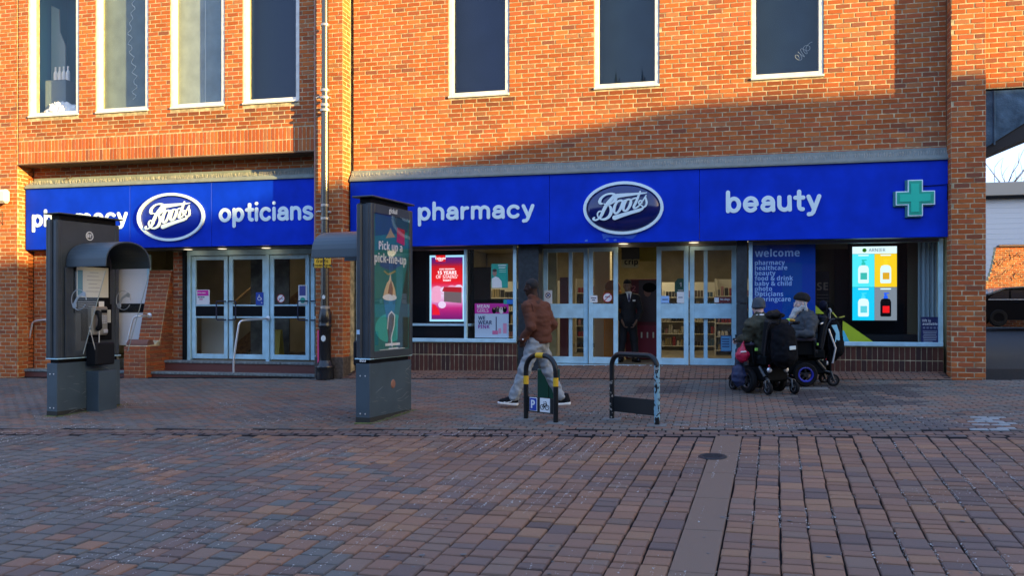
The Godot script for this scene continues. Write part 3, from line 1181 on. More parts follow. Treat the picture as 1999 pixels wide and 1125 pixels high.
	for h in [[446, 1], [605, 1]]:
		var x := P(h[0] + 1.5, 600, zd).x
		for s in [-1.0, 1.0]:
			var hx: float = x + s * 0.055
			var g := G.new().tube([Vector3(hx, 0.88, zd + 0.03), Vector3(hx, 0.88, zd + 0.10), Vector3(hx + s * 0.15, 0.88, zd + 0.11), Vector3(hx + s * 0.17, 0.9, zd + 0.11), Vector3(hx + s * 0.17, 1.25, zd + 0.11), Vector3(hx + s * 0.15, 1.27, zd + 0.11), Vector3(hx, 1.27, zd + 0.10), Vector3(hx, 1.27, zd + 0.03)], 0.014, 8)
			part(b, "door_handle", g, mat("handle_navy", L(.008, .012, .04), 0.4))
	# steps
	for e in [[-15.15, -7.75, 0.46, -0.40, -0.175], [-12.0, -7.75, 0.02, -0.3, 0.03]]:
		var g := G.new().box(Vector3((e[0] + e[1]) * 0.5, (e[3] + e[4] - 0.05) * 0.5, (e[2] - 0.55) * 0.5), Vector3(e[1] - e[0] - 0.02, e[4] - 0.05 - e[3], e[2] + 0.55 - 0.03), 0.004)
		var st := part(b, "step", g, M.red_tile)
		var n := 4
		for k in n:
			var w: float = (e[1] - e[0]) / n
			part(st, "nosing", G.new().box(Vector3(e[0] + (k + 0.5) * w, e[4] - 0.025, e[2] - 0.08), Vector3(w - 0.006, 0.055, 0.18), 0.008), M.step_stone)
		part(st, "tread", G.new().box(Vector3((e[0] + e[1]) * 0.5, e[4] - 0.03, (e[2] - 0.17 - 0.6) * 0.5), Vector3(e[1] - e[0] - 0.03, 0.05, e[2] - 0.17 + 0.6 - 0.005), 0.003), M.red_tile)
	# raked brick buttress beside the left doors
	var bt := G.new()
	var prof := PackedVector2Array([Vector2(-0.3, -0.4), Vector2(0.62, -0.4), Vector2(0.62, 0.30), Vector2(0.55, 0.36), Vector2(0.30, 0.38), Vector2(0.16, 0.46), Vector2(-0.20, 1.86), Vector2(-0.26, 1.93), Vector2(-0.3, 1.94)])
	var side := Transform3D(Basis(Vector3(0, 0, 1), Vector3(0, 1, 0), Vector3(-1, 0, 0)), Vector3(-11.50, 0, 0))
	bt.extrude(prof, 0.008, 0.512, side)
	var but := part(b, "buttress", bt, M.mortar)
	for j in 28:
		var y := -0.40 + j * COURSE
		var zf := 0.62
		if y > 0.30:
			zf = lerpf(0.16, -0.20, clampf((y + 0.04 - 0.46) / 1.40, 0.0, 1.0))
		if y > 1.85:
			continue
		var slope := 0.0 if y < 0.30 else atan2(0.36, 1.40)
		for i in 3:
			var w := 0.26 if (i + j) % 2 else 0.13
			var x := -12.02 + 0.002
			var xs := [[0.0, 0.25], [0.25, 0.51]] if j % 2 else [[0.0, 0.13], [0.13, 0.38], [0.38, 0.51]]
			if i >= xs.size():
				continue
			x += (xs[i][0] + xs[i][1]) * 0.5
			bricks.append([but, Transform3D(Basis(Vector3.RIGHT, -slope) * Basis(Vector3.RIGHT * (xs[i][1] - xs[i][0] - 0.011), Vector3.UP * (COURSE - 0.011), Vector3.BACK * 0.1), Vector3(x, y + COURSE * 0.5, zf - 0.043)), [6, 3, 5, 7, 5, 6][rng.randi() % 6], 0])
		# the side that faces the doors
		var z := zf - 0.01
		var k := 0
		while z > -0.29:
			var ln := minf(0.25 if k > 0 or j % 2 else 0.12, z + 0.3)
			if ln > 0.05:
				bricks.append([but, Transform3D(Basis(Vector3.BACK * (ln - 0.011), Vector3.UP * (COURSE - 0.011), Vector3.RIGHT * 0.1), Vector3(-11.50 - 0.043, y + COURSE * 0.5, z - ln * 0.5)), [6, 3, 5, 7, 5, 6][rng.randi() % 6], 0])
			z -= ln
			k += 1
	var cop := G.new()
	cop.tube([Vector3(-12.01, 0.37, 0.44), Vector3(-11.52, 0.37, 0.44)], 0.115, 12)
	part(but, "rounded_coping", cop, mat("coping_brick", L(.20, .085, .06), 0.85, 0.0, "grain", 4.0, 0.4))
	var bwall := wall(b, "door_reveal_wall", Vector3(-11.50, 0, -0.28), Vector3.RIGHT, 0.33, 0.02, 2.34, [], 0.0, func(_x, _y): return 0.2, 0.1)
	bwall.set_meta("kind", "")
	# white panelled door with a black band in the corner behind the payphone
	var wd := G.new().box(Vector3(-12.6, 1.3, -0.27), Vector3(1.0, 1.95, 0.05), 0.004)
	var wdm := part(b, "white_door", wd, mat("door_white", L(.70, .68, .66), 0.5))
	wdm.set_meta("label", "white door panel with a black push band")
	part(wdm, "push_band", G.new().box(Vector3(-12.6, 1.13, -0.237), Vector3(0.9, 0.19, 0.02), 0.003), M.black)
	part(wdm, "door_trim", G.new().box(Vector3(-12.06, 1.3, -0.25), Vector3(0.05, 1.95, 0.08), 0.003), M.aluminium)


func shop_window(b: Node3D, x0: float, x1: float, mullions: Array, yb: float, yt: float) -> void:
	var g := G.new()
	var z := 0.12
	var fw := 0.065
	g.box(Vector3(x0 + fw * 0.5, (yb + yt) * 0.5, z), Vector3(fw, yt - yb, 0.10), 0.004)
	g.box(Vector3(x1 - fw * 0.5, (yb + yt) * 0.5, z), Vector3(fw, yt - yb, 0.10), 0.004)
	g.box(Vector3((x0 + x1) * 0.5, yb + 0.035, z + 0.004), Vector3(x1 - x0, 0.07, 0.13), 0.006)
	for m in mullions:
		g.box(Vector3(m, (yb + yt) * 0.5, z), Vector3(0.05, yt - yb - 0.1, 0.09), 0.004)
	var f := part(b, "shop_window", g, M.aluminium)
	part(f, "head_rail", G.new().box(Vector3((x0 + x1) * 0.5, yt - 0.03, z - 0.002), Vector3(x1 - x0 - 0.14, 0.06, 0.09), 0.004), mat("head_grey", L(.13, .13, .12), 0.5))
	var xs := [x0 + fw] + mullions + [x1 - fw]
	for i in xs.size() - 1:
		part(f, "pane", pane_sheet(xs[i] + 0.01, xs[i + 1] - 0.01, yb + 0.06, yt - 0.06, z - 0.01), M.pane)


func door_leaf(b: Node3D, x0: float, x1: float, yb: float, yt: float, z: float, rails: Array, mullions: Array, m: Material, band: bool) -> void:
	var g := G.new()
	var w := x1 - x0
	var fw := 0.085
	for x in [x0 + fw * 0.5, x1 - fw * 0.5]:
		g.box(Vector3(x, (yb + yt) * 0.5, z), Vector3(fw, yt - yb, 0.05), 0.005)
	var iw := w - 2 * fw
	var cx := (x0 + x1) * 0.5
	g.box(Vector3(cx, (yb + rails[2]) * 0.5, z), Vector3(iw, rails[2] - yb, 0.048), 0.005)
	g.box(Vector3(cx, yt - 0.04, z), Vector3(iw, 0.08, 0.048), 0.005)
	for q in mullions:
		g.box(Vector3(q, (yb + yt) * 0.5, z - 0.055), Vector3(0.07, yt - yb - 0.1, 0.05), 0.004)
	if band:
		g.box(Vector3(cx, rails[0] + 0.006, z), Vector3(iw, 0.03, 0.047), 0.003)
		g.box(Vector3(cx, rails[1] - 0.006, z), Vector3(iw, 0.03, 0.047), 0.003)
	else:
		g.box(Vector3(cx, (rails[0] + rails[1]) * 0.5, z), Vector3(iw, rails[0] - rails[1], 0.047), 0.005)
	var d := part(b, "door", g, m)
	if band:
		part(d, "push_band", G.new().box(Vector3(cx, (rails[0] + rails[1]) * 0.5, z), Vector3(iw, rails[0] - rails[1] - 0.04, 0.035), 0.003), M.black)
	for e in [[rails[0], yt - 0.08], [rails[2], rails[1]]]:
		part(d, "pane", pane_sheet(x0 + fw, x1 - fw, e[0], e[1], z), M.pane)


# ---- fascia signs
func arc(cx: float, cy: float, rx: float, ry: float, a0: float, a1: float, n := 12) -> Array:
	var o := []
	for i in n + 1:
		var a := deg_to_rad(lerpf(a0, a1, float(i) / n))
		o.append(Vector2(cx + rx * cos(a), cy + ry * sin(a)))
	return o


func letter_strokes(ch: String) -> Array:   # [width, strokes]; x-height 1, pen 0.26; a closed stroke has its first point as its last
	match ch:
		"p": return [0.93, [[Vector2(.13, -.27), Vector2(.13, .87)], arc(.49, .5, .31, .37, 0, 360, 26)]]
		"b": return [0.93, [[Vector2(.13, .13), Vector2(.13, 1.25)], arc(.49, .5, .31, .37, 0, 360, 26)]]
		"h": return [0.86, [[Vector2(.13, .13), Vector2(.13, 1.25)], [Vector2(.13, .5)] + arc(.43, .55, .30, .32, 180, 0, 14) + [Vector2(.73, .13)]]]
		"n": return [0.86, [[Vector2(.13, .13), Vector2(.13, .87)], [Vector2(.13, .5)] + arc(.43, .55, .30, .32, 180, 0, 14) + [Vector2(.73, .13)]]]
		"m": return [1.34, [[Vector2(.13, .13), Vector2(.13, .87)], [Vector2(.13, .5)] + arc(.40, .57, .27, .30, 180, 0, 12) + [Vector2(.67, .13)], [Vector2(.67, .5)] + arc(.94, .57, .27, .30, 180, 0, 12) + [Vector2(1.21, .13)]]]
		"a": return [0.9, [arc(.46, .58, .29, .29, 160, 0, 12) + [Vector2(.75, .3), Vector2(.77, .13)], [Vector2(.75, .56), Vector2(.45, .52)] + arc(.41, .33, .28, .20, 90, 330, 14) + [Vector2(.74, .34)]]]
		"r": return [0.62, [[Vector2(.13, .13), Vector2(.13, .87)], [Vector2(.13, .45)] + arc(.45, .5, .32, .34, 180, 82, 9)]]
		"c": return [0.9, [arc(.49, .5, .36, .37, 42, 318, 22)]]
		"y": return [0.86, [[Vector2(.13, .87), Vector2(.45, .15)], [Vector2(.75, .87), Vector2(.47, .12), Vector2(.40, -.06), Vector2(.32, -.15), Vector2(.15, -.17)]]]
		"t": return [0.64, [[Vector2(.32, 1.17), Vector2(.32, .32), Vector2(.36, .19), Vector2(.45, .14), Vector2(.53, .14)], [Vector2(.10, .82), Vector2(.56, .82)]]]
		"i": return [0.27, [[Vector2(.13, .13), Vector2(.13, .87)], [Vector2(.13, 1.235), Vector2(.132, 1.237)]]]
		"s": return [0.82, [arc(.40, .70, .27, .18, 25, 200, 12) + [Vector2(.2, .57), Vector2(.4, .5), Vector2(.6, .43)] + arc(.41, .30, .28, .18, 20, -155, 12)]]
		"o": return [0.98, [arc(.49, .5, .36, .37, 0, 360, 28)]]
		"e": return [0.96, [arc(.48, .5, .35, .37, 0, 318, 24), [Vector2(.15, .49), Vector2(.83, .49)]]]
		"u": return [0.88, [[Vector2(.13, .87)] + arc(.43, .43, .30, .30, 180, 360, 14), [Vector2(.73, .87), Vector2(.75, .13)]]]
	return [0.4, []]


func sign_word(parent: Node3D, word: String, x0: float, x1: float, base: float, xh: float, z: float) -> void:
	var total := 0.0
	for ch in word:
		total += letter_strokes(ch)[0] + 0.10
	total -= 0.10
	var sx := (x1 - x0) / total
	var x := x0
	for ch in word:
		var ls := letter_strokes(ch)
		var g := G.new()
		var k := 0
		for st in ls[1]:
			var closed: bool = st[0].distance_to(st[st.size() - 1]) < 0.001 and st.size() > 4
			var pts := []
			for p in st:
				pts.append(Vector3(p.x * sx, p.y * xh, 0.243 * xh))
			if closed:
				pts.pop_back()
			g.ribbon(pts, 0, 0.014 + 0.0008 * k, Transform3D(), closed)
			k += 1
		part(parent, "letter", g, M.sign_white, Vector3(x, base, z))
		x += (ls[0] + 0.10) * sx


func logo(parent: Node3D, c: Vector3, a: float, b: float, domed: bool) -> void:
	var g := G.new()
	var n := 56
	var rw := 0.052
	for i in n:
		var q := []
		for e in [[i, 0.0], [i + 1, 0.0], [i + 1, 1.0], [i, 1.0]]:
			var t: float = TAU * e[0] / n
			q.append(Vector3((a - rw * e[1]) * cos(t), (b - rw * e[1]) * sin(t), 0.05))
		g.flat(q, Vector3(0, 0, 1))
		for e in [[0.0, 1.0], [1.0, -1.0]]:
			var t0 := TAU * i / n
			var t1 := TAU * (i + 1) / n
			var p0 := Vector3((a - rw * e[0]) * cos(t0), (b - rw * e[0]) * sin(t0), 0.05)
			var p1 := Vector3((a - rw * e[0]) * cos(t1), (b - rw * e[0]) * sin(t1), 0.05)
			var nm := Vector3(cos(t0) / a, sin(t0) / b, 0).normalized() * float(e[1])
			g.flat([p0, p1, p1 - Vector3(0, 0, 0.05), p0 - Vector3(0, 0, 0.05)], nm)
	var ring := part(parent, "logo", g, M.sign_white, c)
	var d := G.new()
	if domed:
		d.ball(Vector3(0, 0, 0.0), Vector3(a - rw - 0.004, b - rw - 0.004, 0.13), Basis(), 48, 24)
	else:
		d.ball(Vector3(0, 0, 0.0), Vector3(a - rw - 0.004, b - rw - 0.004, 0.055), Basis(), 48, 24)
	part(ring, "logo_disc", d, mat("logo_dome", L(.004, .010, .11), 0.12, 0.0, "", 1, 0, 0.6) if domed else mat("logo_blue", L(.004, .018, .30), 0.2))
	var strokes := [
		[648, 330, 58, 600, 390, 60, 520, 480, 62, 455, 590, 60, 425, 660, 56, 395, 712, 46],
		[435, 474, 22, 402, 470, 42, 385, 438, 54, 405, 385, 46, 460, 335, 36, 530, 307, 30, 600, 303, 34, 648, 322, 46, 672, 370, 58, 655, 420, 52, 605, 464, 36, 545, 495, 24, 490, 492, 20, 462, 476, 18],
		[540, 498, 24, 575, 540, 44, 590, 595, 56, 580, 650, 56, 545, 710, 52, 490, 745, 42, 435, 752, 34, 385, 736, 26, 355, 700, 24, 345, 655, 26, 368, 617, 26, 408, 608, 24, 424, 640, 26],
		[392, 716, 26, 350, 748, 30, 305, 762, 30, 272, 742, 38, 290, 716, 28],
		[640, 446, 24, 690, 440, 26, 740, 428, 30],
		[700, 445, 32, 765, 428, 34, 790, 455, 42, 775, 520, 52, 735, 600, 46, 682, 650, 36, 645, 634, 40, 640, 575, 50, 662, 500, 46, 702, 444, 34],
		[780, 440, 22, 840, 425, 26, 905, 413, 30, 935, 440, 44, 922, 510, 50, 882, 580, 44, 838, 612, 34, 806, 595, 40, 808, 530, 48, 835, 462, 42, 868, 420, 32, 905, 413, 28],
		[928, 432, 22, 985, 400, 26, 1040, 388, 22],
		[1098, 276, 22, 1085, 312, 34, 1050, 400, 42, 1012, 490, 44, 985, 540, 42, 992, 570, 34, 1032, 560, 28, 1075, 530, 26, 1104, 488, 22],
		[690, 346, 78, 850, 332, 58, 1000, 322, 44, 1130, 312, 30, 1212, 304, 12],
		[1104, 490, 22, 1150, 430, 22, 1186, 375, 22, 1200, 348, 16],
		[1188, 380, 26, 1200, 430, 34, 1208, 480, 34, 1194, 530, 32, 1152, 560, 28],
		[1150, 558, 24, 1122, 528, 22, 1086, 508, 22, 1070, 470, 24, 1095, 440, 24, 1130, 452, 22, 1124, 492, 18],
		[650, 728, 82, 800, 682, 66, 950, 640, 58, 1080, 606, 56, 1128, 588, 40, 1160, 552, 26]]
	var sc := a / 708.5
	var sg := G.new()
	var k := 0
	for s in strokes:
		var raw := []
		for i in range(0, s.size(), 3):
			raw.append(Vector3((s[i] - 783.0) * sc, (547.0 - s[i + 1]) * sc, s[i + 2] * sc))
		var pts := []
		for i in raw.size() - 1:
			for t in 4:
				pts.append(raw[i].cubic_interpolate(raw[i + 1], raw[maxi(i - 1, 0)], raw[mini(i + 2, raw.size() - 1)], t / 4.0) if k != 9 and k != 13 else raw[i].lerp(raw[i + 1], t / 4.0))
		pts.append(raw[raw.size() - 1])
		sg.ribbon(pts, 0.0, 0.015 + 0.0006 * k)
		k += 1
	part(ring, "logo_lettering", sg, M.sign_white, Vector3(0, 0, 0.135 if domed else 0.058))


func build_signs() -> void:
	var zf := 0.45
	var r := thing("shop_sign", "long blue fascia sign over the sliding doors reading pharmacy and beauty", "sign")
	for e in [[-7.10, -3.183], [-3.177, -0.503], [-0.497, 3.50]]:
		part(r, "panel", G.new().box(Vector3((e[0] + e[1]) * 0.5, 2.935, zf - 0.055), Vector3(e[1] - e[0], 1.27, 0.11), 0.004), M.blue_panel)
	sign_word(r, "pharmacy", -5.72, -3.46, 2.775, 0.265, zf)
	sign_word(r, "beauty", -0.05, 1.52, 2.775, 0.29, zf)
	var worn := RandomNumberGenerator.new()
	worn.seed = 14
	var wp := PackedVector2Array([Vector2(-0.36, 0.03)])
	for i in 12:
		wp.append(Vector2(-0.33 + i * 0.052, -0.02 - worn.randf() * 0.05))
	wp.append(Vector2(0.28, 0.02))
	part(r, "worn_patch", G.new().extrude(wp, 0, 0.003, Transform3D(Basis(), Vector3(-1.86, 2.435, zf))), mat("worn_blue", L(.012, .085, .50), 0.6))
	for e in [Vector2(-2.12, 2.335), Vector2(-1.98, 2.33), Vector2(-2.5, 2.33)]:
		part(r, "worn_patch", G.new().extrude(PackedVector2Array([Vector2(-0.03, 0), Vector2(0.03, 0), Vector2(0.02, 0.035), Vector2(-0.02, 0.03)]), 0, 0.003, Transform3D(Basis(), Vector3(e.x, e.y, zf))), mat("worn_pale", L(.05, .15, .55), 0.6))
	logo(r, Vector3(-1.835, 2.915, zf), 0.715, 0.475, true)
	var l := thing("shop_sign", "blue fascia sign over the left doors reading pharmacy and opticians, with a flat oval logo", "sign")
	for e in [[-14.56, -12.003], [-11.997, -10.113], [-10.107, -7.74]]:
		part(l, "panel", G.new().box(Vector3((e[0] + e[1]) * 0.5, 3.02, zf - 0.1), Vector3(e[1] - e[0], 1.30, 0.20), 0.004), M.blue_panel)
	sign_word(l, "pharmacy", -14.40, -12.06, 2.845, 0.275, zf)
	sign_word(l, "opticians", -9.94, -7.87, 2.845, 0.29, zf)
	logo(l, Vector3(-11.03, 2.98, zf), 0.775, 0.49, false)
	# green cross
	var c := thing("pharmacy_cross", "green pharmacy cross with a white outline at the long blue sign's right end", "cross sign", Vector3(2.965, 2.935, zf))
	var poly := func(w: float, h: float) -> PackedVector2Array:
		return PackedVector2Array([Vector2(-w, -h), Vector2(w, -h), Vector2(w, -w), Vector2(h, -w), Vector2(h, w), Vector2(w, w), Vector2(w, h), Vector2(-w, h), Vector2(-w, w), Vector2(-h, w), Vector2(-h, -w), Vector2(-w, -w)])
	part(c, "casing", G.new().extrude(poly.call(0.125, 0.31), 0, 0.05), mat("cross_casing", L(.02, .16, .19), 0.4))
	part(c, "white_outline", G.new().extrude(poly.call(0.115, 0.30), 0.05, 0.075, Transform3D(Basis(), Vector3(0.025, 0.01, 0))), M.sign_white)
	part(c, "green_face", G.new().extrude(poly.call(0.098, 0.283), 0.075, 0.079, Transform3D(Basis(), Vector3(0.025, 0.01, 0))), mat("cross_green", L(.006, .36, .25), 0.35))
	part(c, "inner_cross", G.new().extrude(poly.call(0.062, 0.235), 0.079, 0.09, Transform3D(Basis(), Vector3(0.02, 0.01, 0))), mat("cross_green_bright", L(.008, .52, .36), 0.35))
	var cable := G.new().tube([Vector3(2.99, 3.15, zf + 0.02), Vector3(3.2, 3.145, zf + 0.015), Vector3(3.49, 3.16, zf + 0.02), Vector3(3.485, 2.9, zf + 0.02)], 0.008, 6)
	single("cable", "thin black cable running from the green cross to the brick pillar", "cable", cable, M.black)


# ---- what shows through the glass
func ceiling_lamp(at: Vector3, size: Vector2, energy: float, where: String) -> void:
	var t := thing("ceiling_light", "flat rectangular ceiling light panel inside the shop, " + where, "ceiling light", at, 0.0, "ceiling lights inside the shop")
	part(t, "frame", G.new().box(Vector3(0, 0.012, 0), Vector3(size.x + 0.06, 0.02, size.y + 0.06), 0.004), M.frame_white)
	part(t, "diffuser", G.new().box(Vector3(0, -0.005, 0), Vector3(size.x, 0.012, size.y), 0.002), glow("lamp_diffuser", Color(1.0, 0.9, 0.66), 0.42))
	var a := AreaLight3D.new()
	a.name = "ceiling_light_source"
	a.area_size = size
	a.light_energy = energy
	a.light_color = Color(1.0, 0.93, 0.76)
	a.area_range = 14.0
	a.shadow_enabled = true
	add_child(a, true)
	a.position = at + Vector3(0, -0.02, 0)
	a.rotation_degrees.x = -90


func shelving(label: String, at: Vector3, turn: float, w: float, h: float, rows: int, seed_: int) -> void:
	var t := thing("shelf_unit", label, "shelves", at, turn)
	part(t, "back_panel", G.new().box(Vector3(0, h * 0.5, -0.2), Vector3(w, h, 0.03)), M.shelf_white)
	for s in [-1.0, 1.0]:
		part(t, "side_panel", G.new().box(Vector3(s * (w * 0.5 - 0.012), h * 0.5, 0), Vector3(0.025, h, 0.4), 0.002), M.shelf_white)
	var r := RandomNumberGenerator.new()
	r.seed = seed_
	var mm := MultiMesh.new()
	mm.transform_format = MultiMesh.TRANSFORM_3D
	mm.use_colors = true
	mm.mesh = G.new().box(Vector3(0, 0.5, 0), Vector3.ONE, 0.06).mesh()
	var list := []
	for i in rows:
		var y := 0.12 + i * (h - 0.2) / rows
		part(t, "shelf", G.new().box(Vector3(0, y - 0.012, 0.0), Vector3(w - 0.05, 0.024, 0.38), 0.003), M.shelf_white)
		var x := -w * 0.5 + 0.06
		while x < w * 0.5 - 0.1:
			var k := r.randi_range(1, 4)
			var bw := r.randf_range(0.03, 0.075)
			var bh := r.randf_range(0.09, (h - 0.2) / rows - 0.09)
			var col: Vector3 = [Vector3(.5, .48, .42), Vector3(.03, .03, .035), Vector3(.30, .04, .05), Vector3(.36, .2, .22), Vector3(.06, .12, .2), Vector3(.32, .26, .14), Vector3(.2, .2, .21), Vector3(.6, .58, .52), Vector3(.04, .03, .03), Vector3(.12, .09, .07)][r.randi() % 10]
			for q in k:
				if x > w * 0.5 - 0.1:
					break
				list.append([Transform3D(Basis().scaled(Vector3(bw, bh, 0.12)), Vector3(x + bw * 0.5, y + 0.002, 0.08)), col])
				x += bw + 0.012
			x += 0.02
	mm.instance_count = list.size()
	for i in list.size():
		mm.set_instance_transform(i, list[i][0])
		mm.set_instance_color(i, Color(list[i][1].x, list[i][1].y, list[i][1].z))
	var o := MultiMeshInstance3D.new()
	o.name = "goods"
	o.multimesh = mm
	var m := mat("goods", Color.WHITE, 0.5)
	m.vertex_color_use_as_albedo = true
	o.material_override = m
	o.set_meta("kind", "stuff")
	t.add_child(o)


func board(called: String, label: String, category: String, p0: Vector3, p1: Vector3, m: Material, depth := 0.012, group := "") -> Node3D:   # an upright board between two opposite corners, on a node at its centre
	var c := (p0 + p1) * 0.5
	c.z = p0.z
	var t := thing(called, label, category, c, 0.0, group)
	part(t, "board", G.new().box(Vector3.ZERO, Vector3(absf(p1.x - p0.x), absf(p1.y - p0.y), depth), 0.001), m)
	return t


func pict(t: Node3D, called: String, pts: Array, m: Material, lift := 0.008) -> void:   # a printed shape: polygon in the board's own plane
	var poly := PackedVector2Array()
	for p in pts:
		poly.append(p)
	part(t, called, G.new().extrude(poly, lift - 0.002, lift), m)


func disc(cx: float, cy: float, rx: float, ry: float, n := 20) -> Array:
	var o := []
	for i in n:
		o.append(Vector2(cx + rx * cos(TAU * i / n), cy + ry * sin(TAU * i / n)))
	return o


func rect(x: float, y: float, w: float, h: float) -> Array:
	return [Vector2(x - w / 2, y - h / 2), Vector2(x + w / 2, y - h / 2), Vector2(x + w / 2, y + h / 2), Vector2(x - w / 2, y + h / 2)]


func build_interior() -> void:
	var f := G.new()
	f.box(Vector3(-1.8, -0.05, -5.3), Vector3(10.8, 0.2, 10.0))
	structure("shop_floor", f, M.beige_floor)
	var f2 := G.new().box(Vector3(-11.1, -0.07, -5.2), Vector3(7.4, 0.2, 9.9))
	structure("lobby_floor", f2, M.beige_floor)
	var ce := G.new()
	ce.box(Vector3(-1.8, 2.83, -5.1), Vector3(10.7, 0.06, 9.9))
	ce.box(Vector3(-11.1, 2.83, -5.1), Vector3(7.2, 0.06, 9.9))
	structure("shop_ceiling", ce, M.cream)
	var wl := G.new()
	wl.box(Vector3(-7.36, 1.4, -5.0), Vector3(0.2, 3.0, 10.0))
	wl.box(Vector3(-1.8, 1.4, -9.95), Vector3(10.8, 3.0, 0.1))
	wl.box(Vector3(3.50, 1.4, -5.0), Vector3(0.05, 2.8, 9.8))
	structure("shop_inner_wall", wl, M.cream)
	var wl2 := G.new()
	wl2.box(Vector3(-11.1, 1.4, -4.2), Vector3(7.2, 3.0, 0.1))
	wl2.box(Vector3(-14.5, 1.4, -5.0), Vector3(0.2, 3.0, 9.8))
	structure("lobby_wall", wl2, M.cream)
	var spots := [[-5.4, -2.4, "over the left window display"], [-5.4, -6.4, "deep behind the left window"], [-1.7, -2.9, "nearest the sliding doors"], [-1.7, -6.6, "farthest behind the sliding doors"], [1.7, -4.2, "behind the welcome panel"]]
	for s in spots:
		ceiling_lamp(Vector3(s[0], 2.78, s[1]), Vector2(1.2, 0.6), 0.55, s[2])
	ceiling_lamp(Vector3(-10.6, 2.78, -1.9), Vector2(0.9, 0.5), 0.16, "in the lobby behind the left doors")
	# shelves and fittings seen through the sliding doors
	shelving("white shelf unit full of small goods facing the open sliding doors", Vector3(-1.0, 0.05, -6.8), 0, 2.2, 1.75, 5, 1)
	shelving("white shelf unit with red and pale packs seen through the left sliding door", Vector3(-3.15, 0.05, -5.2), 8, 1.0, 1.8, 6, 2)
	shelving("long white shelf unit seen through the right sliding door", Vector3(0.45, 0.05, -4.6), -6, 1.5, 1.75, 5, 3)
	shelving("low white shelf unit far back behind the right sliding door", Vector3(2.2, 0.05, -7.6), 0, 1.8, 1.5, 4, 4)
	var cp := single("cream_pillar", "square cream pillar inside the shop behind the second sliding door", "pillar", G.new().box(Vector3(0, 1.38, 0), Vector3(0.34, 2.72, 0.3), 0.01), mat("pillar_cream", L(.62, .56, .38), 0.7), Vector3(-2.62, 0.05, -2.6))
	single("partition", "pale yellow partition just inside the leftmost sliding door", "partition", G.new().box(Vector3(0, 1.38, 0), Vector3(0.75, 2.7, 0.06), 0.005), mat("partition_cream", L(.50, .42, .20), 0.5, 0.0, "faint", 0.4), Vector3(-3.75, 0.05, -1.3))
	single("display_column", "tall dark red display column beside the pale partition", "display", G.new().box(Vector3(0, 0.85, 0), Vector3(0.17, 1.7, 0.35), 0.01), mat("column_red", L(.12, .02, .02), 0.4), Vector3(-3.24, 0.05, -1.5))
	var or_ := thing("display_stand", "orange carton display stand with a rounded top near the cream pillar", "display", Vector3(-2.32, 0.05, -1.9))
	part(or_, "carton", G.new().box(Vector3(0, 0.72, 0), Vector3(0.34, 1.44, 0.3), 0.02), mat("carton_orange", L(.48, .17, .02), 0.6))
	part(or_, "header", G.new().tube([Vector3(0, 1.5, -0.1), Vector3(0, 1.5, 0.1)], 0.15, 20), mat("carton_brown", L(.26, .07, .01), 0.6))
	# the dark red cabinet with a portrait on it, and the signs hung over the doors
	var rc := thing("display_cabinet", "dark red cosmetics cabinet with a portrait poster standing behind the open doors", "cabinet", P(1256, 600, -2.3) * Vector3(1, 0, 1) + Vector3(0, 0.05, 0))
	part(rc, "body", G.new().box(Vector3(0, 0.85, 0), Vector3(0.72, 1.66, 0.4), 0.012), mat("cabinet_red", L(.13, .008, .016), 0.35))
	part(rc, "portrait_panel", G.new().box(Vector3(0.13, 1.22, 0.205), Vector3(0.42, 0.86, 0.012), 0.002), mat("poster_dark", L(.06, .035, .04), 0.3))
	part(rc, "portrait_face", G.new().extrude(PackedVector2Array(disc(0.1, 1.42, 0.075, 0.11)), 0.211, 0.214), mat("print_face", L(.30, .14, .10), 0.5))
	part(rc, "portrait_hair", G.new().extrude(PackedVector2Array(disc(0.14, 1.5, 0.14, 0.1)), 0.214, 0.216), M.black)
	part(rc, "lower_panel", G.new().box(Vector3(0.1, 0.42, 0.205), Vector3(0.48, 0.6, 0.012), 0.002), mat("cabinet_red_light", L(.22, .012, .03), 0.35))
	for q in 3:
		part(rc, "tester_bottle", G.new().box(Vector3(-0.02 + q * 0.12, 0.52, 0.22), Vector3(0.03, 0.12, 0.03), 0.006), M.shelf_white)
	part(rc, "plinth_light", G.new().box(Vector3(0.0, 0.06, 0.21), Vector3(0.6, 0.02, 0.02), 0.002), M.shelf_white)
	words(rc, "number_print", "2", 0.16, mat("print_pink", L(.5, .12, .12), 0.5), Vector3(-0.18, 1.48, 0.206))
	var b1 := board("hanging_sign", "cream header board lettered crip hanging inside over the open doors", "hanging sign", P(1214, 500, -1.0), P(1246, 523, -1.0), mat("board_cream", L(.40, .34, .17), 0.6))
	words(b1, "lettering", "crip", 0.15, M.black, Vector3(0.02, 0.0, 0.008))
	board("hanging_sign", "black header board hanging above the cream board lettered crip", "hanging sign", P(1213, 482, -0.95), P(1248, 506, -0.95), mat("board_black", L(.02, .02, .018), 0.5))
	board("hanging_sign", "mustard yellow header board hanging inside at the top right of the open doors", "hanging sign", P(1248, 482, -1.4), P(1284, 510, -1.4), mat("board_mustard", L(.34, .25, .03), 0.6))
	var ru := thing("sale_sign", "small green shield-shaped hanging sign behind the right sliding door", "hanging sign", P(1328, 558, -1.1))
	part(ru, "board", G.new().extrude(PackedVector2Array([Vector2(-.11, -.14), Vector2(.11, -.14), Vector2(.11, .06), Vector2(.05, .14), Vector2(-.05, .14), Vector2(-.11, .06)]), 0, 0.01), mat("sign_green", L(.01, .12, .08), 0.5))
	words(ru, "lettering", "1", 0.11, M.paper, Vector3(0, 0.02, 0.012))
	pict(ru, "text_line", rect(0, -0.09, 0.1, 0.02), M.paper, 0.013)
	# notices stuck on the door glass
	var zd := -0.318
	var n1 := board("notice", "white notice with a crossed-out symbol on the leftmost sliding door", "notice", P(1062, 567, zd), P(1078, 593, zd), M.paper, 0.003)
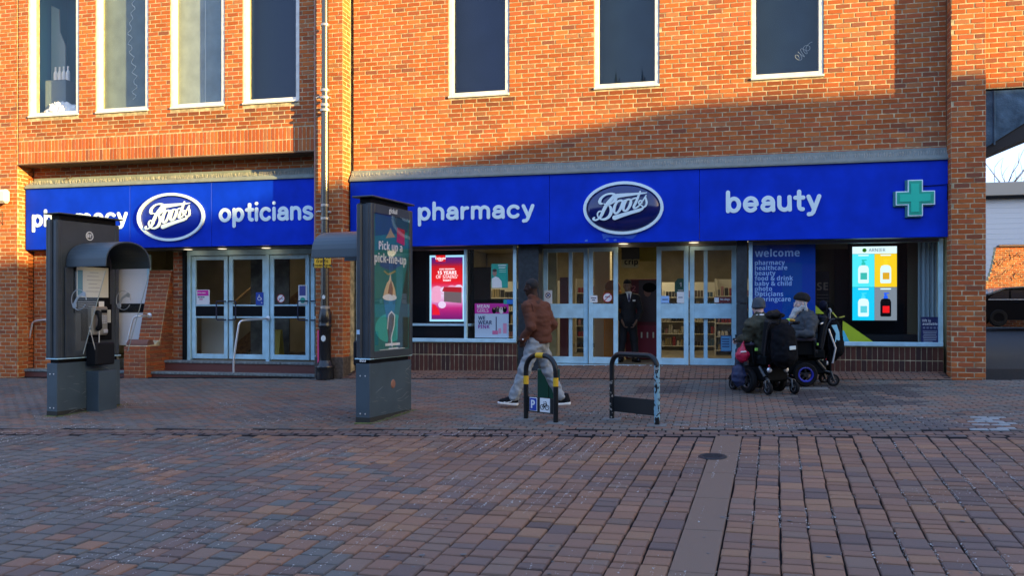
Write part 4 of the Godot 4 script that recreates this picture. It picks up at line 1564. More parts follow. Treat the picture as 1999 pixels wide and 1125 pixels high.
	part(n1, "prohibition_ring", G.new().torus(Vector3(0, 0.03, 0.003), 0.048, 0.006, Basis(), 24, 6), mat("ring_dark", L(.18, .03, .05), 0.5))
	part(n1, "cross_bar", G.new().ribbon([Vector3(-.035, .065, .012), Vector3(.035, -.005, .012)], 0.002, 0.005), M.black)
	part(n1, "cross_bar", G.new().ribbon([Vector3(-.035, -.005, .014), Vector3(.035, .065, .014)], 0.002, 0.006), M.blue_print)
	var n2 := board("notice", "small white notice at the bottom left of the second sliding door's glass", "notice", P(1151, 577, zd + 0.055), P(1166, 591, zd + 0.055), M.paper, 0.003)
	pict(n2, "text_line", rect(0, 0.018, 0.1, 0.016), M.navy, 0.004)
	pict(n2, "text_line", rect(0, -0.02, 0.06, 0.016), M.navy, 0.004)
	var rd := thing("round_notice", "round white notice with a red diagonal bar on the second sliding door", "notice", P(1186, 581, zd + 0.055))
	part(rd, "disc", G.new().extrude(PackedVector2Array(disc(0, 0, 0.092, 0.092, 28)), 0, 0.003), M.paper)
	part(rd, "red_ring", G.new().torus(Vector3(0, 0, 0.003), 0.086, 0.007, Basis(), 30, 6), M.red)
	part(rd, "red_bar", G.new().ribbon([Vector3(-.055, -.055, .014), Vector3(.055, .055, .014)], 0.003, 0.007), M.red)
	pict(rd, "symbol", rect(0, 0.012, 0.1, 0.022), M.grey_text, 0.006)
	var n3 := board("notice", "pale blue notice at the bottom left of the third sliding door's glass", "notice", P(1290, 578, zd + 0.055), P(1306, 592, zd + 0.055), M.pale_blue_print, 0.003)
	pict(n3, "text_line", rect(0, 0.0, 0.1, 0.016), M.navy, 0.004)
	var n4 := board("notice", "white notice at the bottom right of the third sliding door's glass", "notice", P(1321, 570, zd + 0.055), P(1335, 592, zd + 0.055), M.paper, 0.003)
	pict(n4, "text_line", rect(0, 0.0, 0.08, 0.014), M.navy, 0.004)
	var n5 := board("notice", "dark red and white no dogs notice on the rightmost sliding door", "notice", P(1394, 580, zd), P(1427, 592, zd), mat("notice_red", L(.16, .02, .02), 0.5), 0.003)
	pict(n5, "white_square", rect(-0.11, 0, 0.08, 0.09), M.paper, 0.004)
	words(n5, "lettering", "No dogs", 0.045, M.paper, Vector3(0.04, 0.012, 0.003))
	var n6 := board("notice", "blue framed information notice on the lower glass of the rightmost sliding door", "notice", P(1406, 655, zd), P(1428, 687, zd), M.navy, 0.003)
	pict(n6, "print", rect(0, 0, 0.18, 0.27), mat("print_blue", L(.09, .27, .45), 0.5), 0.004)
	for k in 4:
		pict(n6, "text_line", rect(-0.01, 0.08 - k * 0.045, 0.13, 0.018), M.navy, 0.006)
	# right-hand shop window
	var w := board("welcome_panel", "tall blue welcome panel listing the shop's departments at the left of the right shop window", "panel", P(1462, 477, 0.0), P(1591, 690, 0.0), mat("welcome_blue", L(.004, .05, .36), 0.5, 0.0, "", 1, 0, 0.2))
	var wx := P(1473, 500, 0.0).x - w.position.x
	words(w, "lettering", "welcome", 0.178, M.pale_blue_print, Vector3(wx, P(1473, 495, 0.0).y - w.position.y, 0.008), true, 0)
	var lines := ["pharmacy", "healthcare", "beauty", "food & drink", "baby & child", "photo", "       Opticians", "hearingcare"]
	for i in lines.size():
		words(w, "lettering", lines[i], 0.108, M.pale_blue_print, Vector3(wx, P(1473, 513.5 + i * 10.15, 0.0).y - w.position.y, 0.008), true, 0)
	pict(w, "small_oval", disc(wx + 0.075, P(1473, 574, 0.0).y - w.position.y, 0.06, 0.04), mat("oval_print", L(.05, .13, .42), 0.5), 0.008)
	pict(w, "lighter_panel", rect(0.17, 0.0, 0.33, 1.25), mat("welcome_blue_light", L(.004, .07, .33), 0.5, 0.0, "", 1, 0, 0.2), 0.0075)
	var dp := board("dark_poster", "black hanging poster lettered SE between the welcome panel and the large screen", "poster", P(1592, 530, -0.5), P(1618, 600, -0.5), M.black)
	words(dp, "lettering", "SE", 0.19, mat("letter_brown", L(.10, .075, .05), 0.6), Vector3(0, 0.05, 0.008))
	for k in 3:
		pict(dp, "text_line", rect(0, -0.10 - k * 0.06, 0.2, 0.012), mat("letter_brown2", L(.05, .04, .03), 0.6), 0.008)
	board("dark_poster", "mustard card with dark lettering at the top of the right shop window", "poster", P(1592, 472, -0.6), P(1654, 486, -0.6), mat("board_olive", L(.16, .13, .05), 0.6))
	board("backdrop", "brown backdrop board behind the SE poster in the right shop window", "backdrop", P(1585, 470, -1.1), P(1665, 690, -1.1), mat("backdrop_brown", L(.09, .075, .035), 0.7))
	board("backdrop", "wide black backdrop behind the bright four-colour screen", "backdrop", P(1628, 470, -0.75), P(1772, 690, -0.75), M.black)
	board("backdrop", "olive brown partition between the bright screen and the pale curtain", "backdrop", P(1770, 470, -0.6), P(1798, 680, -0.6), mat("backdrop_olive", L(.10, .085, .04), 0.6))
	var cg := G.new()
	var cp0 := P(1791, 470, -0.25)
	var cp1 := P(1845, 690, -0.25)
	for i in 40:
		var a := float(i) / 40
		var b := float(i + 1) / 40
		var za := -0.25 + 0.028 * sin(a * 38.0) + 0.01 * sin(a * 91.0)
		var zb := -0.25 + 0.028 * sin(b * 38.0) + 0.01 * sin(b * 91.0)
		var xa := lerpf(cp0.x, cp1.x, a)
		var xb := lerpf(cp0.x, cp1.x, b)
		cg.quad(Vector3(xa, 0.3, za), Vector3(xb, 0.3, zb), Vector3(xb, 2.6, zb), Vector3(xa, 2.6, za), Vector3.BACK)
		cg.quad(Vector3(xa, 0.3, za - 0.004), Vector3(xb, 0.3, zb - 0.004), Vector3(xb, 2.6, zb - 0.004), Vector3(xa, 2.6, za - 0.004), Vector3.FORWARD)
	single("curtain", "pale blue-grey pleated curtain at the right end of the right shop window", "curtain", cg, mat("curtain_blue", L(.28, .38, .42), 0.8))
	# the bright screen
	var s0 := P(1663, 482, -0.2)
	var s1 := P(1750, 626, -0.2)
	var sc := thing("advertising_screen", "lit screen showing four pump bottles on cyan, yellow and grey squares", "screen", (s0 + s1) * 0.5)
	var sw := s1.x - s0.x
	var sh := s0.y - s1.y
	part(sc, "housing", G.new().box(Vector3(0, 0, -0.05), Vector3(sw + 0.05, sh + 0.05, 0.09), 0.006), M.black)
	var em := 0.30
	var quads := [["screen_white", Color(.86, .97, 1.0), 0.0, sh * 0.45, sw, sh * 0.10], ["screen_cyan", Color(.30, .90, .95), -sw * 0.25, sh * 0.175, sw * 0.5, sh * 0.45], ["screen_yellow", Color(.95, .80, .05), sw * 0.25, sh * 0.175, sw * 0.5, sh * 0.45], ["screen_blue", Color(.02, .78, .95), -sw * 0.25, -sh * 0.275, sw * 0.5, sh * 0.45], ["screen_grey", Color(.47, .52, .57), sw * 0.25, -sh * 0.275, sw * 0.5, sh * 0.45]]
	for q in quads:
		part(sc, "lit_square", G.new().box(Vector3(q[2], q[3], 0), Vector3(q[4] - 0.004, q[5] - 0.004, 0.01)), glow(q[0], q[1], em))
	var white := glow("screen_bottle", Color(.85, .96, 1.0), em)
	var bottles := [[-0.25, 0.13, white, glow("screen_teal", Color(.15, .75, .70), em), glow("screen_teal2", Color(.2, .72, .68), em)], [0.25, 0.13, white, glow("screen_yellow2", Color(1, .85, .1), em), glow("screen_gold", Color(.85, .65, .05), em)], [-0.25, -0.32, white, glow("screen_paleblue", Color(.25, .85, .95), em), glow("screen_teal3", Color(.35, .8, .85), em)], [0.25, -0.32, M.black, glow("screen_royal", Color(.05, .35, .95), em), glow("screen_red", Color(.9, .05, .05), em)]]
	for e in bottles:
		var bx: float = e[0] * sw
		var by: float = e[1] * sh
		var body := PackedVector2Array([Vector2(-.088, -.15), Vector2(-.075, -.165), Vector2(.075, -.165), Vector2(.088, -.15), Vector2(.088, .09), Vector2(.07, .135), Vector2(.03, .15), Vector2(-.03, .15), Vector2(-.07, .135), Vector2(-.088, .09)])
		part(sc, "bottle_image", G.new().extrude(body, 0.005, 0.008, Transform3D(Basis(), Vector3(bx, by, 0))), e[2])
		part(sc, "pump_image", G.new().extrude(PackedVector2Array([Vector2(-.034, .15), Vector2(.034, .15), Vector2(.03, .20), Vector2(.012, .205), Vector2(.012, .225), Vector2(.055, .235), Vector2(.055, .25), Vector2(-.03, .25), Vector2(-.03, .23), Vector2(-.012, .205), Vector2(-.03, .20)]), 0.005, 0.008, Transform3D(Basis(), Vector3(bx, by, 0))), e[3])
		part(sc, "label_image", G.new().box(Vector3(bx + 0.005, by - 0.04, 0.009), Vector3(0.11, 0.12, 0.002)), e[4])
	words(sc, "lettering", "  ARNIER", 0.082, glow("screen_ink", Color(.10, .16, .25), 0.12), Vector3(0.04, sh * 0.45, 0.008), false)
	part(sc, "green_mark", G.new().extrude(PackedVector2Array(disc(-0.165, sh * 0.45, 0.036, 0.036)), 0.005, 0.008), glow("screen_green", Color(.25, .6, .05), 0.2))
	words(sc, "lettering", "G", 0.06, M.black, Vector3(-0.165, sh * 0.45, 0.01))
	for e in [[-0.25, 0.38], [0.25, 0.38], [-0.25, -0.075], [0.25, -0.075]]:
		part(sc, "text_line", G.new().box(Vector3(e[0] * sw, e[1] * sh, 0.007), Vector3(0.17, 0.022, 0.003)), white)
	var sl := AreaLight3D.new()
	sl.name = "screen_light"
	sl.area_size = Vector2(sw, sh)
	sl.light_color = Color(.6, .9, 1.0)
	sl.light_energy = 0.08
	sl.area_range = 6.0
	sl.shadow_enabled = true
	add_child(sl)
	sl.position = sc.position + Vector3(0, 0, 0.02)
	sl.rotation_degrees.y = 180
	var tr := thing("corner_poster", "lime green triangular poster corner low in the right shop window behind the wheelchairs", "poster", P(1650, 668, -0.05))
	part(tr, "board", G.new().extrude(PackedVector2Array([Vector2(-0.05, 0), Vector2(0.46, 0), Vector2(0.0, 0.34), Vector2(-0.05, 0.37)]), 0, 0.01), M.lime)
	part(tr, "print", G.new().extrude(PackedVector2Array([Vector2(-0.05, 0.01), Vector2(0.06, 0.01), Vector2(-0.03, 0.2), Vector2(-0.05, 0.2)]), 0.01, 0.012), M.cyan)
	var tr2 := thing("corner_poster", "small lime green triangle showing beside the bearded man's headrest", "poster", P(1592, 606, -0.05))
	part(tr2, "board", G.new().extrude(PackedVector2Array([Vector2(-0.02, -0.06), Vector2(0.14, -0.06), Vector2(-0.02, 0.1)]), 0, 0.01), M.lime)
	var lift := board("notice", "navy notice lettered lift is available in the lower right corner of the right shop window", "notice", P(1797, 619, 0.10), P(1836.5, 672, 0.10), M.navy, 0.004)
	words(lift, "lettering", "lift is", 0.055, M.paper, Vector3(-0.135, 0.165, 0.004), true, 0)
	words(lift, "lettering", "available", 0.055, M.paper, Vector3(-0.135, 0.11, 0.004), true, 0)
	for k in 5:
		pict(lift, "symbol", rect(-0.11 + k * 0.055, 0.045, 0.036, 0.036), mat("symbol_grey", L(.16, .18, .26), 0.5), 0.004)
	for k in 7:
		pict(lift, "text_line", rect(-0.02 - (0.03 if k == 6 else 0.0), -0.015 - k * 0.029, 0.22 - (0.08 if k == 6 else 0.012 * (k % 3)), 0.012), mat("text_grey", L(.34, .36, .42), 0.5), 0.004)
	single("display_table", "long black counter along the sill under the bright screen", "counter", G.new().box(Vector3(2.45, 0.35, -0.5), Vector3(1.5, 0.62, 0.35), 0.01), M.plastic_black)
	# left-hand shop window
	s0 = P(839, 499, -0.15)
	s1 = P(907, 628, -0.15)
	var lb := thing("light_box", "lit red and magenta advertising light box with a white border in the left shop window", "light box", (s0 + s1) * 0.5)
	sw = s1.x - s0.x
	sh = s0.y - s1.y
	part(lb, "housing", G.new().box(Vector3(0, 0, -0.06), Vector3(sw + 0.16, sh + 0.14, 0.09), 0.006), M.black)
	part(lb, "lit_border", G.new().box(Vector3(0, 0, -0.004), Vector3(sw, sh, 0.01)), glow("lightbox_white", Color(.62, .86, .98), 0.30))
	var stops := [[0.5, Color(.30, .06, .46)], [0.42, Color(.42, .04, .36)], [0.34, Color(.78, .02, .05)], [0.14, Color(.88, .03, .05)], [0.06, Color(.84, .12, .28)], [0.0, Color(.88, .50, .68)], [-0.12, Color(.86, .78, .90)], [-0.22, Color(.84, .55, .76)], [-0.32, Color(.72, .12, .46)], [-0.5, Color(.42, .03, .40)]]
	var nbn := 30
	for q in nbn:
		var t := 0.5 - (q + 0.5) / nbn
		var col: Color = stops[0][1]
		for a in stops.size() - 1:
			if t <= stops[a][0] and t >= stops[a + 1][0]:
				col = stops[a][1].lerp(stops[a + 1][1], (stops[a][0] - t) / (stops[a][0] - stops[a + 1][0]))
		part(lb, "lit_print", G.new().box(Vector3(0, t * (sh - 0.08), 0.002), Vector3(sw - 0.075, (sh - 0.08) / nbn, 0.006)), glow("lightbox_%d" % q, col, 0.30))
	var puffs := [[-0.2, -0.02, 0.10, 0.07], [-0.05, -0.03, 0.09, 0.06], [0.1, 0.0, 0.10, 0.06], [0.24, 0.02, 0.08, 0.05], [-0.22, -0.16, 0.10, 0.12], [-0.1, -0.32, 0.08, 0.07]]
	for q in puffs.size():
		part(lb, "cloud_image", G.new().extrude(PackedVector2Array(disc(puffs[q][0], puffs[q][1], puffs[q][2], puffs[q][3], 18)), 0.0045, 0.0058 + 0.0002 * q), glow("lightbox_puff%d" % (q % 2), [Color(.90, .62, .76), Color(.88, .80, .92)][q % 2], 0.30))
	part(lb, "red_tab", G.new().box(Vector3(-0.13, sh * 0.5 - 0.065, 0.007), Vector3(0.2, 0.13, 0.004)), glow("lightbox_tab", Color(.85, .02, .05), 0.28))
	words(lb, "lettering", "Colgate", 0.06, glow("lightbox_ink", Color(1, .95, .97), 0.36), Vector3(-0.13, sh * 0.5 - 0.06, 0.011), true)
	part(lb, "smile_mark", G.new().ribbon(arc(-0.13, sh * 0.5 - 0.085, 0.05, 0.022, 200, 340, 8).map(func(p): return Vector3(p.x, p.y, 0.011)), 0.008, 0.011), M.lightbox_ink)
	words(lb, "lettering", "START REVERSING", 0.037, M.lightbox_ink, Vector3(0, 0.375, 0.007))
	words(lb, "lettering", "15 YEARS", 0.092, M.lightbox_ink, Vector3(0, 0.305, 0.007))
	words(lb, "lettering", "OF STAINS'", 0.092, M.lightbox_ink, Vector3(0, 0.225, 0.007), false)
	words(lb, "lettering", "TODAY", 0.052, M.lightbox_ink, Vector3(0, 0.155, 0.007))
	part(lb, "carton_image", G.new().extrude(PackedVector2Array([Vector2(-0.06, -0.26), Vector2(0.30, -0.29), Vector2(0.30, -0.08), Vector2(-0.06, -0.06)]), 0.006, 0.008), glow("lightbox_carton", Color(.42, .36, .38), 0.28))
	part(lb, "carton_top_image", G.new().extrude(PackedVector2Array([Vector2(-0.1, -0.06), Vector2(0.30, -0.08), Vector2(0.30, 0.02), Vector2(-0.06, 0.03)]), 0.006, 0.009), glow("lightbox_carton2", Color(.66, .07, .12), 0.28))
	part(lb, "red_swirl", G.new().extrude(PackedVector2Array([Vector2(-0.3, -0.52), Vector2(-0.14, -0.52), Vector2(-0.16, -0.42), Vector2(-0.24, -0.32), Vector2(-0.3, -0.30)]), 0.006, 0.008), glow("lightbox_swirl", Color(.9, .05, .15), 0.28))
	sl = AreaLight3D.new()
	sl.name = "light_box_light"
	sl.area_size = Vector2(sw, sh)
	sl.light_color = Color(1, .5, .6)
	sl.light_energy = 0.06
	sl.area_range = 6.0
	sl.shadow_enabled = true
	add_child(sl)
	sl.position = lb.position + Vector3(0, 0, 0.025)
	sl.rotation_degrees.y = 180
	single("display_shelf", "white-edged display shelf below the red light box", "shelf", G.new().box(Vector3(-5.55, 0.80, -0.18), Vector3(1.5, 0.045, 0.36), 0.006), M.aluminium)
	single("display_plinth", "black plinth under the white-edged display shelf", "plinth", G.new().box(Vector3(-5.55, 0.43, -0.2), Vector3(1.45, 0.68, 0.3), 0.01), M.black)
	board("display_board", "low black display board standing behind the pink poster", "display", P(922, 585, -0.9), P(990, 690, -0.9), M.black)
	board("display_board", "narrow brown display board behind the green poster", "display", P(925, 522, -1.2), P(958, 690, -1.2), mat("board_brown", L(.07, .035, .028), 0.7))
	board("backdrop", "black backdrop beside the red light box in the left shop window", "backdrop", P(690, 470, -0.8), P(925, 690, -0.8), M.black)
	var gp := board("poster", "green poster with a person in a white coat on the left shop window", "poster", P(959, 515.5, 0.09), P(991.5, 562.5, 0.09), M.teal, 0.003)
	pict(gp, "coat_print", [Vector2(-.15, -.225), Vector2(.05, -.225), Vector2(.04, -.10), Vector2(-.02, -.03), Vector2(-.08, -.01), Vector2(-.15, -.05)], M.paper, 0.004)
	pict(gp, "face_print", disc(-0.095, 0.055, 0.042, 0.06), mat("print_skin", L(.35, .19, .14), 0.5), 0.0055)
	pict(gp, "hair_print", disc(-0.095, 0.105, 0.044, 0.03), mat("print_hair", L(.05, .03, .025), 0.5), 0.007)
	pict(gp, "text_line", rect(0.05, 0.2, 0.16, 0.02), M.paper, 0.004)
	pict(gp, "text_line", rect(0.05, 0.155, 0.13, 0.018), M.paper, 0.004)
	for q in 2:
		pict(gp, "text_line", rect(0.06, 0.11 - q * 0.035, 0.13, 0.012), mat("print_mint", L(.35, .62, .52), 0.5), 0.004)
	var mg := board("poster", "pink and pale blue poster lettered WE WEAR PINK low on the left shop window", "poster", P(927, 594, 0.09), P(993, 660, 0.09), mat("print_pale", L(.47, .58, .68), 0.5), 0.003)
	pict(mg, "magenta_band", rect(0, 0.235, 0.665, 0.195), M.magenta, 0.004)
	words(mg, "lettering", "MEAN", 0.088, M.paper, Vector3(-0.285, 0.277, 0.005), true, 0)
	words(mg, "lettering", "GIRLS", 0.088, M.paper, Vector3(-0.285, 0.195, 0.005), false, 0)
	for q in 4:
		pict(mg, "figure_print", disc(0.05 + q * 0.07, 0.20 + 0.02 * (q % 2), 0.042, 0.062), [M.black, M.print_hair, M.shelf_white, M.black][q], 0.006 + q * 0.001)
		pict(mg, "figure_print", disc(0.05 + q * 0.07, 0.235 + 0.02 * (q % 2), 0.016, 0.022), M.print_skin, 0.012)
	words(mg, "lettering", "WE", 0.098, M.navy, Vector3(-0.265, 0.055, 0.004), true, 0)
	words(mg, "lettering", "WEAR", 0.098, M.navy, Vector3(-0.265, -0.03, 0.004), true, 0)
	words(mg, "lettering", "PINK", 0.098, mat("print_violet", L(.26, .03, .26), 0.5), Vector3(-0.265, -0.112, 0.004), true, 0)
	pict(mg, "mascara_print", rect(0.09, -0.08, 0.018, 0.32), M.navy, 0.004)
	pict(mg, "pack_print", rect(0.07, -0.22, 0.11, 0.07), mat("print_rose", L(.62, .15, .30), 0.5), 0.005)
	pict(mg, "pack_print", rect(0.26, -0.14, 0.07, 0.19), mat("print_rose2", L(.66, .28, .40), 0.5), 0.005)
	pict(mg, "pack_print", rect(0.16, -0.19, 0.05, 0.1), M.print_rose2, 0.0055)
	var bs := board("sticker", "small blue sticker beside the pink poster on the left shop window", "sticker", P(983, 585, 0.095), P(1006, 594, 0.095), mat("print_azure", L(.01, .17, .55), 0.5), 0.003)
	pict(bs, "teal_end", rect(-0.08, 0, 0.06, 0.08), M.teal, 0.004)
	shelving("dim shelf unit deep inside behind the pink poster window", Vector3(-4.6, 0.05, -3.6), 0, 1.7, 1.7, 5, 9)
	# lobby behind the hinged doors
	var zl := -0.268
	var ps := board("poster", "small pink and white poster on the left glass of the leftmost hinged door", "poster", P(384, 566, zl), P(410, 595, zl), mat("print_white2", L(.62, .64, .66), 0.5), 0.003)
	pict(ps, "magenta_band", rect(0, 0.088, 0.265, 0.115), M.magenta, 0.004)
	words(ps, "lettering", "MEAN GIRLS", 0.032, M.paper, Vector3(-0.03, 0.09, 0.005))
	words(ps, "lettering", "WE WEAR", 0.036, M.navy, Vector3(-0.04, 0.0, 0.004))
	words(ps, "lettering", "PINK", 0.036, M.magenta, Vector3(-0.04, -0.045, 0.004))
	var ac := board("notice", "blue notice with a wheelchair symbol on the second hinged door", "notice", P(500, 571, zl), P(515, 596, zl), M.blue_print, 0.003)
	part(ac, "wheelchair_symbol", G.new().ribbon(arc(-0.005, 0.005, 0.038, 0.038, 100, 380, 16).map(func(p): return Vector3(p.x, p.y, 0.011)), 0.002, 0.004), M.paper)
	part(ac, "wheelchair_symbol", G.new().ribbon([Vector3(-0.01, 0.08, 0.013), Vector3(-0.008, 0.03, 0.013), Vector3(0.03, 0.028, 0.013), Vector3(0.045, -0.015, 0.013)], 0.002, 0.005), M.paper)
	words(ac, "lettering", ">", 0.06, M.paper, Vector3(0.05, -0.085, 0.003))
	var nc := thing("round_notice", "round white notice with a red diagonal bar on the third hinged door", "notice", P(549, 583, zl))
	part(nc, "disc", G.new().extrude(PackedVector2Array(disc(0, 0, 0.088, 0.088, 26)), 0, 0.003), M.paper)
	part(nc, "red_ring", G.new().torus(Vector3(0, 0, 0.003), 0.083, 0.007, Basis(), 28, 6), M.red)
	part(nc, "red_bar", G.new().ribbon([Vector3(-.05, -.05, .014), Vector3(.05, .05, .014)], 0.003, 0.007), M.red)
	part(nc, "symbol", G.new().ribbon([Vector3(-.045, -.005, .02), Vector3(.045, -.005, .02)], 0.002, 0.005), M.grey_text)
	var nb := board("notice", "white notice with a blue square and teal circle on the third hinged door", "notice", P(583, 557, zl), P(600, 595, zl), M.paper, 0.003)
	pict(nb, "blue_square", rect(-0.005, 0.085, 0.14, 0.2), mat("print_indigo", L(.05, .06, .25), 0.5), 0.004)
	pict(nb, "teal_circle", disc(0.0, -0.11, 0.06, 0.06), M.teal, 0.004)
	var stc := thing("staircase", "wooden staircase rising to the right inside behind the leftmost hinged door", "stairs", Vector3(-11.3, 0.03, -2.6))
	for i in 9:
		part(stc, "stair_tread", G.new().box(Vector3(0.1 + i * 0.26, 0.1 + i * 0.2, 0), Vector3(0.3, 0.05, 0.9), 0.004), M.wood)
	part(stc, "stringer", G.new().extrude(PackedVector2Array([Vector2(-0.05, -0.05), Vector2(0.3, -0.05), Vector2(2.5, 1.65), Vector2(2.5, 2.05), Vector2(-0.05, 0.1)]), 0.45, 0.49), M.wood)
	part(stc, "stair_rail", G.new().tube([Vector3(-0.1, 1.05, 0.47), Vector3(2.3, 2.85, 0.47)], 0.035, 8), mat("rail_wood", L(.55, .33, .12), 0.4))
	part(stc, "newel_post", G.new().box(Vector3(-0.1, 0.55, 0.47), Vector3(0.09, 1.1, 0.09), 0.006), M.rail_wood)
	single("cupboard", "low white cupboard standing on the lobby floor under the stairs", "cupboard", G.new().box(Vector3(0, 0.5, 0), Vector3(0.55, 1.0, 0.5), 0.01), mat("cup_white", L(.55, .56, .50), 0.6), Vector3(-11.05, 0.03, -1.3))
	single("grey_panel", "grey panel door standing behind the second hinged door", "panel", G.new().box(Vector3(0, 1.1, 0), Vector3(0.95, 2.2, 0.05), 0.006), mat("panel_grey", L(.20, .20, .16), 0.6, 0.0, "blotch", 0.6), Vector3(-9.95, 0.03, -1.6))
	var ys := thing("floor_sign", "yellow folding caution sign standing inside behind the second hinged door", "floor sign", Vector3(-9.62, 0.03, -1.2))
	part(ys, "sign_leaf", G.new().box(Vector3(0, 0.32, 0), Vector3(0.26, 0.62, 0.02), 0.006, Basis(Vector3.RIGHT, -0.16)), mat("caution_yellow", L(.40, .30, .02), 0.5))
	part(ys, "sign_leaf", G.new().box(Vector3(0, 0.32, -0.15), Vector3(0.26, 0.62, 0.02), 0.006, Basis(Vector3.RIGHT, 0.16)), M.caution_yellow)
	# things standing in the first upper window
	var cs := thing("cardboard_box", "grey box standing in the leftmost upper window with white bottles on top", "box", Vector3(-13.95, 5.15, 0.1))
	part(cs, "carton", G.new().box(Vector3(0.0, 0.42, 0), Vector3(0.52, 0.84, 0.4), 0.01), mat("carton_grey", L(.11, .16, .19), 0.8))
	part(cs, "flap", G.new().box(Vector3(0.0, 0.845, 0.02), Vector3(0.5, 0.01, 0.36), 0.002), mat("carton_grey2", L(.15, .2, .23), 0.8))
	single("leaning_board", "pale grey panel leaning at the left inside the leftmost upper window", "panel", G.new().extrude(PackedVector2Array([Vector2(0, 0), Vector2(0.36, 0), Vector2(0.36, 1.7), Vector2(0.22, 2.0), Vector2(0.2, 2.5), Vector2(0, 2.6)]), 0, 0.03), mat("panel_pale", L(.24, .30, .34), 0.8), Vector3(-14.38, 5.15, -0.1))
	for i in 4:
		var bo := thing("white_bottle", ["leftmost white bottle on the grey box in the leftmost upper window", "second white bottle from the left on the upper window's grey box", "third white bottle from the left on the upper window's grey box", "rightmost white bottle on the grey box in the leftmost upper window"][i], "bottle", Vector3(-14.10 + i * 0.105, 6.0, 0.12), 0, "white bottles in the upper window")
		part(bo, "body", G.new().lathe([Vector2(0, 0), Vector2(0.042, 0), Vector2(0.042, 0.19), Vector2(0.018, 0.25), Vector2(0.018, 0.27)], 12, Transform3D(), false), M.paper)
		part(bo, "cap", G.new().lathe([Vector2(0.02, 0.27), Vector2(0.02, 0.33), Vector2(0, 0.33)], 12), M.paper)
	var hp := Field.new(Vector3(-0.5, -0.05, -0.25), Vector3(0.5, 0.5, 0.25), 0.025)
	hp.egg(Vector3(0, 0.08, 0), Vector3(0.42, 0.16, 0.16), 0.05).egg(Vector3(-0.1, 0.2, 0), Vector3(0.22, 0.14, 0.13), 0.06).egg(Vector3(0.2, 0.12, 0.04), Vector3(0.16, 0.12, 0.12), 0.05)
	var nz := FastNoiseLite.new()
	nz.seed = 3
	nz.frequency = 5.0
	hp.wrinkle(nz, 0.09)
	var hg := G.new()
	hp.net(hg)
	single("cloth_heap", "crumpled white cloth heaped at the bottom of the leftmost upper window", "cloth", hg, M.paper, Vector3(-13.72, 5.19, 0.33))


